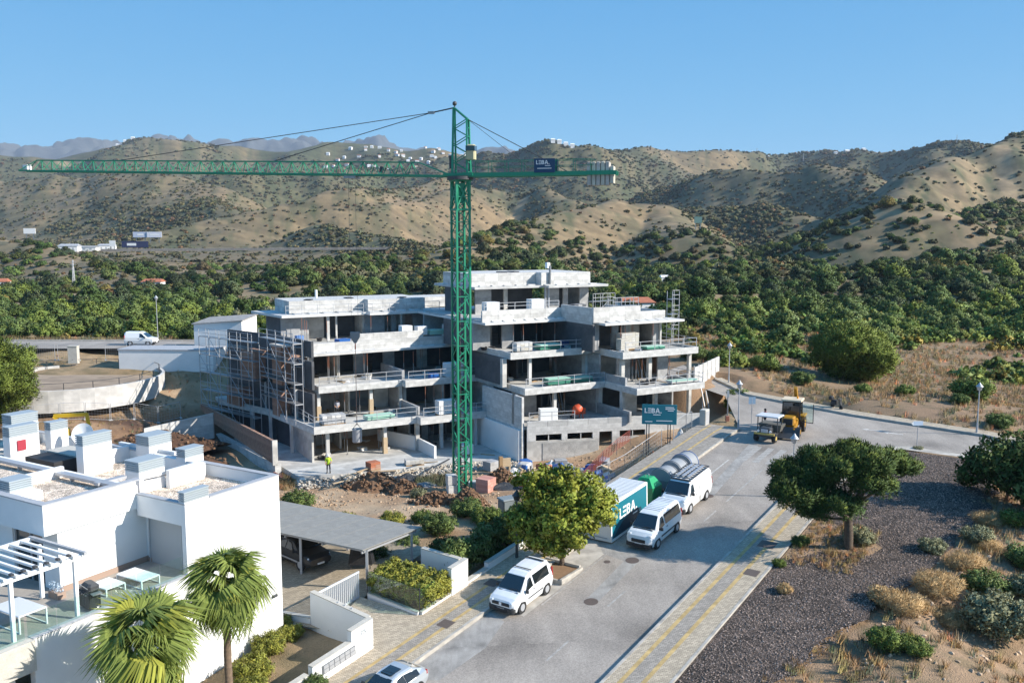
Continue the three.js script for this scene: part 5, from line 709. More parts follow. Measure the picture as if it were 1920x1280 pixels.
// garden shrubs between carport and site
for (const [l, x, z, r, m] of [['large green shrub with fine leaves behind the carport', -18.6, 62.5, 1.9, ML.shrub], ['round green shrub beside the pink oleander', -16.3, 62.0, 1.4, ML.lentisk], ['yellow green shrub behind the carport roof', -12.2, 61.0, 1.3, ML.hedge], ['dark green shrub in the rough garden', -5.2, 58.8, 1.4, ML.shrub], ['green shrub beside the overturned bin', -1.9, 60.5, 1.2, ML.lentisk], ['low shrub on the garden rocks', -7.0, 55.4, 1.0, ML.shrub], ['dark bush behind the clipped hedge', -8.6, 53.6, 1.1, ML.pine], ['bush in the garden shade near the carport post', -4.2, 54.2, 1.3, ML.pine], ['leafy bush behind the meter pier', -1.6, 53.4, 1.2, ML.pine], ['dark wall shrub next to the street tree', 1.1, 56.6, 1.4, ML.shrub], ['wall shrub behind the lamp post', -0.3, 54.9, 1.2, ML.pine], ['feathery green shrub left of the long earth heap', -17.8, 69.5, 1.5, ML.shrub], ['broad green shrub behind the white gable', -20.4, 66, 1.8, ML.lentisk], ['yellowish shrub between the carport and the earth heaps', -9.2, 63.4, 1.1, ML.hedge], ['low green shrub in front of the small earth heap', -6.8, 64.2, 1.0, ML.lentisk], ['dark green shrub at the back of the rough garden', -3.4, 62.4, 1.3, ML.shrub], ['green weed clump beside the crane base', -8.2, 73.2, 0.8, ML.olive], ['leafy shrub over the low wall near the lamp post', 0.6, 58.4, 1.3, ML.lentisk], ['small green tree behind the site office', 8.6, 61.2, 1.05, ML.lentisk]]) shrub(l, x, z, r, m);
{ const o = shrub('pink flowering oleander behind the carport', -15.0, 61.2, 1.1, ML.shrub); addGeo('blossom', crown([[0, 0.9, 0, 0.7, 0.4, 0.7]], 26, 18, 0.16, 0.14, {}), ML.pink, o); }
for (const [l, s, n, r] of [['bright green bush against the house corner', 29.6, -36.3, 0.75], ['dark green bush in the bed by the house', 29.2, -35.0, 0.7], ['light green clipped bush in the house garden', 27.4, -34.6, 1.0], ['bush at the lower garden wall', 25.4, -33.4, 1.1], ['spreading bush at the bottom of the house garden', 24.2, -32.2, 1.0]]) { const [x, z] = rs(s, n); shrub(l, x, z, r, ML.hedge, 0); }
{ const [x, z] = rs(25.9, -29.6); shrub('round dark shrub in front of the letterbox wall', x, z, 0.72, ML.shrub, 0.35); }
// clipped hedge
{ const h = thing('clipped_hedge', 'square clipped hedge behind the glass screen', 'hedge'); const L = []; for (let i = 0; i < 5; i++) for (let j = 0; j < 4; j++) { const q = RP(34.6 + j * 0.55, -34.0 + i * 0.9, 0.98); L.push([q.x, q.y, q.z, 0.5, 0.68, 0.5]); } addGeo('foliage', crown(L, 1500, 36, 0.2, 0.13, { slim: 0.55 }), ML.hedge, h); }
{ const h = thing('wall_hedge', 'tall loose hedge along the low white wall', 'hedge'); const L = []; for (let i = 0; i < 9; i++) { const q = RP(38.6 + i * 0.95, -31.3 - rr(0, 0.6), 1.1); L.push([q.x, q.y, q.z, 0.8, rr(0.8, 1.3), 0.8]); } addGeo('foliage', crown(L, 520, 36, 0.32, 0.2, { slim: 0.5 }), ML.shrub, h); }
// fan palms: every frond is a part
function frondGeo(droop, dead) { const b = mb(); b.c = []; const put = (A, Bq, Cq, f) => { b.tri(A, Bq, Cq); for (let k = 0; k < 3; k++) b.c.push(f, f, f * 0.9); }; const pl = dead ? 0.5 : 0.85, P0 = v3(0, 0, 0), P1 = v3(pl, 0.1 - droop * 0.12, 0); b.c.length = 0; const w = 0.02; put(v3(0, 0, w), v3(0, 0, -w), P1, 0.8); const n = 30; for (let k = 0; k < n; k++) { const a = (k / (n - 1) - 0.5) * 3.5, L = (0.95 - 0.25 * Math.abs(k / (n - 1) - 0.5)) * rr(0.88, 1.1), dx = Math.cos(a), dz = Math.sin(a), m = P1.clone().add(v3(dx * L * 0.5, -0.02 - droop * 0.12 - (1 - Math.cos(a)) * 0.06, dz * L * 0.5)), e = P1.clone().add(v3(dx * L * rr(0.75, 0.98), -0.2 - droop * 0.7 - rr(0, 0.3), dz * L * rr(0.75, 0.98))), s = v3(-dz, 0.5 * (k % 2 ? 1 : -1), dx).multiplyScalar(0.042), f = rr(0.8, 1.25); put(P1, m.clone().add(s), m.clone().sub(s), f); put(m.clone().add(s), e, m.clone().sub(s), f); } const g = b.geometry(); return g; }
const FR = [0, 1, 2].map((k) => frondGeo(0.45 + k * 0.4)), FD = [0, 1].map(() => frondGeo(1.2, true));
function palm(label, pos, H, s) { const p = thing('fan_palm', label, 'palm tree', pos); const b = mb(); const n = 9; for (let i = 0; i < n; i++) b.tube(v3(0.02 * Math.sin(i), H * i / n, 0), v3(0.02 * Math.sin(i + 1), H * (i + 1) / n, 0), 0.19 - 0.004 * i, 0.175 - 0.004 * i, 10); b.build('trunk', ML.palmBark, p); const hd = new THREE.Group(); 
  for (let k = 0; k < 64; k++) { const t = k / 64, a = k * 2.39996, el = lerp(1.4, -0.9, Math.pow(t, 0.85)) + rr(-0.28, 0.28), o = addGeo('frond', FR[Math.min(2, Math.floor(t * 3))], k % 9 === 4 ? ML.hedge : ML.palm, p); o.position.set(0, H + 0.15 - t * 0.35, 0); o.rotation.order = 'YZX'; o.rotation.set(rr(-0.7, 0.7), a, el); o.scale.setScalar(s * rr(0.75, 1.2)); }
  for (let k = 0; k < 20; k++) { const a = k * 2.4 + 0.7, o = addGeo('dead_frond', FD[k % 2], ML.dead, p); o.position.set(0, H - 0.25, 0); o.rotation.order = 'YZX'; o.rotation.set(rr(-0.3, 0.3), a, rr(-1.25, -0.95)); o.scale.setScalar(s * rr(0.7, 0.95)); } return p; }
palm('fan palm with a bare trunk before the white gable wall', V(-12.45, -2.2, 36.0), 7.35, 1.06); palm('bushier fan palm in front of the terrace, nearer the frame edge', V(-14.5, -2.8, 32.4), 7.0, 1.3);
// ---------------------------------------------------------------- vehicles; local +z is the front
function ringOf([z, y0, yb, yr, w, wr]) { const m = (y0 + yb) / 2; const R = [[w * 0.9, y0], [w, m], [w * 0.99, yb], [lerp(w * 0.99, wr, 0.92), lerp(yb, yr, 0.86)], [wr * 0.86, yr], [wr * 0.4, yr + 0.015]]; return [...R.map(([x, y]) => v3(x, y, z)), ...R.slice().reverse().map(([x, y]) => v3(-x, y, z))]; }
function vehicle(name, label, cat, st, o) {
  const t = thing(name, label, cat, o.pos, o.turn ?? ROADTURN, o.group); t.rotation.x = o.pitch ?? 0.09;
  const b = mb(); b.loft(st.map(ringOf)); b.build('body', o.paint, t);
  const side = (i, j, f0, f1, a, c, nm = 'side_window') => { for (const s of [-1, 1]) { const q = (st_, f) => { const [z, y0, yb, yr, w, wr] = st_; return v3(s * (lerp(w * 0.99, wr, f * 0.92 / 0.86) + 0.03), lerp(yb, yr, f), z); }; const S = (k) => { const i0 = Math.floor(k), u = k - i0; return u < 1e-6 ? st[i0] : st[i0].map((v, n) => lerp(v, st[i0 + 1][n], u)); }; const A = q(S(i), f0), B_ = q(S(j), f0), C_ = q(S(j), f1), D_ = q(S(i + (c || 0)), f1); mb().quad(A, B_, C_, D_).quad(D_, C_, B_, A).build(nm, M.carGlass, t); } };
  for (const w of o.sides) side(...w);
  const [za, ya, xa, zb, yb2, xb] = o.screen, n = v3(0, za - zb, yb2 - ya).normalize().multiplyScalar(0.02); mb().quad(v3(-xa, ya, za).add(n), v3(xa, ya, za).add(n), v3(xb, yb2, zb).add(n), v3(-xb, yb2, zb).add(n)).build('windscreen', M.carGlass, t);
  for (const s of [-1, 1]) mb().bar(v3(s * 0.1, ya + 0.02, za + 0.02).add(n), v3(s * 0.1 + 0.4, ya + 0.1, za - 0.05).add(n), 0.02).build('wiper', M.black, t);
  const [wf, wr_, r, x] = o.wheels; for (const [z, s] of [[wf, 1], [wf, -1], [wr_, 1], [wr_, -1]]) { const g = new THREE.Group(); g.name = 'wheel'; g.position.set(s * x, r, z); t.add(g); mb().tube(v3(-0.11, 0, 0), v3(0.11, 0, 0), r, r, 18).build('tyre', M.rubber, g); const rm = mb().tube(v3(s * 0.1, 0, 0), v3(s * 0.118, 0, 0), r * 0.66, r * 0.62, 14).build('rim', M.galv, g); mb().tube(v3(s * -0.02, 0, 0), v3(s * 0.105, 0, 0), r * 1.14, r * 1.14, 18).build('wheel_arch', M.black, g); }
  for (const f of o.boxes || []) mb().rbox(...f.slice(2, 8), f[8] || 0.02).build(f[0], f[1], t);
  for (const s of [-1, 1]) { const [hx_, hy, hz, hw, hh] = o.lamps; mb().rbox(s * hx_, hy, hz, hw, hh, 0.16, 0.05).build('headlight', M.lampGlass, t); const [tx, ty, tz, tw, th] = o.tails; mb().rbox(s * tx, ty, tz, tw, th, 0.08, 0.02).build('tail_light', M.redGlass, t); const [mx, my, mz] = o.mirror; mb().rbox(s * mx, my, mz, 0.2, 0.22, 0.12, 0.04).build('mirror', o.mirrorMat || M.plastic, t); mb().box(s * o.handle[0], o.handle[1], o.handle[2], 0.02, 0.04, 0.18).build('door_handle', M.plastic, t); }
  mb().box(0, o.plate[0], o.plate[1], 0.5, 0.11, 0.02).build('number_plate', M.signWhite, t);
  return t;
}
// small white delivery car, near
{ const st = [[2.02, 0.34, 0.55, 0.62, 0.66, 0.56], [1.9, 0.25, 0.74, 0.84, 0.82, 0.7], [1.7, 0.22, 0.86, 0.95, 0.89, 0.76], [1.15, 0.22, 0.98, 1.1, 0.91, 0.78], [0.38, 0.22, 1.06, 1.68, 0.91, 0.66], [0.1, 0.22, 1.06, 1.77, 0.91, 0.67], [-0.9, 0.22, 1.06, 1.82, 0.91, 0.68], [-1.75, 0.24, 1.05, 1.8, 0.9, 0.68], [-1.93, 0.28, 1.02, 1.6, 0.88, 0.66]];
  vehicle('parked_car', 'small white delivery car with black bumper parked by the street tree', 'car', st, { pos: RP(38.5, -26.45, 0.01), paint: M.carWhite, sides: [[3.35, 4.95, 0.1, 0.8, 0, 0.75], [5.15, 6.75, 0.1, 0.8]], screen: [1.16, 1.12, 0.74, 0.42, 1.66, 0.62], wheels: [1.22, -1.25, 0.32, 0.8], lamps: [0.64, 0.74, 1.93, 0.28, 0.2], tails: [0.84, 1.15, -1.9, 0.12, 0.5], mirror: [1.0, 1.12, 0.85], handle: [0.925, 0.95, 0.05], plate: [0.42, 2.04],
    boxes: [['bumper', M.plastic, 0, 0.42, 1.88, 1.66, 0.32, 0.34, 0.08], ['grille', M.black, 0, 0.68, 1.97, 1.15, 0.15, 0.14], ['lower_grille', M.black, 0, 0.36, 2.03, 0.9, 0.14, 0.1], ['badge', M.lampGlass, 0, 0.7, 2.06, 0.16, 0.18, 0.03], ['screen_base', M.black, 0, 1.06, 1.24, 1.3, 0.05, 0.1], ['rub_strip', M.plastic, 0.905, 0.6, -0.1, 0.03, 0.08, 1.5], ['rub_strip', M.plastic, -0.905, 0.6, -0.1, 0.03, 0.08, 1.5], ['roof_bar', M.darkSteel, 0, 1.86, -0.2, 1.24, 0.04, 0.06], ['roof_bar', M.darkSteel, 0, 1.88, -1.45, 1.24, 0.06, 0.08]] }); }
// silver van beside the site office
{ const st = [[2.3, 0.36, 0.6, 0.68, 0.72, 0.6], [2.18, 0.26, 0.8, 0.92, 0.86, 0.74], [1.9, 0.24, 0.98, 1.1, 0.93, 0.8], [1.5, 0.24, 1.08, 1.2, 0.95, 0.82], [0.72, 0.24, 1.14, 1.86, 0.95, 0.7], [0.4, 0.24, 1.14, 1.95, 0.95, 0.72], [-1.0, 0.24, 1.14, 1.98, 0.95, 0.73], [-2.1, 0.26, 1.12, 1.94, 0.94, 0.72], [-2.25, 0.3, 1.1, 1.78, 0.92, 0.7]];
  const v = vehicle('parked_van', 'silver passenger van with ribbed roof parked beside the site office', 'van', st, { pos: RP(49.6, -23.65, 0.01), paint: M.carWhite, sides: [[3.3, 4.95, 0.1, 0.82, 0, 0.7], [5.1, 6.9, 0.1, 0.82]], screen: [1.52, 1.22, 0.78, 0.76, 1.84, 0.66], wheels: [1.42, -1.45, 0.33, 0.84], lamps: [0.7, 0.88, 2.08, 0.3, 0.3], tails: [0.88, 1.1, -2.2, 0.12, 0.6], mirror: [1.06, 1.2, 1.1], handle: [0.96, 1.02, 0.1], plate: [0.45, 2.31], boxes: [['bumper', M.plastic, 0, 0.4, 2.16, 1.74, 0.3, 0.34, 0.08], ['grille', M.black, 0, 0.66, 2.27, 0.95, 0.2, 0.12], ['lower_grille', M.black, 0, 0.36, 2.33, 0.9, 0.12, 0.06], ['screen_base', M.black, 0, 1.18, 1.6, 1.35, 0.05, 0.12], ['rub_strip', M.plastic, 0.945, 0.62, -0.3, 0.03, 0.1, 2.4], ['rub_strip', M.plastic, -0.945, 0.62, -0.3, 0.03, 0.1, 2.4]] });
  for (let k = 0; k < 9; k++) mb().box(0, 1.995, 0.2 - k * 0.26, 1.15, 0.02, 0.07).build('roof_rib', M.carWhite, v); }
// white panel van with roof rack
{ const st = [[2.4, 0.4, 0.66, 0.74, 0.78, 0.66], [2.28, 0.28, 0.9, 1.0, 0.92, 0.8], [1.95, 0.26, 1.1, 1.2, 0.97, 0.86], [1.65, 0.26, 1.18, 1.3, 0.98, 0.88], [1.0, 0.26, 1.25, 1.98, 0.98, 0.8], [0.7, 0.26, 1.25, 2.06, 0.98, 0.82], [-1.2, 0.26, 1.25, 2.08, 0.98, 0.84], [-2.3, 0.28, 1.24, 2.06, 0.97, 0.84], [-2.4, 0.32, 1.2, 2.0, 0.96, 0.83]];
  const v = vehicle('panel_van', 'white panel van with dark roof rack behind the silver van', 'van', st, { pos: RP(55.8, -24.2, 0.01), paint: M.carWhite, sides: [[3.3, 4.85, 0.1, 0.8, 0, 0.7]], screen: [1.68, 1.32, 0.84, 1.03, 1.96, 0.76], wheels: [1.42, -1.4, 0.34, 0.87], lamps: [0.76, 0.98, 2.16, 0.26, 0.36], tails: [0.93, 1.2, -2.36, 0.1, 0.5], mirror: [1.12, 1.35, 1.3], handle: [0.99, 1.05, 0.4], plate: [0.46, 2.42], boxes: [['bumper', M.plastic, 0, 0.42, 2.26, 1.86, 0.34, 0.34, 0.08], ['grille', M.black, 0, 0.8, 2.36, 1.1, 0.2, 0.12], ['lower_grille', M.black, 0, 0.45, 2.43, 1.0, 0.14, 0.05], ['screen_base', M.black, 0, 1.27, 1.75, 1.45, 0.05, 0.12], ['door_seam', M.plastic, 0.985, 1.0, -0.15, 0.01, 1.3, 0.02], ['wind_deflector', M.black, 0, 2.1, 0.85, 1.5, 0.06, 0.12]] });
  for (const s of [-1, 1]) mb().box(s * 0.78, 2.19, -0.75, 0.05, 0.06, 3.1).build('rack_rail', M.darkSteel, v); for (let k = 0; k < 9; k++) mb().box(0, 2.2, 0.7 - k * 0.37, 1.6, 0.04, 0.1).build('rack_bar', M.darkSteel, v); for (let k = 0; k < 3; k++) mb().box(-0.4 + k * 0.4, 2.25, -0.8, 0.22, 0.03, 2.6).build('rack_board', M.galv, v); }
// silver car cut by the lower edge of the picture, seen from behind
{ const st = [[1.9, 0.32, 0.55, 0.6, 0.7, 0.6], [1.6, 0.22, 0.72, 0.8, 0.84, 0.72], [0.9, 0.2, 0.84, 0.95, 0.87, 0.72], [0.1, 0.2, 0.92, 1.38, 0.87, 0.56], [-0.3, 0.2, 0.92, 1.44, 0.87, 0.56], [-1.1, 0.2, 0.94, 1.38, 0.87, 0.56], [-1.75, 0.24, 0.95, 1.05, 0.84, 0.62], [-2.0, 0.32, 0.8, 0.9, 0.78, 0.6]];
  const v = vehicle('parked_car', 'silver car with dark rear window at the bottom edge of the road', 'car', st, { pos: RP(27.4, -26.3, 0.01), paint: M.carSilver, sides: [[2.6, 4.2, 0.1, 0.8, 0, 0.9], [4.25, 5.4, 0.1, 0.8]], screen: [0.92, 0.98, 0.68, 0.12, 1.36, 0.52], wheels: [1.2, -1.25, 0.3, 0.76], lamps: [0.62, 0.66, 1.72, 0.3, 0.16], tails: [0.72, 0.82, -1.9, 0.2, 0.2], mirror: [0.94, 0.98, 0.55], handle: [0.88, 0.84, -0.3], plate: [0.4, 1.92], boxes: [['sunroof', M.carGlass, 0, 1.45, -0.35, 0.7, 0.02, 0.7]] }); mb().quad(v3(0.5, 1.36, -1.14), v3(-0.5, 1.36, -1.14), v3(-0.58, 1.08, -1.74), v3(0.58, 1.08, -1.74)).build('rear_window', M.carGlass, v); }
// dark car under the carport
{ const st = [[2.2, 0.4, 0.7, 0.78, 0.78, 0.66], [1.9, 0.26, 0.9, 1.0, 0.92, 0.8], [1.0, 0.24, 1.0, 1.12, 0.94, 0.8], [0.3, 0.24, 1.06, 1.6, 0.94, 0.64], [-0.2, 0.24, 1.06, 1.7, 0.94, 0.66], [-1.6, 0.24, 1.06, 1.66, 0.94, 0.66], [-2.1, 0.28, 1.0, 1.3, 0.9, 0.7], [-2.25, 0.34, 0.9, 1.1, 0.86, 0.66]];
  vehicle('parked_car', 'black car parked under the carport roof', 'car', st, { pos: RP(35.6, -41.6, 0.08), turn: ROADTURN + 1.45, pitch: 0, paint: mat(0.02, 0.021, 0.023, { phys: true, clearcoat: 0.5, roughness: 0.5 }), sides: [[2.5, 3.95, 0.1, 0.8, 0, 0.9], [4.05, 5.4, 0.1, 0.8]], screen: [1.02, 1.14, 0.74, 0.33, 1.58, 0.6], wheels: [1.3, -1.35, 0.35, 0.84], lamps: [0.7, 0.82, 1.98, 0.3, 0.18], tails: [0.8, 0.95, -2.15, 0.2, 0.3], mirror: [1.02, 1.12, 0.75], handle: [0.95, 0.98, -0.2], plate: [0.46, 2.22], boxes: [['side_trim', M.galv, 0.945, 0.5, -0.1, 0.02, 0.1, 2.4], ['side_trim', M.galv, -0.945, 0.5, -0.1, 0.02, 0.1, 2.4]] }); }
// far white van on the upper street
{ const st = [[2.1, 0.34, 0.6, 0.68, 0.72, 0.6], [1.9, 0.26, 0.85, 0.95, 0.9, 0.76], [1.2, 0.24, 1.0, 1.1, 0.92, 0.78], [0.5, 0.24, 1.06, 1.68, 0.92, 0.66], [0.1, 0.24, 1.06, 1.84, 0.92, 0.7], [-1.8, 0.24, 1.06, 1.86, 0.92, 0.7], [-2.0, 0.3, 1.04, 1.7, 0.9, 0.68]];
  const o = { pos: V(-51.2, 5.64, 118.5), turn: Math.PI / 2, pitch: 0, paint: M.carWhite, sides: [[2.3, 3.9, 0.1, 0.8, 0, 0.9]], screen: [1.22, 1.12, 0.72, 0.53, 1.66, 0.62], wheels: [1.25, -1.2, 0.32, 0.8], lamps: [0.68, 0.8, 1.9, 0.28, 0.2], tails: [0.86, 1.1, -1.96, 0.1, 0.5], mirror: [1.0, 1.12, 0.9], handle: [0.93, 0.95, 0], plate: [0.44, 2.12], boxes: [['bumper', M.plastic, 0, 0.42, 1.96, 1.7, 0.28, 0.3, 0.06]] };
  vehicle('parked_van', 'white van parked on the upper street above the round yard', 'van', st, o); vehicle('parked_van', 'white van half hidden behind the pine and roof vents', 'van', st, { ...o, pos: at(-53.5, 83.5, 0), turn: 2.6, group: undefined }); }
// yellow backhoe loader
{ const Y = mat(0.55, 0.27, 0.015, { roughness: 0.5, map: T_fine, size: 1 }), t = onRoad('backhoe_loader', 'yellow backhoe loader with open cab door on the road', 'backhoe', 76.2, -23.2, 0.01); t.rotation.y += 0.15;
  mb().rbox(0, 0.95, 0.3, 1.1, 0.7, 3.4, 0.08).build('chassis', Y, t); mb().rbox(0, 1.35, 1.5, 1.0, 0.7, 1.3, 0.1).build('bonnet', Y, t); mb().rbox(0, 1.3, 2.18, 0.8, 0.5, 0.08, 0.02).build('grille', M.black, t);
  const cab = new THREE.Group(); cab.name = 'cab'; t.add(cab); for (const [x, z] of [[-0.75, 0.55], [0.75, 0.55], [-0.75, -0.9], [0.75, -0.9]]) mb().bar(v3(x, 1.3, z), v3(x * 0.95, 2.85, z), 0.09).build('cab_pillar', M.black, cab); mb().rbox(0, 2.92, -0.18, 1.75, 0.16, 1.7, 0.05).build('cab_roof', mat(0.6, 0.5, 0.36), cab); mb().box(0, 2.1, 0.56, 1.4, 1.3, 0.02).build('cab_window', M.carGlass, cab); mb().box(0, 2.1, -0.92, 1.4, 1.3, 0.02).build('cab_window', M.carGlass, cab); mb().box(-0.74, 2.1, -0.2, 0.02, 1.3, 1.3).build('cab_window', M.carGlass, cab); mb().box(1.35, 1.95, 0.65, 1.1, 1.6, 0.05, -0.25).build('open_door', M.glass, cab); mb().bar(v3(0.8, 1.1, 0.55), v3(1.9, 1.1, 0.8), 0.06).build('door_rail', M.black, cab); mb().bar(v3(1.9, 1.1, 0.8), v3(1.9, 2.75, 0.8), 0.06).build('door_rail', M.black, cab); mb().box(0, 1.7, -0.3, 0.6, 0.7, 0.5).build('seat', M.black, cab);
  for (const s of [-1, 1]) { for (const [z, r, w] of [[1.65, 0.42, 0.32], [-0.75, 0.72, 0.42]]) { const g = new THREE.Group(); g.name = 'wheel'; g.position.set(s * 0.85, r, z); t.add(g); mb().tube(v3(-w / 2, 0, 0), v3(w / 2, 0, 0), r, r, 18).build('tyre', M.rubber, g); mb().tube(v3(s * w * 0.4, 0, 0), v3(s * w * 0.52, 0, 0), r * 0.5, r * 0.5, 12).build('rim', Y, g); } mb().rbox(s * 0.85, 1.5, -0.75, 0.5, 0.1, 1.4, 0.04).build('mudguard', Y, t); mb().bar(v3(s * 0.6, 1.25, 0.9), v3(s * 0.6, 0.75, 2.7), 0.14, 0.22).build('loader_arm', Y, t); }
  mb().hexa([v3(-1.1, 0.12, 2.7), v3(-1.1, 0.06, 3.3), v3(1.1, 0.06, 3.3), v3(1.1, 0.12, 2.7), v3(-1.1, 0.95, 2.6), v3(-1.1, 0.5, 2.8), v3(1.1, 0.5, 2.8), v3(1.1, 0.95, 2.6)]).build('loader_bucket', M.darkSteel, t);
  mb().bar(v3(0, 1.0, -1.4), v3(0, 2.9, -2.1), 0.3, 0.35).bar(v3(0, 2.9, -2.1), v3(0, 3.75, -1.5), 0.26, 0.34).build('backhoe_boom', Y, t); mb().bar(v3(0, 3.75, -1.5), v3(0, 1.9, -2.6), 0.22, 0.26).build('dipper_arm', Y, t); mb().box(0, 1.5, -2.7, 0.6, 0.6, 0.5, 0, 0.4).build('backhoe_bucket', M.darkSteel, t); mb().tube(v3(0.4, 3.0, -0.2), v3(0.4, 3.2, -0.2), 0.08).build('beacon', mat(0.8, 0.3, 0.02), t); }
// site dumper with canopy
{ const t = onRoad('site_dumper', 'small site dumper with grey canopy beside the kerb', 'dumper', 72.6, -24.0, 0.01), Y = mat(0.5, 0.36, 0.1, { roughness: 0.6 }); mb().box(0, 0.55, -0.2, 1.2, 0.25, 2.8).build('chassis', M.darkSteel, t); mb().rbox(0, 0.95, 0.85, 1.0, 0.55, 0.8, 0.08).build('bonnet', M.darkSteel, t); mb().box(0, 0.72, 1.32, 1.75, 0.16, 0.12).build('bumper_bar', Y, t); mb().rbox(0, 0.98, 1.3, 0.6, 0.3, 0.06).build('radiator_grille', M.galv, t); mb().hexa([v3(-0.85, 0.7, -0.2), v3(0.85, 0.7, -0.2), v3(0.85, 0.7, -1.5), v3(-0.85, 0.7, -1.5), v3(-1.0, 1.3, -0.1), v3(1.0, 1.3, -0.1), v3(1.0, 1.3, -1.7), v3(-1.0, 1.3, -1.7)]).build('skip', mat(0.12, 0.115, 0.1, { roughness: 0.7 }), t); for (const [x, z] of [[-0.85, 0.5], [0.85, 0.5], [-0.85, -0.6], [0.85, -0.6]]) mb().bar(v3(x, 0.7, z), v3(x, 2.05, z), 0.07).build('canopy_post', M.darkSteel, t); mb().rbox(0, 2.1, -0.05, 2.0, 0.1, 1.6, 0.04).build('canopy', mat(0.5, 0.53, 0.56), t); mb().box(0, 1.0, 0.1, 0.5, 0.5, 0.4).build('seat', M.black, t); for (const s of [-1, 1]) { for (const z of [0.95, -1.0]) { const g = new THREE.Group(); g.name = 'wheel'; g.position.set(s * 0.78, 0.36, z); t.add(g); mb().tube(v3(-0.15, 0, 0), v3(0.15, 0, 0), 0.36, 0.36, 16).build('tyre', M.rubber, g); mb().tube(v3(s * 0.12, 0, 0), v3(s * 0.16, 0, 0), 0.18, 0.18, 12).build('rim', Y, g); } mb().tube(v3(s * 0.5, 0.95, 1.26), v3(s * 0.5, 0.95, 1.34), 0.1, 0.1, 10).build('headlight', M.lampGlass, t); } }
// black covered trailer beside the black car
{ const o = onRoad('covered_barbecue', 'black fabric covered cart under the carport edge', 'covered cart', 36.9, -37.5, 0.06); o.rotation.y += 0.6; const b = mb(); b.hexa([v3(-0.75, 0.25, 0.35), v3(0.75, 0.3, 0.3), v3(0.8, 0.28, -0.35), v3(-0.7, 0.22, -0.4), v3(-0.6, 1.25, 0.3), v3(0.55, 1.45, 0.22), v3(0.6, 1.4, -0.3), v3(-0.55, 1.2, -0.3)]); b.build('cover', mat(0.018, 0.018, 0.02, { roughness: 0.45, bump: 0.03 }), o); for (const [x, z] of [[-0.6, 0.25], [0.6, 0.25], [-0.6, -0.25], [0.6, -0.25]]) mb().tube(v3(x, 0, z), v3(x, 0.3, z), 0.03).build('leg', M.darkSteel, o); }
// small yellow digger half hidden behind the roof vents
{ const Y = mat(0.62, 0.40, 0.02, { roughness: 0.5 }), t = thing('mini_digger', 'yellow digger arm and body beyond the roof vents', 'digger', at(-44, 82.5, 0.1), 0.2); mb().rbox(0, 0.35, 0, 1.8, 0.6, 0.5, 0.2).build('track', M.rubber, t); mb().rbox(0, 0.35, -1.2, 1.8, 0.6, 0.5, 0.2).build('track', M.rubber, t); mb().rbox(-0.2, 1.1, -0.6, 1.6, 0.9, 1.3, 0.1).build('body', Y, t); mb().bar(v3(0.5, 1.3, -0.5), v3(-0.6, 2.9, -0.4), 0.3, 0.3).bar(v3(-0.6, 2.9, -0.4), v3(2.4, 3.0, -0.2), 0.28, 0.34).build('boom', Y, t); mb().bar(v3(2.4, 3.1, -0.2), v3(2.7, 1.0, -0.1), 0.24, 0.26).build('dipper_arm', Y, t); mb().box(2.6, 0.7, -0.1, 0.5, 0.6, 0.5).build('bucket', M.darkSteel, t); }
// ---------------------------------------------------------------- site office, boards, bins, street furniture
{ const t = onRoad('site_office', 'white site office container with teal lettered side', 'container', 47.35, -25.58, 0); t.rotation.x = 0.06; const L = 5.15, W_ = 2.1, H = 2.62, F = M.whiteTrim; // local x from 0 to -W, z from 0 to -L
  for (const z of [-0.3, -L + 0.3]) mb().slab(-W_, 0, -0.25, 0.12, z - 0.15, z + 0.15).build('timber_bearer', M.wood, t);
  mb().slab(-W_ + 0.04, -0.04, 0.12, H - 0.05, -L + 0.04, -0.04).build('box_body', M.whiteTrim, t); mb().slab(-0.04, -0.015, 0.26, H - 0.16, -L + 0.14, -0.14).build('teal_side_panel', M.teal, t);
  for (const [x0, x1, z0, z1] of [[-0.12, 0, -0.12, 0], [-0.12, 0, -L, -L + 0.12], [-W_, -W_ + 0.12, -0.12, 0], [-W_, -W_ + 0.12, -L, -L + 0.12]]) mb().slab(x0, x1, 0.1, H, z0, z1).build('corner_post', F, t);
  for (const y of [0.1, H - 0.16]) { mb().slab(-0.13, 0.005, y, y + 0.16, -L + 0.12, -0.12).build('frame_rail', F, t); mb().slab(-W_ + 0.12, -0.12, y, y + 0.16, -0.13, 0.005).build('frame_rail', F, t); }
  for (let k = 0; k < 20; k++) mb().slab(-W_ + 0.08, -0.1, H - 0.05, H + 0.03, -0.2 - k * 0.25, -0.31 - k * 0.25).build('roof_rib', M.whiteTrim, t); mb().slab(-W_ + 0.3, -0.3, 0.3, 0.34, 0, 0.012).build('panel_seam', M.coping, t);
  const S = new THREE.Group(); S.name = 'lettering'; S.position.set(-0.012, 0, -1.15); S.rotation.y = Math.PI / 2; t.add(S); const e = letters('L=BA.', 0.72, M.signWhite, S, 0, 1.28, 0, 0.008, 0.1); mb().slab(1.85, 2.5, 1.02, 1.12, 0, 0.008).build('text_line', M.signWhite, S);
  // the darker figure at the foot of the teal side
  mb().prism([[-0.2, 0], [-4.6, 0], [-4.6, -0.01], [-0.2, -0.01]], 0, 0.001); const q = mb(); const P = [[-0.2, 0.28], [-4.6, 0.28], [-4.2, 1.2], [-3.0, 1.35], [-1.6, 1.05], [-1.1, 0.75]].map(([z, y]) => v3(-0.013, y, z)); for (let i = 1; i + 1 < P.length; i++) q.tri(P[0], P[i], P[i + 1]); q.build('dark_motif', mat(0.006, 0.045, 0.075, { roughness: 0.5, side: THREE.DoubleSide }), t); }
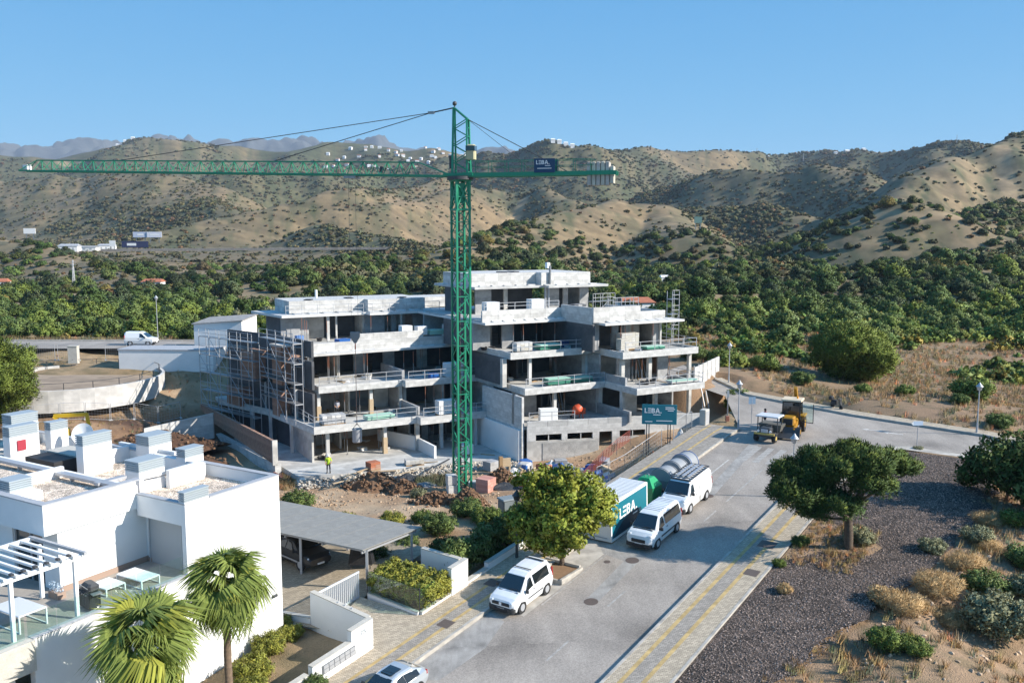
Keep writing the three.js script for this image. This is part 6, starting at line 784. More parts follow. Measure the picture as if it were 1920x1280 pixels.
{ const t = thing('site_board', 'teal billboard with white lettering on posts by the site fence', 'billboard', V(12.6, 0, 72.6), -0.12); const y0 = 4.35, w = 2.95, h = 1.72; mb().rbox(0, y0 + h / 2, 0, w, h, 0.07, 0.02).build('board', M.teal, t); for (const x of [-1.05, -0.85, 0.75, 0.95]) mb().slab(x - 0.04, x + 0.04, 1.6, y0 + 0.3, -0.12, -0.05).build('post', M.darkSteel, t); const S = new THREE.Group(); S.name = 'lettering'; S.position.set(-1.25, y0, 0.04); t.add(S); letters('L=BA.', 0.42, M.signWhite, S, 0, 0.98, 0, 0.008, 0.1); mb().slab(0.72, 1.35, 0.8, 0.87, 0, 0.008).build('text_line', M.signWhite, S); for (const [x, y, l] of [[1.75, 1.45, 0.72], [1.75, 1.3, 0.8], [1.95, 1.16, 0.5], [0.05, 0.2, 0.62], [1.0, 0.28, 1.35]]) mb().slab(x, x + l, y, y + 0.07, 0, 0.008).build('text_line', M.signWhite, S); }
for (const [o, x, y, z, w, txt] of signs) { const S = new THREE.Group(); S.name = 'lettering'; o.add(S); if (txt) { S.position.copy(RP(30.05, -30.0, 1.35)); S.rotation.y = ROADTURN + Math.PI / 2; S.position.copy(RP(29.35, -29.985, 1.3)); letters('25', 0.26, M.shutter, S, 0, 0, 0, 0.02, 0.2); } else { S.position.set(x, y, z); S.rotation.y = 0; S.scale.set(1, 1, 1); S.position.set(x + 0.72, y, -0.0); S.rotation.y = Math.PI; S.position.z = 0; o.remove(S); } }
{ const c = scene.getObjectByName('counter_jib'); const S = new THREE.Group(); S.name = 'lettering'; S.position.set(-6.2, 0.75, -0.76); S.rotation.y = Math.PI; c.add(S); const b2 = mb().box(-6.9, 0.65, -0.72, 1.75, 1.15, 0.05).build('site_sign', mat(0.006, 0.045, 0.11, { roughness: 0.5 }), c); letters('L=BA.', 0.33, M.signWhite, S, 0, 0.0, 0.0, 0.01, 0.1); mb().slab(0.75, 1.2, -0.14, -0.08, 0, 0.01).build('text_line', M.signWhite, S); mb().slab(0.1, 1.3, -0.36, -0.3, 0, 0.01).build('text_line', M.signWhite, S); }
// recycling bins
function barrelBin(label, s, m, lidm, wm) { const t = onRoad('recycling_bin', label, 'recycling bin', s, -26.75, 0.02); const g = new THREE.CylinderGeometry(0.88, 0.88, 1.45, 20, 1, false, Math.PI / 2, Math.PI); const b = mb(); b.slab(-0.88, 0.88, 0.15, 0.85, -0.72, 0.72); b.build('bin_body', m, t); mb().geo(g, new THREE.Matrix4().makeRotationX(Math.PI / 2).setPosition(0, 0.85, 0)).build('curved_lid', lidm, t); for (const z of [-0.6, 0.6]) { mb().geo(new THREE.TorusGeometry(0.89, 0.035, 6, 18, Math.PI), new THREE.Matrix4().setPosition(0, 0.85, z)).build('lid_rib', m, t); } for (const x of [-0.7, 0.7]) mb().slab(x - 0.08, x + 0.08, 0, 0.15, -0.5, 0.5).build('foot', M.darkSteel, t); return t; }
const binG = mat(0.17, 0.18, 0.19, { roughness: 0.5 }), binL = mat(0.27, 0.285, 0.30, { roughness: 0.5 });
barrelBin('dark grey roll top bin next to the green bin', 57.6, binG, binL); barrelBin('middle grey roll top bin in the row by the footway', 59.4, binG, binL); barrelBin('grey roll top bin with blue end farthest up the row', 61.2, mat(0.03, 0.12, 0.33, { roughness: 0.5 }), binL);
{ const t = onRoad('glass_bank', 'bright green bottle bank behind the site office', 'bottle bank', 54.6, -26.7, 0.02), G_ = mat(0.012, 0.30, 0.11, { roughness: 0.4 }); mb().hexa([v3(-0.75, 0.1, 0.7), v3(0.75, 0.1, 0.7), v3(0.75, 0.1, -0.7), v3(-0.75, 0.1, -0.7), v3(-0.8, 1.35, 0.75), v3(0.8, 1.35, 0.75), v3(0.8, 1.35, -0.75), v3(-0.8, 1.35, -0.75)]).build('bank_body', mat(0.008, 0.16, 0.06, { roughness: 0.4 }), t); mb().hexa([v3(-0.8, 1.35, 0.75), v3(0.8, 1.35, 0.75), v3(0.8, 1.35, -0.75), v3(-0.8, 1.35, -0.75), v3(-0.35, 1.95, 0.4), v3(0.35, 1.95, 0.4), v3(0.35, 1.95, -0.4), v3(-0.35, 1.95, -0.4)]).build('sloped_lid', G_, t); mb().tube(v3(0, 1.62, 0.5), v3(0, 1.7, 0.66), 0.15, 0.15, 12).build('bottle_hole', M.black, t); mb().geo(new THREE.TorusGeometry(0.15, 0.03, 6, 12), new THREE.Matrix4().setPosition(0, 2.05, 0)).build('lifting_ring', M.steel, t); }
// street lamps
function lamp(label, pos, h = 4.3, m = M.galv) { const t = thing('street_lamp', label, 'street lamp', pos, 0.3, 'street lamps'); mb().tube(v3(0, 0, 0), v3(0, 0.9, 0), 0.1, 0.08, 10).build('base', m, t); mb().tube(v3(0, 0.9, 0), v3(0, h - 0.5, 0), 0.06, 0.045, 10).build('pole', m, t); const L = new THREE.LatheGeometry([[0.05, 0], [0.16, 0.06], [0.24, 0.34], [0.3, 0.36], [0.3, 0.39], [0.1, 0.62], [0.05, 0.72], [0.0, 0.76]].map((p) => new THREE.Vector2(...p)), 14); const o = addGeo('lantern', L, m, t); o.position.y = h - 0.55; mb().tube(v3(0, h - 0.46, 0), v3(0, h - 0.22, 0), 0.17, 0.22, 12).build('lantern_glass', M.lampGlass, t); return t; }
lamp('grey street lamp standing in the scrub beyond the side street', RP(83.4, -9.4, 0.1)); lamp('grey street lamp beside the parked dumper', RP(74.3, -27.4, 0.1)); lamp('street lamp rising behind the umbrella pine', RP(60.4, -18.15, 0.12)); lamp('dark lamp post on the footway behind the small white car', RP(42.5, -29.6, 0.12), 4.2, M.darkSteel); lamp('thin street lamp beyond the upper street', V(-52, 5.4, 126), 6.4); lamp('street lamp at the far corner of the block by the panel fence', V(24.9, 3.6, 98), 4.6);
// signs and small things on the street
{ const t = thing('street_sign', 'small arrow shaped street sign at the gravel corner', 'street sign', RP(76.3, -12.9, 0.1), 0.1); mb().tube(v3(0, 0, 0), v3(0, 2.1, 0), 0.03).build('post', M.galv, t); mb().prism([[-0.42, 0], [0, 0], [0.42, 0], [0.42, 0.03], [-0.42, 0.03]], 1.75, 2.1).build('plate', mat(0.45, 0.55, 0.68), t); mb().hexa([v3(-0.58, 1.92, 0.035), v3(-0.42, 1.75, 0.035), v3(-0.42, 1.75, 0), v3(-0.58, 1.92, 0), v3(-0.58, 1.94, 0.035), v3(-0.42, 2.1, 0.035), v3(-0.42, 2.1, 0), v3(-0.58, 1.94, 0)]).build('arrow_point', M.signWhite, t); }
{ const t = thing('road_sign', 'square blue road sign seen from behind by the dumper', 'road sign', RP(76.3, -26.9, 0.1), 0.1); mb().tube(v3(0, 0, 0), v3(0, 2.6, 0), 0.03).build('post', M.galv, t); mb().slab(-0.32, 0.32, 2.0, 2.65, 0, 0.02).build('plate', mat(0.22, 0.33, 0.45), t); }
{ const t = thing('sign_post', 'slim grey post with plate near the site corner', 'post', RP(76.8, -29.4, 0.1)); mb().tube(v3(0, 0, 0), v3(0, 3.0, 0), 0.06).build('post', M.steel, t); mb().slab(-0.1, 0.1, 2.3, 2.9, 0.06, 0.09).build('plate', M.shutter, t); mb().rbox(0, 0.25, 0, 0.35, 0.5, 0.3).build('footing', mat(0.3, 0.12, 0.08), t); }
{ const t = thing('utility_cabinet', 'pale grey utility cabinet at the site corner', 'cabinet', RP(74.2, -30.6, 0.1), ROADTURN); mb().rbox(0, 0.75, 0, 0.6, 1.5, 0.9, 0.04).build('cabinet_body', M.beige, t); mb().slab(0.3, 0.315, 0.15, 1.35, -0.38, -0.01).build('door', M.coping, t); mb().slab(0.3, 0.315, 0.15, 1.35, 0.01, 0.38).build('door', M.coping, t); }
{ const t = thing('motor_scooter', 'dark scooter parked on the footway below the scrub', 'scooter', RP(87.2, -22.2, 0.12), 0.4); for (const z of [-0.55, 0.6]) { const g = new THREE.Group(); g.name = 'wheel'; g.position.set(0, 0.22, z); t.add(g); mb().tube(v3(-0.06, 0, 0), v3(0.06, 0, 0), 0.22, 0.22, 12).build('tyre', M.rubber, g); } mb().rbox(0, 0.55, -0.35, 0.35, 0.4, 0.8, 0.1).build('body', M.plastic, t); mb().rbox(0, 0.78, -0.3, 0.3, 0.12, 0.75, 0.05).build('seat', M.black, t); mb().bar(v3(0, 0.3, 0.6), v3(0, 1.05, 0.42), 0.08).build('fork', M.darkSteel, t); mb().bar(v3(-0.32, 1.05, 0.42), v3(0.32, 1.05, 0.42), 0.05).build('handlebar', M.darkSteel, t); mb().rbox(0, 0.95, -0.75, 0.42, 0.36, 0.4, 0.06).build('top_box', M.black, t); mb().rbox(0, 0.75, 0.5, 0.36, 0.6, 0.08, 0.04).build('leg_shield', M.plastic, t); }
// concrete panel fence behind the right corner
{ const t = thing('panel_fence', 'grey precast panel fence behind the right end of the block', 'fence'); for (let k = 0; k < 6; k++) for (let j = 0; j < 3; j++) { const p = V(20.6 + k * 0.75, 2.8 + j * 0.98 + 0.49 + k * 0.06, 96.5 + k * 1.2), q = V(20.6 + (k + 0.97) * 0.75, 2.8 + j * 0.98 + 0.49 + k * 0.06, 96.5 + (k + 0.97) * 1.2); mb().bar(p, q, 0.08, 0.96).build('fence_panel', concreteTones[(k + j) % 3], t); } for (let k = 0; k <= 6; k++) mb().bar(V(20.6 + k * 0.75, 2.5, 96.5 + k * 1.2), V(20.6 + k * 0.75, 5.9, 96.5 + k * 1.2), 0.14).build('fence_post', M.concrete, t); }
// ---------------------------------------------------------------- things on the building site
// mesh fence panels toward the road
function meshPanel(label, p, q, h = 2.0) { const t = thing('site_fence_panel', label, 'fence panel', null, 0, 'mesh fence panels along the site edge'), u = (y) => v3(0, y, 0), d = q.clone().sub(p); for (const e of [p, q]) mb().tube(e, e.clone().add(u(h)), 0.03, 0.03, 6).build('upright', M.galv, t); for (const y of [0.12, h]) mb().tube(p.clone().add(u(y)), q.clone().add(u(y)), 0.022, 0.022, 6).build('rail', M.galv, t); const w = mb(); const n = Math.round(d.length() / 0.28); for (let k = 1; k < n; k++) { const a = p.clone().addScaledVector(d, k / n); w.tube(a.clone().add(u(0.12)), a.clone().add(u(h)), 0.006, 0.006, 3); } for (let y = 0.4; y < h; y += 0.32) w.tube(p.clone().add(u(y)), q.clone().add(u(y)), 0.006, 0.006, 3); const m = w.build('mesh_wire', M.galv, t); m.userData.kind = 'stuff'; for (const e of [p, q]) mb().box(e.x, e.y + 0.06, e.z, 0.22, 0.12, 0.6, 0.6).build('fence_foot', M.concrete, t); }
{ const P = [[56, -31.6], [58.6, -32], [61.3, -32], [63.9, -31.6], [66.4, -31.2]]; for (let i = 0; i + 1 < P.length; i++) { const a = P[i], b = P[i + 1]; meshPanel(['mesh fence panel nearest the site office', 'mesh fence panel second from the site office', 'mesh fence panel behind the dry grass', 'mesh fence panel leading to the billboard'][i], at(...rs(a[0], a[1])), at(...rs(b[0], b[1]))); } const Q = [[68.4, -31.0], [70.8, -30.9], [73.2, -31.4]]; for (let i = 0; i < 2; i++) meshPanel(['mesh fence panel just past the billboard', 'mesh fence panel at the site corner cabinet'][i], at(...rs(...Q[i])), at(...rs(...Q[i + 1]))); }
for (let i = 0; i < 7; i++) meshPanel(['mesh fence panel at the left end below the round yard', 'second mesh fence panel below the round yard', 'third mesh fence panel below the round yard', 'fourth mesh fence panel below the round yard', 'fifth mesh fence panel below the round yard', 'mesh fence panel near the left flank scaffold', 'mesh fence panel beside the left flank scaffold'][i], at(-52 + i * 2.1, 87.5 + i * 1.2), at(-50 + i * 2.1, 88.6 + i * 1.2), 1.9);
// orange net
{ const t = thing('safety_net', 'red orange plastic safety net sagging along the earth ramp', 'safety net'); const m = mat(0.42, 0.11, 0.08, { roughness: 0.7 }); const P = [[6.2, -2.2, 76.6], [7.2, -1.4, 77.4], [8.4, -0.4, 78.2], [9.8, 0.5, 79.2], [11.2, 1.2, 80.2]].map((p) => V(...p)), w = mb(); for (let i = 0; i + 1 < P.length; i++) for (let j = 0; j <= 6; j++) { w.bar(P[i].clone().add(v3(0, j * 0.16, 0)), P[i + 1].clone().add(v3(0, j * 0.16, 0)), 0.035); for (let k = 0; k < 5; k++) if (j === 0) { const a = P[i].clone().lerp(P[i + 1], k / 5); w.bar(a, a.clone().add(v3(0.1, 0.96, 0)), 0.035); } } const o = w.build('net_strands', m, t); o.userData.kind = 'stuff'; for (const p of P) mb().bar(p.clone().sub(v3(0, 0.5, 0)), p.clone().add(v3(0, 1.1, 0)), 0.04).build('stake', M.steel, t); }
// guard rails on the open edges of the floors
function guard(label, pts, y, h = 1.0) { const t = thing('guard_rail', label, 'guard rail', B2W(0, 0, 0), BTURN, 'steel guard rails on the terrace edges'); for (let i = 0; i + 1 < pts.length; i++) { const [a0, b0] = pts[i], [a1, b1] = pts[i + 1], L = Math.hypot(a1 - a0, b1 - b0), n = Math.max(1, Math.round(L / 2)); for (let k = (i ? 1 : 0); k <= n; k++) { const a = lerp(a0, a1, k / n), b = lerp(b0, b1, k / n); mb().bar(v3(a, y, -b), v3(a + rr(-0.03, 0.03), y + h, -b), 0.055).build('post', M.galv, t); } for (const q of [0.52, 0.95]) mb().bar(v3(a0, y + h * q, -b0), v3(a1, y + h * q + rr(-0.06, 0.06), -b1), 0.05).build('rail', M.galv, t); } }
guard('guard rail on the first floor edge of the left wing', [[0.12, 10], [0.12, 0.12], [10.9, 0.12]], 1.8); guard('guard rail on the first floor edge behind the crane mast', [[11.3, -0.88], [21, -0.88]], 1.8); guard('guard rail on the second floor edge of the left wing', [[1.82, 3.86], [10.9, 3.86]], 5.1); guard('guard rail on the second floor edge behind the mast', [[11.3, 3.0], [22.6, 3.0]], 5.1); guard('guard rail on the left wing roof eaves', [[2.2, 17.4], [11.6, 17.4], [12.2, 16.1], [21, 16.1]], 11.38, 1.1); guard('guard rail on the terrace over the middle wing parapet', [[18.4, -0.88], [27.8, -0.88]], 12.55, 0.8); guard('guard rail on the third floor edge of the middle wing', [[19.6, -4.9], [29.4, -4.9]], 8.45); guard('guard rail on the third floor edge of the right wing', [[30, -10.3], [39.6, -10.3], [39.7, -2]], 8.45); guard('guard rail on the second floor edge of the middle wing', [[19.7, -7.48], [29.4, -7.48]], 5.1); guard('guard rail on the second floor edge of the right wing', [[29.8, -13.0], [38.2, -13.0], [38.3, -5]], 5.08); guard('guard rail on the lowest terrace before the cement mixer', [[19.4, -8.6], [24, -9.9]], 1.95, 0.9); guard('guard rail at the end of the left wing first floor', [[17.4, -0.9], [20.9, -0.9], [20.9, 2]], 1.8);
// scaffolds: standards, ledgers, board platforms one by one
function scaffold(label, p, q, depth, y0, lifts, bays, lift = 2.0) { const t = thing('scaffold', label, 'scaffold', B2W(0, 0, 0), BTURN); const d = [(q[0] - p[0]), (q[1] - p[1])], L = Math.hypot(...d), e = [-d[1] / L * depth, d[0] / L * depth], P = (k, s, y) => v3(p[0] + d[0] * k / bays + e[0] * s, y, -(p[1] + d[1] * k / bays + e[1] * s)); const H = y0 + lifts * lift;
  for (let k = 0; k <= bays; k++) for (const s of [0, 1]) mb().tube(P(k, s, y0), P(k, s, H + 0.9), 0.04, 0.04, 6).build('standard', M.galv, t);
  for (let l = 1; l <= lifts; l++) { const y = y0 + l * lift; for (let k = 0; k < bays; k++) { const b = mb(), A = P(k, 0.04, y), B_ = P(k + 1, 0.04, y), C_ = P(k + 1, 0.96, y), D_ = P(k, 0.96, y), u = v3(0, 0.06, 0); b.hexa([A, B_, C_, D_, A.clone().add(u), B_.clone().add(u), C_.clone().add(u), D_.clone().add(u)]).build('platform', M.steel, t); for (const h of [0.5, 1.0]) mb().tube(P(k, 0, y + h), P(k + 1, 0, y + h), 0.028, 0.028, 5).build('ledger', M.galv, t); if (k % 2 === l % 2) mb().tube(P(k, 0, y - lift), P(k + 1, 0, y), 0.028, 0.028, 5).build('brace', M.galv, t); } for (let k = 0; k <= bays; k++) mb().tube(P(k, 0, y - 0.03), P(k, 1, y - 0.03), 0.03, 0.03, 5).build('transom', M.galv, t); } return t; }
scaffold('tall steel scaffold along the left flank of the block', [-0.9, 3.2], [-2.4, 11.2], -0.9, 1.5, 4, 4, 2.05); scaffold('steel scaffold at the rear of the left flank', [-3.1, 11.6], [-6.8, 21.5], -0.9, -1.2, 5, 5, 2.05); scaffold('scaffold tower at the front corner of the left wing', [0.6, 5.0], [-0.4, 6.0], -0.9, 5.0, 2, 1, 2.0); scaffold('light scaffold frames on the flat roof behind the parapet', [34.4, -2.0], [38, -2.0], 0.9, 11.46, 1, 3, 1.0); scaffold('scaffold tower at the right end of the block', [39.2, -6.6], [40.2, -6.6], 0.9, 8.3, 3, 1, 1.7); scaffold('scaffold frames on the roof terrace beside the top storey', [37.2, 6], [41, 6.6], 0.9, 11.4, 1, 3, 1.0);
// stacks of blocks, boards, boxes on the terraces
const blockMat = [M.wrap, mat(0.74, 0.74, 0.73, { roughness: 0.7 }), mat(0.7, 0.69, 0.67, { roughness: 0.8 })];
function blockPallet(label, a, b, y, w, h, d, m = blockMat, turn = 0) { const t = thing('block_pallet', label, 'pallet', B2W(a, b, y), BTURN + turn, 'pallets of building blocks'); mb().slab(-w / 2, w / 2, 0, 0.12, -d / 2, d / 2).build('pallet_base', M.wood, t); const rows = Math.max(1, Math.round(h / 0.26)), n = Math.max(1, Math.round(w / 0.5)), rh = h / rows; for (let j = 0; j < rows; j++) for (let k = 0; k < n; k++) mb().box(-w / 2 + (k + 0.5) * w / n, 0.12 + (j + 0.5) * rh, 0, w / n - 0.015, rh - 0.015, d - rr(0, 0.05)).build('block', m[Math.floor(rnd() * 3)], t); return t; }
blockPallet('pallet of white blocks on the upper left terrace, left of the pair', 14.0, 10.2, 9.0, 1.3, 1.15, 1.1); blockPallet('pallet of white blocks on the upper left terrace, right of the pair', 15.9, 10.2, 9.0, 1.2, 1.0, 1.1); blockPallet('white block pallet on the upper terrace near the mast', 20.6, 12.5, 8.2, 1.4, 1.6, 1.1); blockPallet('two tier white block stack on the second floor beside the mast', 17.2, 4.2, 4.9, 2.2, 1.5, 1.1); blockPallet('white block stack on the first floor near the divider', 14.4, 0.4, 1.6, 2.0, 1.45, 1.1); blockPallet('tall white block stack on the top terrace', 26.6, 2.2, 11.5, 1.7, 1.75, 1.2); blockPallet('white block stack on the top terrace next to the mast', 20.2, 1.0, 11.5, 1.6, 1.7, 1.2); blockPallet('cream block heap at the third floor corner of the middle wing', 21.4, -3.8, 8.3, 1.9, 0.95, 1.0, [M.plaster, M.slab, M.beige]); blockPallet('cream blocks on the third floor of the right wing', 32.3, -7.6, 8.3, 2.3, 1.7, 1.0, [M.beige, M.plaster, M.beige]); blockPallet('second cream block stack on the third floor of the right wing', 31.0, -8.4, 8.3, 1.0, 1.2, 0.9, [M.beige, M.plaster, M.beige]); blockPallet('grey block stack on the first floor corner of the left wing', 2.4, 1.6, 1.6, 2.4, 0.9, 1.2, [M.greyblock, M.slab, M.coping]); blockPallet('pink hollow brick pallet at the foot of the crane', 10.8, -15.6, -2.3, 1.35, 1.25, 1.3, [mat(0.5, 0.25, 0.2), mat(0.55, 0.29, 0.24), mat(0.46, 0.22, 0.18)], 0.5); blockPallet('grey block stack on the top terrace by the parapet', 31.3, 0.6, 11.5, 1.6, 1.1, 1.2, [M.greyblock, M.render, M.greyblock]);
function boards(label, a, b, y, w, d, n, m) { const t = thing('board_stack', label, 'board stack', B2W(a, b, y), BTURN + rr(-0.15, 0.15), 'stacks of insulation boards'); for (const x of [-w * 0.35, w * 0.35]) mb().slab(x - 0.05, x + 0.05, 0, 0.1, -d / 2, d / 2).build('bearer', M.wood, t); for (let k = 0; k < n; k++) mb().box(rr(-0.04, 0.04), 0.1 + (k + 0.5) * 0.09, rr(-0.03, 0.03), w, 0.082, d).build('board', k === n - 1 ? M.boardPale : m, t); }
boards('green board stack on the upper left terrace', 18.0, 10.0, 9.0, 2.3, 1.2, 6, M.boardPale); boards('green boards on the first floor of the left wing', 7.2, 1.2, 1.7, 3.0, 1.3, 4, M.boardPale); boards('dark green board stack on the third floor of the middle wing', 24.8, -3.4, 8.3, 2.8, 1.2, 6, M.board); boards('dark green board stack on the second floor, left one', 24.2, -6.2, 4.95, 2.6, 1.2, 7, M.board); boards('dark green board stack on the second floor by the pier', 27.2, -6.2, 4.95, 2.4, 1.2, 6, M.board); boards('green board stack on the third floor of the right wing', 34.6, -9.0, 8.3, 2.4, 1.2, 4, M.board); boards('pale boards on the second floor of the right wing', 36.4, -11.8, 4.95, 3.4, 1.0, 3, M.slab);
function crate(label, a, b, y, w, h, d, m, cat = 'crate') { const t = thing(cat === 'water tank' ? 'water_tank' : 'equipment_box', label, cat, B2W(a, b, y), BTURN + rr(-0.3, 0.3)); mb().rbox(0, h / 2, 0, w, h, d, 0.05).build('box', m, t); mb().rbox(0, h + 0.02, 0, w * 1.02, 0.05, d * 1.02, 0.02).build('lid', m, t); for (const s of [-1, 1]) mb().slab(s * w / 2, s * w / 2 + s * 0.02, h * 0.5, h * 0.6, -0.1, 0.1).build('handle', M.darkSteel, t); }
crate('blue crate on the upper left terrace', 6.6, 10.6, 8.2, 1.5, 0.85, 1.0, M.blue); crate('blue drum shaped box on the second floor', 14.6, 3.9, 4.9, 1.0, 0.6, 0.7, M.blue); crate('blue box on the first floor by the mast', 19.6, 0.2, 1.6, 0.7, 0.7, 0.6, mat(0.05, 0.22, 0.5)); crate('white switchgear cabinet on the lowest terrace', 22.0, -8.0, 1.5, 1.9, 1.4, 0.7, M.whiteTrim, 'cabinet'); crate('grey panel box on the roof terrace at the right', 33.5, -3.6, 11.5, 1.0, 0.9, 0.8, M.coping); crate('blue wrapped board pack leaning on the terrace', 3.0, 15, 8.2, 0.9, 1.0, 0.6, mat(0.1, 0.2, 0.42)); crate('dark toolbox on the third floor behind the green boards', 28.0, -2.2, 8.3, 1.4, 0.7, 0.7, mat(0.02, 0.05, 0.14)); crate('plaster board pack leaning in the left storey', 3.0, 17.6, 8.2, 1.6, 1.5, 0.3, M.greyblock, 'board pack');
{ const t = thing('cement_mixer', 'orange cement mixer on the lowest terrace', 'cement mixer', B2W(25.6, -8.0, 1.5), BTURN), O_ = mat(0.62, 0.09, 0.03, { roughness: 0.5 }); const g = new THREE.LatheGeometry([[0.02, -0.5], [0.35, -0.45], [0.55, -0.1], [0.55, 0.15], [0.3, 0.55], [0.26, 0.55]].map((p) => new THREE.Vector2(...p)), 16); const o = addGeo('drum', g, O_, t); o.position.set(0, 0.95, 0); o.rotation.set(0.3, 0, -0.7); for (const s of [-1, 1]) { mb().bar(v3(s * 0.5, 0, 0.4), v3(s * 0.5, 0.95, 0), 0.07).build('stand', O_, t); mb().bar(v3(s * 0.5, 0, -0.4), v3(s * 0.5, 0.95, 0), 0.07).build('stand', O_, t); } mb().rbox(0.75, 0.75, 0, 0.35, 0.6, 0.4).build('motor_box', O_, t); for (const z of [-0.35, 0.35]) { const w = mb().tube(v3(-0.6, 0.18, z), v3(-0.5, 0.18, z), 0.18, 0.18, 12).build('wheel', M.rubber, t); } }
for (const [l, a, b, y, n] of [['timber props leaning inside the middle wing', 25.2, -3.4, 1.5, 8], ['steel props leaning in the second floor of the right wing', 34.6, -6.4, 4.85, 5], ['props leaning at the right end of the block', 38.9, -12, 1.5, 6]]) { const t = thing('leaning_props', l, 'props', B2W(a, b, y), BTURN); for (let k = 0; k < n; k++) mb().bar(v3(k * 0.22, 0, 0.3 + rr(0, 0.2)), v3(k * 0.22 + rr(-0.2, 0.7), rr(2.2, 2.8), -0.5), 0.07).build('prop', k % 2 ? M.wood : M.galv, t); }
// props, bags and odds and ends on every floor
{ const lv = [['ground floor', -2, [[1, 10, 2, 6.5], [12.5, 17.5, 1, 5.5]]], ['first floor', 1.5, [[3, 10, 4.5, 9.5], [12.5, 20, 2, 8.5], [20.6, 28, -5.5, -1]]], ['second floor', 4.85, [[3.5, 10.5, 7, 13.5], [12, 21.5, 6, 13], [20, 28.5, -3.5, 2.4], [30.5, 37, -10.5, -4]]], ['third floor', 8.15, [[3, 20, 12, 17.6], [19, 28, -3, 3.4], [30, 37.4, -9, -4]]], ['fourth floor', 11.46, [[19, 29, 0.4, 6.8], [29, 36, -5.5, 5.5]]]];
  for (const [nm, y, rc] of lv) for (const [a0, a1, b0, b1] of rc) { const area = (a1 - a0) * (b1 - b0), wing = a0 < 18.5 ? 'left wing' : a0 < 29.5 ? 'middle wing' : 'right wing';
    for (let k = 0; k < Math.min(7, area / 6); k++) { if (y > 11) break; const t = thing('steel_prop', 'slim steel prop holding the slab above the ' + nm + ' of the ' + wing, 'prop', B2W(rr(a0, a1), lerp(b0, b1, Math.pow(rnd(), 1.6)), y), rr(0, 3), 'steel props, ' + nm + ' of the ' + wing), h = y === 8.15 ? 2.93 : 2.9; mb().tube(v3(0, 0, 0), v3(0, h * 0.55, 0), 0.04, 0.04, 6).build('outer_tube', M.steel, t); mb().tube(v3(0, h * 0.55, 0), v3(0, h, 0), 0.03, 0.03, 6).build('inner_tube', mat(0.3, 0.12, 0.07), t); mb().box(0, 0.02, 0, 0.22, 0.03, 0.22).build('base_plate', M.steel, t); }
    for (let k = 0; k < Math.min(8, area / 5); k++) { const ty = Math.floor(rnd() * 4), t = thing(['sack_pile', 'mortar_tub', 'board_offcut', 'pipe_coil'][ty], ['pale cement sacks piled', 'black mortar tub standing', 'timber board lying', 'dark pipe coil lying'][ty] + ' on the ' + nm + ' of the ' + wing, ['sacks', 'tub', 'board', 'pipe coil'][ty], B2W(rr(a0, a1), lerp(b0, b1, Math.pow(rnd(), 1.8)), y), rr(0, 6), 'loose materials, ' + nm + ' of the ' + wing);
      if (ty === 0) for (let j = 0; j < 4; j++) mb().rbox(rr(-0.1, 0.1), 0.09 + (j >> 1) * 0.17, (j % 2 - 0.5) * 0.42, 0.75, 0.16, 0.4, 0.06, rr(-0.2, 0.2)).build('sack', [M.beige, M.wrap, M.coping][j % 3], t); else if (ty === 1) { addGeo('tub', new THREE.LatheGeometry([[0.01, 0.02], [0.26, 0.02], [0.36, 0.4], [0.33, 0.4], [0.24, 0.06], [0.01, 0.06]].map((q) => new THREE.Vector2(...q)), 14), M.black, t); mb().geo(new THREE.CylinderGeometry(0.31, 0.29, 0.05, 12), new THREE.Matrix4().setPosition(0, 0.28, 0)).build('mortar', M.greyblock, t); } else if (ty === 2) { mb().box(0, 0.04, 0, rr(1.2, 2.4), 0.06, 0.24).build('board', M.woodPale, t); mb().box(0.2, 0.1, 0.1, rr(0.8, 1.6), 0.05, 0.2, 0.4).build('board', M.wood, t); } else { const g = mb(); for (let j = 0; j < 3; j++) g.geo(new THREE.TorusGeometry(0.38, 0.05, 6, 16), new THREE.Matrix4().makeRotationX(Math.PI / 2).setPosition(0, 0.06 + j * 0.09, 0)); g.build('coil', M.plastic, t); } } } }
// earth heaps, tarpaulins, bags, rubble before the block
function lump(b, cx, cz, y, rx, rz, h, ns, rough, seg = 22) { const R = []; for (let j = 0; j <= 12; j++) { const ring = [], q = j / 12; for (let i = 0; i < seg; i++) { const a = i / seg * 6.2832, w = 1 + rough * (fbm(Math.cos(a) * 2 + ns, Math.sin(a) * 2 + q * 2, 3) - 0.5) * 2, k = (1 - q) * 0.97 + 0.03, ww = w + rough * 0.5 * (fbm(i * 0.9 + ns, j * 0.8, 2) - 0.5); ring.push(V(cx + Math.cos(a) * rx * k * ww, y + h * Math.pow(q, 0.8) * (1 + rough * 0.9 * (fbm(Math.cos(a) * 3 * k + ns, Math.sin(a) * 3 * k + 5, 3) - 0.5)), cz + Math.sin(a) * rz * k * ww)); } R.push(ring); } return b.loft(R, true); }
const earthM = mat(0.34, 0.195, 0.11, { map: T_fine, size: 1.4, bump: 0.09, bumpSize: 1 });
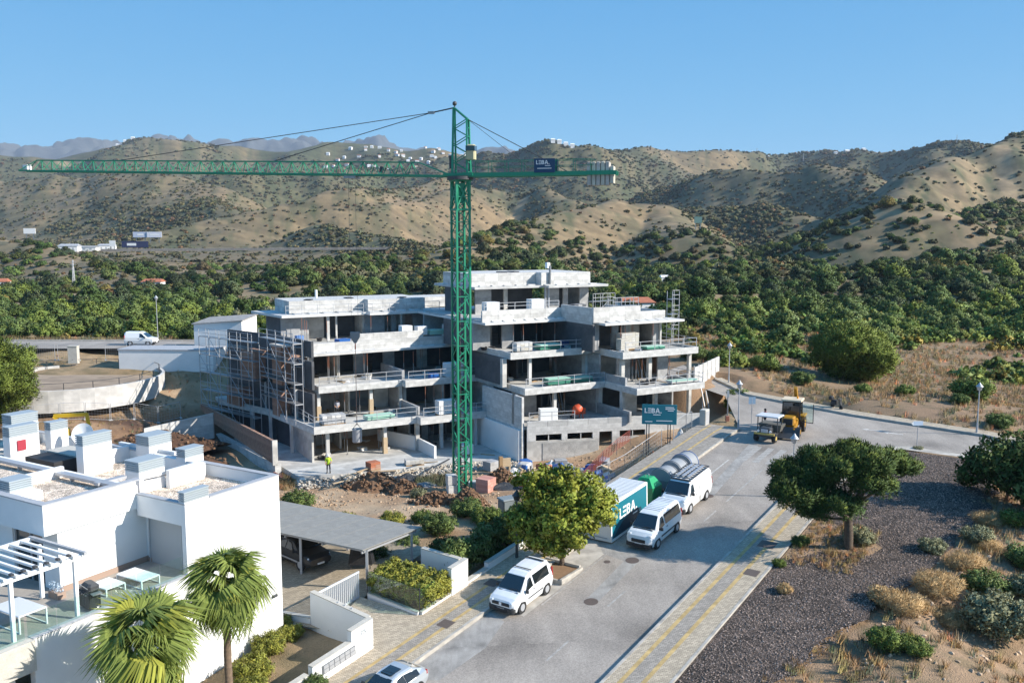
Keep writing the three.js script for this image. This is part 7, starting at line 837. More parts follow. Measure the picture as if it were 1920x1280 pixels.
for (const [l, x, z, rx, rz, h] of [['long brown earth heap left of the crane', -12.6, 77, 3.1, 1.6, 1.7], ['smaller brown earth heap next to the black tarpaulin', -9.6, 75.6, 2.0, 1.3, 1.2], ['earth heap in front of the crane base', -6.2, 69.8, 2.2, 1.2, 1.1], ['steep earth heap near the overturned bin', -3.6, 69.0, 1.6, 1.3, 1.5], ['earth mound behind the brick pallet', -1.0, 78.4, 1.6, 1.2, 1.3], ['low dark soil bank by the round yard fence', -37, 88, 6.5, 2.6, 1.6], ['reddish soil bank behind the roof vents', -33, 82, 5, 2.5, 1.3]]) { const t = thing('earth_heap', l, 'earth heap'); lump(mb(), x, z, nearY(x, z) - 0.35, rx, rz, h + 0.3, x * 3.1, 0.35, 40).build('heap', x < -30 ? mat(0.17, 0.085, 0.045, { map: T_fine, size: 1.4, bump: 0.09, bumpSize: 1 }) : earthM, t); const c = mb(); for (let k = 0; k < 150; k++) { const a = rr(0, 6.28), q = rr(0.15, 1.15), s = rr(0.06, 0.26); c.box(x + Math.cos(a) * rx * q, nearY(x, z) + h * clamp(1.05 - q, 0, 1) + rr(-0.05, 0.1), -(z + Math.sin(a) * rz * q), s, s * 0.7, s, rr(0, 3), rr(0, 1)); } const o = c.build('clods', earthM, t); o.userData.kind = 'stuff'; }
const tarp = (m, l, x, z, rx, rz, h, cat = 'tarpaulin', nm = 'tarpaulin') => { const t = thing(nm, l, cat); lump(mb(), x, z, nearY(x, z) - 0.1, rx, rz, h, x * 1.7, 0.5, 26).build('cover', m, t); };
const blk = mat(0.03, 0.035, 0.042, { roughness: 0.45, bump: 0.05 }), gryT = mat(0.27, 0.28, 0.29, { roughness: 0.6, bump: 0.05 }), whtT = mat(0.72, 0.72, 0.7, { roughness: 0.6, bump: 0.05 });
tarp(blk, 'black tarpaulin heap behind the long earth heap', -9.9, 79.6, 1.7, 1.2, 0.8); tarp(gryT, 'grey tarpaulin beside the black one', -7.9, 77.2, 1.6, 0.9, 0.5); tarp(blk, 'black draped tarpaulin right of the crane', -0.6, 75.2, 1.9, 1.2, 0.85); tarp(gryT, 'pale grey sheet over rubble right of the crane', 1.8, 75.4, 1.6, 1.2, 0.7); tarp(whtT, 'white rubble bag by the worker', -19.8, 79.2, 0.8, 0.6, 0.8, 'rubble bag', 'rubble_bag'); tarp(mat(0.32, 0.13, 0.09), 'red brown earth bag in the corner by the brick wall', -22.6, 80, 1.2, 0.9, 0.9, 'rubble bag', 'rubble_bag'); tarp(whtT, 'white sack heap in front of the base wall', 3.8, 82.0, 1.1, 0.8, 1.3, 'sack', 'sack'); tarp(whtT, 'big white bag behind the site office', 6.6, 66.0, 0.85, 0.8, 1.7, 'big bag', 'big_bag'); tarp(gryT, 'grey sheeted spoil beside the orange net', 8.4, 72.8, 2.4, 1.6, 1.0); tarp(gryT, 'long grey sheeted ramp below the billboard', 11.2, 76.6, 2.2, 1.5, 1.2); tarp(whtT, 'white bag under the billboard', 15.2, 76.4, 0.9, 0.7, 1.2, 'big bag', 'big_bag'); tarp(mat(0.03, 0.13, 0.4, { roughness: 0.5 }), 'blue plastic heap among the rubbish', 6.0, 77.6, 0.8, 0.6, 0.6, 'plastic heap', 'plastic_heap'); tarp(blk, 'black plastic bags among the rubbish', 3.6, 76.4, 1.0, 0.7, 0.7, 'rubbish bag', 'rubbish_bag'); tarp(whtT, 'white sheeting spread by the base wall', 5.6, 79.6, 1.3, 0.7, 0.5, 'sheet', 'plastic_sheet'); tarp(whtT, 'pale sheet heap at the slab edge right of the crane', 0.2, 80.6, 1.3, 0.7, 0.9, 'sheet', 'plastic_sheet');
{ const kinds = [M.woodPale, M.whiteTrim, M.plastic, M.galv, M.terracotta, M.blue, M.greyblock, M.wood], kn = ['pale timber offcut', 'white panel scrap', 'black plastic scrap', 'bent grey metal scrap', 'broken orange brick lump', 'blue plastic scrap', 'broken grey block', 'brown board offcut']; for (let k = 0; k < 90; k++) { const x = rr(0.6, 9.4), z = rr(74.5, 82.6), w = rr(0.35, 1.5), h = rr(0.12, 0.9), d = rr(0.3, 1.0); const kk = Math.floor(rnd() * 8), o = thing('scrap_piece', kn[kk] + ' lying in the waste heap before the base wall', 'scrap', V(x, nearY(x, z) + h * 0.35 + rr(0, 0.5), z), rr(0, 6), kn[kk] + 's in the waste heap'); o.rotation.x = rr(-0.4, 0.4); o.rotation.z = rr(-0.4, 0.4); mb().hexa([v3(-w / 2, -h / 2, d / 2), v3(w / 2, -h / 2 * rr(0.6, 1), d / 2), v3(w / 2, -h / 2, -d / 2), v3(-w / 2, -h / 2, -d / 2), v3(-w / 2 * rr(0.7, 1), h / 2, d / 2), v3(w / 2, h / 2, d / 2 * rr(0.6, 1)), v3(w / 2 * rr(0.7, 1), h / 2, -d / 2), v3(-w / 2, h / 2 * rr(0.6, 1), -d / 2)]).build('waste', kinds[kk], o); } }
for (let k = 0; k < 14; k++) { const o = thing('timber_plank', 'loose timber plank along the rough slab edge', 'plank', B2W(rr(-1, 17), rr(-7.6, -4.6), -1.9 + rr(-0.2, 0.2)), BTURN + rr(-0.9, 0.9), 'loose planks along the slab edge'); mb().box(0, 0.05, 0, rr(1.2, 2.8), 0.06, 0.2, 0, 0, rr(-0.12, 0.12)).build('plank', k % 3 ? M.woodPale : M.darkSteel, o); }
blockPallet('grey block pallet right of the wooden post frame', 14.6, -9.4, -2.3, 1.2, 0.9, 1.1, [M.greyblock, M.coping, M.greyblock], 0.3); blockPallet('orange brick pallet on the slab near the worker', 4.4, -4.4, -2.0, 1.1, 0.7, 1.0, [M.terracotta, M.brick, M.terracotta], 0.2); blockPallet('white block pallet on the ground slab behind the mast', 14.8, -3.4, -2.0, 1.4, 1.0, 1.1); blockPallet('low pallet of pale blocks by the slab edge', 8.6, -4.6, -2.0, 1.8, 0.45, 1.0, [M.beige, M.slab, M.plaster], -0.2); blockPallet('pallet of pale blocks near the waste heap', 17.2, -11.4, -2.3, 1.2, 0.8, 1.0, [M.beige, M.slab, M.wrap], 0.6); blockPallet('pallet of grey blocks before the tarpaulin lining', 20.6, -12.6, -2.3, 1.2, 1.0, 1.0, [M.greyblock, M.slab, M.coping], -0.4);
{ const t = thing('wooden_post', 'rough wooden post structure right of the crane', 'timber frame', V(-1.0, -2.3, 80.2), 0.4); mb().slab(-0.25, 0.1, 0, 1.9, -0.15, 0.15).build('upright', M.wood, t); mb().slab(0.1, 0.9, 0.9, 1.7, -0.12, 0.12).build('board', M.woodPale, t); mb().slab(0.75, 0.9, 0, 1.0, -0.1, 0.1).build('upright', M.woodPale, t); }
{ const t = thing('waste_bin', 'grey wheeled bin lying in the garden by the street tree', 'bin', at(-0.3, 63.2, 0), 0.5); mb().rbox(0, 0.6, 0, 1.3, 1.0, 1.0, 0.1).build('bin_body', mat(0.16, 0.19, 0.2, { roughness: 0.5 }), t); mb().rbox(0, 1.15, 0, 1.4, 0.12, 1.1, 0.05).build('lid', mat(0.2, 0.23, 0.24, { roughness: 0.5 }), t); for (const s of [-1, 1]) mb().tube(v3(s * 0.5, 0.1, 0.4), v3(s * 0.5 + 0.08, 0.1, 0.4), 0.1).build('wheel', M.rubber, t); }
// rubble strewn at the slab edge and on the plot
{ const g = new THREE.IcosahedronGeometry(0.5, 0), p = g.attributes.position; for (let i = 0; i < p.count; i++) { const h = 0.7 + 0.6 * hash(Math.round(p.getX(i) * 50), Math.round((p.getY(i) + p.getZ(i) * 3) * 50)); p.setXYZ(i, p.getX(i) * h, p.getY(i) * h * 0.7, p.getZ(i) * h); } g.computeVertexNormals();
  const inst = (name, label, cat, n, m, place) => { const o = new THREE.InstancedMesh(g, m, n), M4 = new THREE.Matrix4(), q = new THREE.Quaternion(), e = new THREE.Euler(); for (let i = 0; i < n; i++) { const [x, y, z, s, c] = place(); M4.compose(V(x, y, z), q.setFromEuler(e.set(rr(0, 3), rr(0, 3), rr(0, 3))), v3(s, s, s)); o.setMatrixAt(i, M4); o.setColorAt(i, new THREE.Color().setRGB(c, c, c)); } o.name = numbered(name); scene.add(o); tag(o, label, cat, null, 'stuff'); };
  inst('rubble', 'pale broken rubble along the rough slab edge', 'rubble', 1500, mat(0.5, 0.45, 0.38), () => { const a = rr(-3, 19), b = -3.6 - Math.max(0, a) * 0.21 - rr(0, 2.0) ** 1.3, w = B2W(a, b, 0), x = w.x, z = -w.z; return [x, nearY(x, z) + rr(0, 0.45) * sstep(-9, -4, b), z, rr(0.1, 0.5) ** 1.2, rr(0.6, 1.15)]; });
  inst('rubble', 'brown stones and clods strewn over the building plot', 'stones', 3600, mat(0.42, 0.30, 0.2), () => { let x, z; do { x = rr(-26, 19); z = rr(62, 86); } while (RN(x, z) > -31.6); return [x, nearY(x, z) + 0.02, z, rr(0.05, 0.28), rr(0.5, 1.3)]; });
  inst('gravel', 'loose dark stones on the gravel lot', 'gravel', 14000, mat(0.20, 0.155, 0.13, { roughness: 1 }), () => { let s, n; do { s = rr(28, 74); n = rr(-15.5, -6.8); } while (n > -7.2 - Math.max(0, 58 - s) * 0.2); const x = S2X(s, n), z = S2Z(s, n); return [x, ROADY(s) + 0.11, z, rr(0.04, 0.11), rr(0.4, 2.0)]; });
  inst('rubble', 'stones and clods on the dry bank', 'stones', 900, mat(0.5, 0.36, 0.24), () => { const s = rr(36, 72), n = rr(-9, 2), x = S2X(s, n), z = S2Z(s, n); return [x, nearY(x, z), z, rr(0.06, 0.3), rr(0.6, 1.2)]; }); }
// garden stones behind the carport
for (let k = 0; k < 9; k++) { const o = thing('garden_stone', 'flat pale stone edging the paved yard', 'stone', at(-9.6 + k * 0.85, 53.2 + 0.25 * k - 0.02 * k * k, 0.08), rr(0, 1), 'stones edging the paved yard'); mb().rbox(0, 0.08, 0, rr(0.6, 0.9), 0.22, 0.4, 0.08).build('stone', M.beige, o); }
// ---------------------------------------------------------------- left background: round walled yard, white sheds
{ const t = thing('round_yard_wall', 'low white curved wall around the round earth yard', 'wall'); const n = 44, m = mat(0.7, 0.68, 0.65, { map: T_patch, size: 4 }); for (let k = 0; k < n; k++) { const a = k / n * 6.2832; if (k > 13 && k < 15) continue; const P = (r, q, y) => V(-52.5 + Math.cos(q) * r, y, 101 + Math.sin(q) * r), a2 = a + 6.2832 / n; mb().hexa([P(10.6, a, 1.6), P(10.6, a2, 1.6), P(10.3, a2, 1.6), P(10.3, a, 1.6), P(10.6, a, 4.0), P(10.6, a2, 4.0), P(10.3, a2, 4.0), P(10.3, a, 4.0)]).build('wall_segment', m, t); if (k % 2 === 0) mb().bar(P(10.1, a, 3.0), P(10.1, a, 4.7), 0.06).build('rail_post', M.darkSteel, t); mb().bar(P(10.1, a, 4.7), P(10.1, a2, 4.7), 0.05).build('rail', M.darkSteel, t); } 
  const c = mb(); c.geo(new THREE.CylinderGeometry(10.3, 10.3, 0.3, 40), new THREE.Matrix4().setPosition(-52.5, 3.1, -101)); setting(c.build('yard_floor', mat(0.40, 0.30, 0.21, { map: T_patch, size: 6 })), 'round bare earth yard inside the curved wall', 'yard'); }
{ const t = thing('white_shed', 'long low white flat roofed shed behind the round yard', 'shed', V(-43.6, 0, 109.8), -0.06); mb().slab(-6, 6.2, 2.6, 6.2, -2, 2).build('wall', M.white, t); mb().slab(-6.1, 6.3, 6.2, 6.35, -2.1, 2.1).build('roof', M.coping, t); }
{ const t = thing('white_shed', 'tall white shed with sloping grey roof beside the scaffold', 'shed', V(-38.2, 0, 115), -0.12); mb().hexa([v3(-3.4, 4, 2.4), v3(3.2, 4, 2.4), v3(3.2, 4, -2.4), v3(-3.4, 4, -2.4), v3(-3.4, 9.0, 2.4), v3(3.2, 9.5, 2.4), v3(3.2, 9.9, -2.4), v3(-3.4, 9.4, -2.4)]).build('wall', M.white, t); mb().hexa([v3(-3.6, 9.0, 2.6), v3(3.4, 9.52, 2.6), v3(3.4, 9.95, -2.6), v3(-3.6, 9.42, -2.6), v3(-3.6, 9.12, 2.6), v3(3.4, 9.64, 2.6), v3(3.4, 10.07, -2.6), v3(-3.6, 9.54, -2.6)]).build('roof', mat(0.4, 0.38, 0.36, { map: T_patch, size: 2 }), t); mb().slab(1.4, 2.4, 5.5, 7.6, 2.4, 2.44).build('door', M.shutter, t); }
{ const t = thing('retaining_wall', 'pale concrete retaining wall on the dark soil bank', 'wall'); const p = V(-38, 0.2, 87.5), q = V(-32.6, 1.6, 92.5); mb().hexa([v3(p.x, -1.5, p.z), v3(q.x, -1.5, q.z), v3(q.x, -1.5, q.z - 0.3), v3(p.x, -1.5, p.z - 0.3), v3(p.x, 0.7, p.z), v3(q.x, 1.3, q.z), v3(q.x, 1.3, q.z - 0.3), v3(p.x, 0.7, p.z - 0.3)]).build('wall_panel', M.concrete, t); }
{ const t = thing('gate_pier', 'beige gate pier at the upper street', 'gate pier', V(-56.6, 4.2, 110.5)); mb().slab(-0.6, 0.6, 0, 2.2, -0.3, 0.3).build('pier', M.beige, t); mb().slab(-0.66, 0.66, 2.2, 2.3, -0.36, 0.36).build('cap', M.beige, t); }
for (let i = 0; i < 8; i++) meshPanel('mesh fence panel along the lower edge of the upper street', V(-72 + i * 3.2 + (i > 4 ? 3 : 0), 4.4, 111.6), V(-69.2 + i * 3.2 + (i > 4 ? 3 : 0), 4.4, 111.6), 2.1);
// ---------------------------------------------------------------- people: one skin from joints, meshed from a distance field
function person(label, pos, turn, col, pose, holdsHelmet) {
  const J = { hip: [0, 0.95, 0], chest: [0, 1.32, 0.01], neck: [0, 1.5, 0.01], head: [0, 1.65, 0.03], sl: [0.19, 1.43, 0], sr: [-0.19, 1.43, 0], hl: [0.1, 0.92, 0], hr: [-0.1, 0.92, 0], kl: [0.12, 0.5, 0.03], kr: [-0.12, 0.5, 0.03], fl: [0.14, 0.08, 0], fr: [-0.14, 0.08, 0], tl: [0.16, 0.04, 0.15], tr: [-0.16, 0.04, 0.15], el: [0.27, 1.16, 0.02], er: [-0.27, 1.16, 0.02], wl: [0.25, 0.93, 0.16], wr: [-0.25, 0.93, 0.16], gl: [0.24, 0.85, 0.2], gr: [-0.24, 0.85, 0.2], ...pose };
  const Bn = [['hip', 'chest', 0.15, 0.17, 1], ['chest', 'neck', 0.15, 0.06, 1], ['sl', 'sr', 0.075, 0.075, 1], ['neck', 'head', 0.055, 0.06, 3], ['head', 'head', 0.105, 0.105, 3], ['hl', 'kl', 0.095, 0.065, 2], ['hr', 'kr', 0.095, 0.065, 2], ['kl', 'fl', 0.065, 0.045, 2], ['kr', 'fr', 0.065, 0.045, 2], ['fl', 'tl', 0.05, 0.04, 4], ['fr', 'tr', 0.05, 0.04, 4], ['sl', 'el', 0.06, 0.048, 1], ['sr', 'er', 0.06, 0.048, 1], ['el', 'wl', 0.046, 0.034, 3], ['er', 'wr', 0.046, 0.034, 3], ['wl', 'gl', 0.036, 0.026, 3], ['wr', 'gr', 0.036, 0.026, 3], ['hl', 'hr', 0.11, 0.11, 2]];
  const N_ = 72, mc = new MarchingCubes(N_, new THREE.MeshStandardMaterial(), false, false, 60000), hs = 0.98; mc.isolation = 0; const cy = 0.88; let idx = 0; const near = (x, y, z) => { let d = 1e9, acc = 0, best = 1e9, c = 1; for (const [a, b, r0, r1, cl] of Bn) { const A = J[a], B_ = J[b], dx = B_[0] - A[0], dy = B_[1] - A[1], dz = B_[2] - A[2], L = dx * dx + dy * dy + dz * dz, t = L ? clamp(((x - A[0]) * dx + (y - A[1]) * dy + (z - A[2]) * dz) / L, 0, 1) : 0, q = Math.hypot(x - A[0] - t * dx, y - A[1] - t * dy, z - A[2] - t * dz) - lerp(r0, r1, t); acc += Math.exp(-q * 42); if (q < best) { best = q; c = cl; } } return [-Math.log(acc) / 42, c]; };
  for (let k = 0; k < N_; k++) for (let j = 0; j < N_; j++) for (let i = 0; i < N_; i++) { const x = (i - N_ / 2) / (N_ / 2) * hs, y = (j - N_ / 2) / (N_ / 2) * hs + cy, z = (k - N_ / 2) / (N_ / 2) * hs; mc.field[i + j * N_ + k * N_ * N_] = -near(x, y, z)[0]; } mc.update();
  const n = mc.count, P = new Float32Array(n * 3), Nn = new Float32Array(n * 3), Cc = new Float32Array(n * 3); for (let i = 0; i < n; i++) { const x = mc.positionArray[i * 3] * hs, y = mc.positionArray[i * 3 + 1] * hs + cy, z = mc.positionArray[i * 3 + 2] * hs; P.set([x, y, z], i * 3); Nn.set(mc.normalArray.slice(i * 3, i * 3 + 3), i * 3); Cc.set(col[near(x, y, z)[1]], i * 3); }
  const g = new THREE.BufferGeometry(); g.setAttribute('position', new THREE.BufferAttribute(P, 3)); g.setAttribute('normal', new THREE.BufferAttribute(Nn, 3)); g.setAttribute('color', new THREE.BufferAttribute(Cc, 3)); const t = thing('person', label, 'person', pos, turn); addGeo('body', g, mat(1, 1, 1, { vertexColors: true, roughness: 0.85 }), t);
  const h = J.head; if (holdsHelmet) mb().geo(new THREE.SphereGeometry(0.135, 14, 8, 0, 6.3, 0, 1.6), new THREE.Matrix4().setPosition(h[0], h[1] + 0.03, h[2])).geo(new THREE.CylinderGeometry(0.17, 0.17, 0.015, 16), new THREE.Matrix4().setPosition(h[0], h[1] + 0.035, h[2] + 0.03)).build('hard_hat', mat(...holdsHelmet), t); else mb().geo(new THREE.SphereGeometry(0.118, 14, 8, 0, 6.3, 0, 1.75), new THREE.Matrix4().setPosition(h[0], h[1] + 0.02, h[2] - 0.02)).build('hair', mat(0.02, 0.015, 0.012), t); }
const skin = [0.42, 0.24, 0.16], dark = [0.025, 0.028, 0.04];
person('person in a yellow high visibility vest standing on the slab edge', B2W(0.3, -3.4, -2.0), 0.3, { 1: [0.42, 0.62, 0.03], 2: dark, 3: skin, 4: [0.03, 0.02, 0.015] }, { el: [0.3, 1.18, 0.08], wl: [0.2, 1.02, 0.26], gl: [0.16, 1.0, 0.33], kl: [0.13, 0.5, 0.08], fl: [0.15, 0.08, -0.04] }, [0.75, 0.75, 0.72]);
person('person in a grey shirt standing inside the first floor of the left wing', B2W(4.2, 5.6, 1.5), 0.2, { 1: [0.36, 0.37, 0.42], 2: [0.015, 0.015, 0.018], 3: skin, 4: [0.02, 0.02, 0.02] }, { wl: [0.12, 1.0, 0.2], gl: [0.04, 0.98, 0.24], wr: [-0.16, 1.0, 0.2], gr: [-0.08, 0.98, 0.24] });
person('person in a red jacket standing beside the yellow backhoe', RP(76.4, -25.7, 0.02), 1.2, { 1: [0.6, 0.03, 0.02], 2: dark, 3: skin, 4: [0.02, 0.02, 0.02] }, { el: [0.3, 1.2, 0.12], wl: [0.26, 1.15, 0.36], gl: [0.24, 1.16, 0.44], er: [-0.26, 1.18, 0.14], wr: [-0.22, 1.12, 0.38], gr: [-0.2, 1.12, 0.46] });
// ---------------------------------------------------------------- scrub, groves and settlements on the land beyond
const px = (x, y, z) => { const yy = y - 20, zc = z * Math.cos(cam6) - yy * Math.sin(cam6), yc = yy * Math.cos(cam6) + z * Math.sin(cam6); return [960 + 1620 * x / zc, 640 - 1620 * yc / zc]; };
const G_tree = []; for (let k = 0; k < 5; k++) { const L = [[0, 0.55, 0, 0.75, 0.42, 0.75], [rr(-0.3, 0.3), 0.85, rr(-0.3, 0.3), 0.5, 0.26, 0.5]]; for (let j = 0; j < 5; j++) { const a = j * 1.26 + rr(0, 1); L.push([Math.cos(a) * 0.55, rr(0.3, 0.6), Math.sin(a) * 0.55, 0.4, 0.3, 0.4]); } G_tree.push(crown(L, 200, 20, 0.14, 0.11, { slim: 0.7, soft: 1 })); }
const G_bush = crown([[0, 0.4, 0, 0.8, 0.4, 0.8], [0.4, 0.35, 0.3, 0.5, 0.35, 0.5], [-0.4, 0.45, -0.2, 0.5, 0.4, 0.5]], 30, 9, 0.22, 0.34, { slim: 0.8, soft: 1 });
const G_far = crown([[0, 0.4, 0, 0.8, 0.42, 0.8]], 14, 6, 0.3, 0.5, { slim: 0.9, soft: 1 });
const G_trunk = (() => { const b = mb(); b.tube(v3(0, -0.25, 0), v3(0, 0.4, 0), 0.05, 0.03, 5); return b.geometry(); })();
const cand = [];
for (let i = 0; i < 26000; i++) { const z = 128 + Math.pow(rnd(), 0.75) * 420, q = rr(-0.64, 0.64), x = q * z; const y = landAll(x, z), g = greenAt(x, z, y); if (rnd() > g * 1.05) continue; const s = rr(1.7, 3.6) * (rnd() < 0.3 ? 1.4 : 1) * (z < 170 ? 0.8 : 1); cand.push([x, y, z, s]); }
// thin out crowns that stand inside one another
const kept = [], cell = {}; for (const c of cand) { const [x, , z, s] = c, cx = Math.floor(x / 5), cz = Math.floor(z / 5); let ok = true; for (let i = -1; i <= 1 && ok; i++) for (let j = -1; j <= 1 && ok; j++) for (const o of cell[(cx + i) + ',' + (cz + j)] || []) if (Math.hypot(o[0] - x, o[2] - z) < (o[3] + s) * 0.78) { ok = false; break; } if (!ok) continue; kept.push(c); (cell[cx + ',' + cz] ??= []).push(c); }
const treeMats = [ML.oak, ML.pine, ML.lentisk, ML.shrub, ML.pineSun, ML.olive];
const pick = (x, z) => { const q = fbm(x / 40 + 9, z / 40, 3) + rr(-0.12, 0.12); return z < 200 ? (q < 0.42 ? 3 : q < 0.5 ? 2 : q < 0.66 ? 4 : 5) : (q < 0.42 ? 1 : q < 0.56 ? 0 : q < 0.66 ? 3 : 4); };
const hidden = (c) => { const [u, v] = px(c[0], c[1] + c[3] * 0.6, c[2]); return u < -20 || u > 1940 || (u > 540 && u < 1120 && v > 548) || (u > 880 && u < 1260 && v > 520 && !(u > 1105 && v < 570)) || (u > 1120 && u < 1300 && v > 580); };
const seen = kept.filter((c) => !hidden(c)).sort((a, b) => b[3] / b[2] - a[3] / a[2]);
const single = seen.slice(0, 290), mass = kept.filter((c) => !single.includes(c));
const where = (u, v) => (u < 500 ? 'beyond the upper street' : u < 900 ? 'behind the left wing roof' : u < 1320 ? 'on the slope right of the top storey' : 'on the slope beyond the side street');
for (const c of single) { const [x, y, z, s] = c, k = pick(x, z), [u] = px(x, y, z), kind = ['dull olive green', 'dark green', 'light green', 'mid green', 'bright yellow green', 'pale grey green'][k]; const t = thing('hillside_tree', 'rounded ' + kind + ' tree standing ' + where(u), 'tree', V(x, y - 0.15 * s, z), rr(0, 6.28), 'rounded trees ' + where(u)); t.scale.set(s, s * rr(0.85, 1.2), s); addGeo('crown', G_tree[Math.floor(rnd() * 5)], treeMats[k], t); addGeo('trunk', G_trunk, ML.bark, t); }
function scatter(name, label, cat, geo, m, list, col) { const o = new THREE.InstancedMesh(geo, m, list.length), M4 = new THREE.Matrix4(), q = new THREE.Quaternion(), e = new THREE.Euler(), c = new THREE.Color(); list.forEach(([x, y, z, s], i) => { M4.compose(V(x, y - 0.12 * s, z), q.setFromEuler(e.set(0, rr(0, 6.28), 0)), v3(s * rr(0.9, 1.2), s * rr(0.75, 1.15), s * rr(0.9, 1.2))); o.setMatrixAt(i, M4); const f = rr(0.6, 1.3), w = rnd() < 0.06 ? 1.7 : rr(0.85, 1.25); o.setColorAt(i, c.setRGB(f * w, f, f * rr(0.8, 1.15))); }); o.name = numbered(name); scene.add(o); return tag(o, label, cat, null, 'stuff'); }
{ const half = [[], [], []]; mass.forEach((c, i) => half[i % 3].push(c)); scatter('grove', 'dull olive green grove filling the hollows of the near slopes', 'trees', G_tree[0], ML.oak, half[0]); scatter('grove', 'dark green grove mixed through the near slopes', 'trees', G_tree[2], ML.pine, half[1]); scatter('grove', 'mid green grove mixed through the near slopes', 'trees', G_tree[4], ML.shrub, half[2]); }
{ const A = [], B_ = [], D_ = []; for (let i = 0; i < 130000; i++) { const z = 300 * Math.pow(2600 / 300, Math.pow(rnd(), 0.8)), x = rr(-0.64, 0.64) * z, y = landAll(x, z), g = greenAt(x, z, y); if (rnd() > (z < 900 ? 0.06 : 0.2) + 0.8 * g * g) continue; if (onTrack(x, z) > 0.3) continue; A.push([x, y, z, rr(0.8, 2.6) * (1 + z / 2600) * (0.7 + 0.5 * g)]); }
  for (let i = 0; i < 5000; i++) { const z = 126 + rnd() * 330, x = rr(-0.64, 0.64) * z, y = landAll(x, z), g = greenAt(x, z, y); if (rnd() > 0.16 + 0.7 * g) continue; B_.push([x, y, z, rr(0.5, 1.25)]); }
  for (let i = 0; i < 2600; i++) { const z = rr(108, 215), u = rr(1340, 1930), x = az(u, z), y = landAll(x, z); if (fbm(x / 9 + 3, z / 9, 3) < 0.47 || Math.hypot(x - 42, z - 106) < 6) continue; B_.push([x, y, z, rr(0.6, 1.9)]); }
  scatter('scrub', 'dark low scrub dotting the far brown hills', 'scrub', G_far, leafMat(0.135, 0.145, 0.08, 0.05), A); scatter('scrub', 'low green bushes between the trees of the near slopes', 'scrub', G_bush, ML.lentisk, B_); }
// dry grass tufts: near banks and the verge beyond the side street
{ const b = mb(); b.c = []; for (let k = 0; k < 26; k++) { const a = rr(0, 6.28), r = rr(0, 0.35), p = v3(Math.cos(a) * r, 0, Math.sin(a) * r), e = p.clone().add(v3(rr(-0.35, 0.35), rr(0.5, 1), rr(-0.35, 0.35))), w = v3(-Math.sin(a), 0, Math.cos(a)).multiplyScalar(0.03), f = rr(0.8, 1.2), n = v3(rr(-0.3, 0.3), 1, rr(-0.3, 0.3)).normalize(); b.tri(p.clone().add(w), p.clone().sub(w), e, n, n, n); b.c.push(f, f, f * 0.95, f, f, f * 0.95, f, f, f * 0.9); } const g = b.geometry(); const L = [], L2 = [];
  for (let i = 0; i < 60000; i++) { const x = rr(10, 130), z = rr(30, 200), s = RS(x, z), n = RN(x, z); const bank = n > -6.8 - Math.max(0, 60 - s) * 0.11 - (s < 50 ? (50 - s) * 0.25 : 0) && n < 8 && s > 30 && s < 74, verge = s > 87.5 + Math.max(0, -n - 22) * 0.9 - Math.max(0, n + 22) * 0.28 && z < 200 && n > -75 && x > 20 + (z - 100) * 0.2; if (!bank && !verge) continue; if (fbm(x / 3, z / 3, 3) < 0.4) continue; (rnd() < 0.8 ? L : L2).push([x, landAll(x, z), z, rr(0.3, 0.8)]); }
  for (let i = 0; i < 420; i++) { const s = rr(62, 70), n = rr(-34, -31.2), x = S2X(s, n), z = S2Z(s, n); L.push([x, nearY(x, z), z, rr(0.4, 0.8)]); } for (let i = 0; i < 500; i++) { const x = rr(-30, -20), z = rr(76, 81); L.push([x, nearY(x, z), z, rr(0.4, 0.9)]); } for (let i = 0; i < 320; i++) { const s = rr(49.8, 57), n = rr(-15.4, -11.4), x = S2X(s, n), z = S2Z(s, n); L.push([x, ROADY(s) + 0.1, z, rr(0.2, 0.5)]); } for (let i = 0; i < 260; i++) { const x = rr(-9, -4.6), z = rr(77, 80); L2.push([x, nearY(x, z), z, rr(0.4, 0.9)]); } for (let i = 0; i < 1500; i++) { const x = rr(-75, -32), z = rr(86, 113); if (Math.hypot(x + 52.5, z - 101) < 11.2) continue; (i % 3 ? L : L2).push([x, landAll(x, z), z, rr(0.2, 0.45)]); } for (let i = 0; i < 900; i++) { const x = rr(-80, -20), z = rr(124, 132); (i % 2 ? L : L2).push([x, landAll(x, z), z, rr(0.5, 1.3)]); }
  scatter('dry_grass', 'dry straw coloured grass on the banks and verges', 'grass', g, ML.dry, L); scatter('grass', 'greenish weeds among the dry grass', 'grass', g, ML.olive, L2); }
// bushes lining the far verge of the two streets
for (const [l, x, z, r, m] of [['round green bush behind the far street lamp', 47.5, 88, 2.3, ML.lentisk], ['low green bush near the far street lamp', 44.5, 84.5, 1.0, ML.shrub], ['small bright bush in the dry verge', 38, 92, 1.0, ML.lentisk], ['flat bright green bush in the dry verge', 41, 89, 1.1, ML.lentisk], ['bush under the large rounded pine', 34, 100, 1.4, ML.shrub], ['dark bush left of the large rounded pine', 31.5, 106, 2.0, ML.lentisk], ['wide green bush behind the panel fence', 27.5, 112, 2.2, ML.lentisk], ['green bush beside the parapet end of the block', 25, 118, 2.0, ML.shrub], ['bush at the right edge of the side street', 44, 76.5, 1.2, ML.shrub], ['dark shrub by the upper street lamp', -47.5, 128, 2.6, ML.pine], ['dark shrub behind the tall white shed', -40, 127, 2.8, ML.pine], ['tall dark tree like shrub beyond the white shed', -43.5, 131, 3.0, ML.shrub], ['bright green bush behind the scaffold top', -34, 128, 2.6, ML.lentisk], ['rough bush at the near left fence', -43, 84, 0.9, ML.olive]]) shrub(l, x, z, r, m);
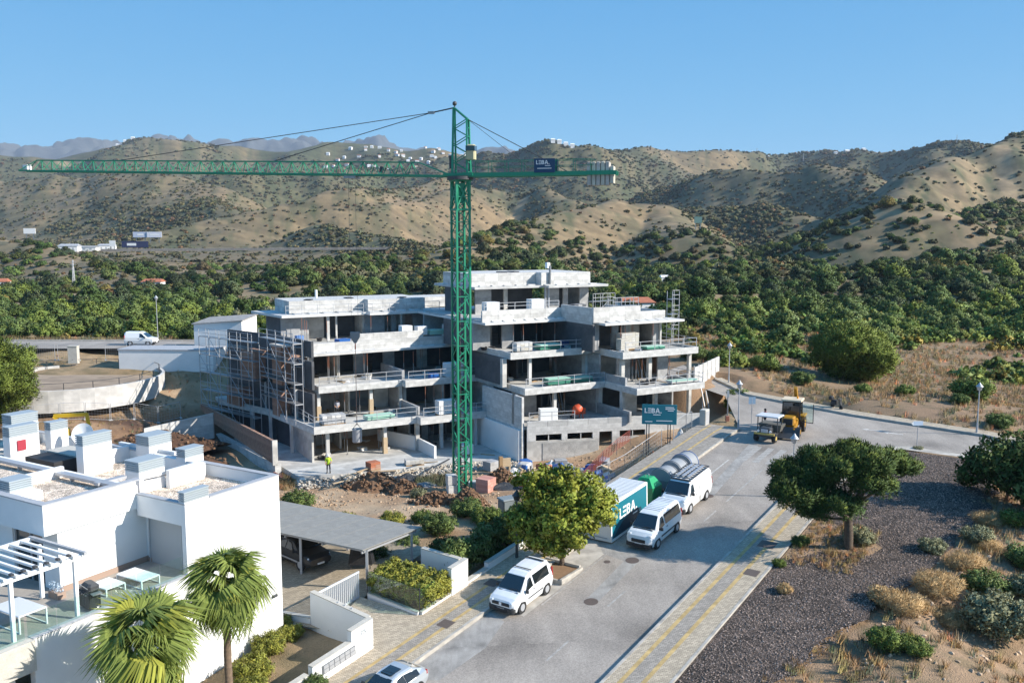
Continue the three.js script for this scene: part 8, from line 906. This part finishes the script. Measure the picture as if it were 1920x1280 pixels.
{ const b = mb(); let p = null; for (let u = 200; u <= 780; u += 12) { const z = 600, x = az(u, z), q = V(x, crest(u, 469 - 4 * (u - 200) / 580, z)[1], z); if (p) { b.bar(p, q, 12, 1.6); } p = q; } setting(b.build('highway', M.asphaltFar), 'distant highway crossing the valley below the hoardings', 'road'); }
// houses, boards and masts far off
function box3(name, m, x0, x1, y0, y1, z0, z1, p) { return mb().slab(x0, x1, y0, y1, z0, z1).build(name, m, p); }
function cottage(label, x, z, w, h, d, roofM, turn, group) { const t = thing('far_house', label, 'house', V(x, landAll(x, z) - h * 0.15, z), turn, group); box3('wall', M.white, -w / 2, w / 2, 0, h, -d / 2, d / 2, t); mb().hexa([v3(-w * 0.55, h, d * 0.56), v3(w * 0.55, h, d * 0.56), v3(w * 0.55, h, -d * 0.56), v3(-w * 0.55, h, -d * 0.56), v3(-w * 0.45, h + h * 0.3, 0.05), v3(w * 0.45, h + h * 0.3, 0.05), v3(w * 0.45, h + h * 0.3, -0.05), v3(-w * 0.45, h + h * 0.3, -0.05)]).build('roof', roofM, t); for (const q of [-0.28, 0, 0.28]) box3('window', M.shutter, w * q - w * 0.05, w * q + w * 0.05, h * 0.4, h * 0.75, d / 2, d / 2 + 0.06, t); return t; }
cottage('orange roofed cottage behind the roof terrace scaffold', az(1190, 190), 190, 7, 3.4, 6, M.terracotta, 0.2); cottage('white cottage with red roof in the left valley', az(288, 330), 330, 7, 3.5, 6, M.terracotta, 0.1); cottage('red roofed house at the left edge of the valley', az(-5, 330), 330, 8, 4, 6, M.terracotta, 0.3); cottage('white hut among the trees right of the top storey', az(1245, 300), 300, 3, 2.4, 3, M.whiteTrim, 0.2); cottage('white farm building on the left slope', az(135, 760), 760, 16, 6, 9, M.coping, 0.1); cottage('low farm shed beside the left slope farm', az(165, 780), 780, 20, 4, 7, M.greyblock, 0.05); cottage('small white barn on the terrace of the left slope', az(205, 790), 790, 14, 5, 8, M.coping, 0.2); 
{ const roofs = [M.terracotta, M.whiteTrim, M.whiteTrim, mat(0.5, 0.3, 0.2)], nearest = (u, z0) => { let z = z0; return [az(u, z), z]; }; for (let k = 0; k < 60; k++) { const u = k < 48 ? 620 + k * 4.6 + rr(-4, 4) : 805 + (k - 48) * 7, z = rr(2560, 2690) - (k % 3) * 50, x = az(u, z); cottage('white hilltop house in the village on the far ridge', x, z, rr(7, 12), rr(5, 8), 8, roofs[k % 4], rr(-0.4, 0.4), 'houses of the hilltop village'); } for (let k = 0; k < 13; k++) { const u = 1385 + k * 24 + rr(-8, 8), z = rr(2380, 2480), x = az(u, z); cottage('pale house on the distant skyline ridge', x, z, rr(9, 15), rr(5, 8), 10, M.whiteTrim, rr(-0.3, 0.3), 'houses on the distant skyline'); } for (let k = 0; k < 4; k++) { const u = 1035 + k * 12, z = 1890, x = az(u, z); cottage('pale building on the wooded central hilltop', x, z, 9, 8, 9, M.whiteTrim, 0.1, 'buildings on the central hilltop'); } for (let k = 0; k < 6; k++) { const z = 2600, x = az(235 + k * 14 + (k > 2 ? 20 : 0), z); cottage('pale house on the left hilltop', x, z, 10, 7, 9, M.whiteTrim, 0.2, 'houses on the left hilltop'); } }
function hoarding(label, u, v, z, w, h, m, leg, bars) { const x = az(u, z), yb = crest(u, v, z)[1], t = thing('hoarding', label, 'hoarding', V(x, yb, z), 0.05); mb().slab(-w / 2, w / 2, 0, h, -0.2, 0.2).build('panel', m, t); for (const q of [-0.3, 0.3]) mb().slab(w * q - 0.25, w * q + 0.25, -leg, 0, -0.3, -0.2).build('leg', M.steel, t); for (const [x0, x1, y0, y1] of bars || []) mb().slab(x0 * w, x1 * w, y0 * h, y1 * h, 0.2, 0.25).build('print', M.signWhite, t); }
hoarding('white roadside hoarding on two legs at the far left', 62, 438, 560, 7.4, 3.4, M.signWhite, 9); hoarding('dark blue roadside hoarding below the pale pair', 257, 464, 640, 19, 4.6, mat(0.02, 0.03, 0.09), 4, [[-0.3, 0.05, 0.3, 0.7]]); hoarding('pale blue roadside hoarding, upper left of the pair', 268, 445, 660, 11, 4.2, mat(0.45, 0.5, 0.62), 4, [[-0.2, 0.2, 0.35, 0.65]]); hoarding('pale roadside hoarding, upper right of the pair', 294, 445, 660, 11, 4.2, mat(0.62, 0.63, 0.7), 4, [[-0.3, 0.3, 0.4, 0.6]]); hoarding('small white hoarding on the left hillside', 215, 462, 640, 4.4, 4.4, M.signWhite, 3); hoarding('small green hoarding on the right spur', 1306, 418, 560, 5, 4, mat(0.12, 0.22, 0.2), 4); hoarding('grey hoarding on the knoll slope', 1702, 392, 470, 4, 3.4, mat(0.14, 0.16, 0.18), 4);
function pylon(label, u, v, z, h) { const t = thing('pylon', label, 'pylon', V(az(u, z), crest(u, v, z)[1] - h * 0.1, z)); const b = mb(); for (const [sx, sz] of [[1, 1], [1, -1], [-1, -1], [-1, 1]]) b.bar(v3(sx * h * 0.035, 0, sz * h * 0.035), v3(sx * h * 0.008, h, sz * h * 0.008), h * 0.012); for (let k = 0; k < 8; k++) { const r = (q) => h * lerp(0.035, 0.008, q), a = k / 8, c = (k + 1) / 8; b.bar(v3(-r(a), h * a, r(a)), v3(r(c), h * c, r(c)), h * 0.006); b.bar(v3(r(a), h * a, -r(a)), v3(-r(c), h * c, -r(c)), h * 0.006); } b.build('lattice_mast', M.galv, t); for (const q of [0.86, 0.94]) mb().bar(v3(-h * 0.09, h * q, 0), v3(h * 0.09, h * q, 0), h * 0.012).build('cross_arm', M.galv, t); }
pylon('lattice power mast in the left valley', 139, 545, 330, 13); pylon('thin mast on the skyline right of centre', 1411, 293, 2400, 24); pylon('thin mast on the skyline ridge at the right', 1778, 266, 1700, 15); pylon('second skyline mast right of centre', 1497, 300, 2400, 20);
scene.traverse((o) => { if (o.isMesh) { o.castShadow = true; o.receiveShadow = true; } });
renderer.render(scene, camera);
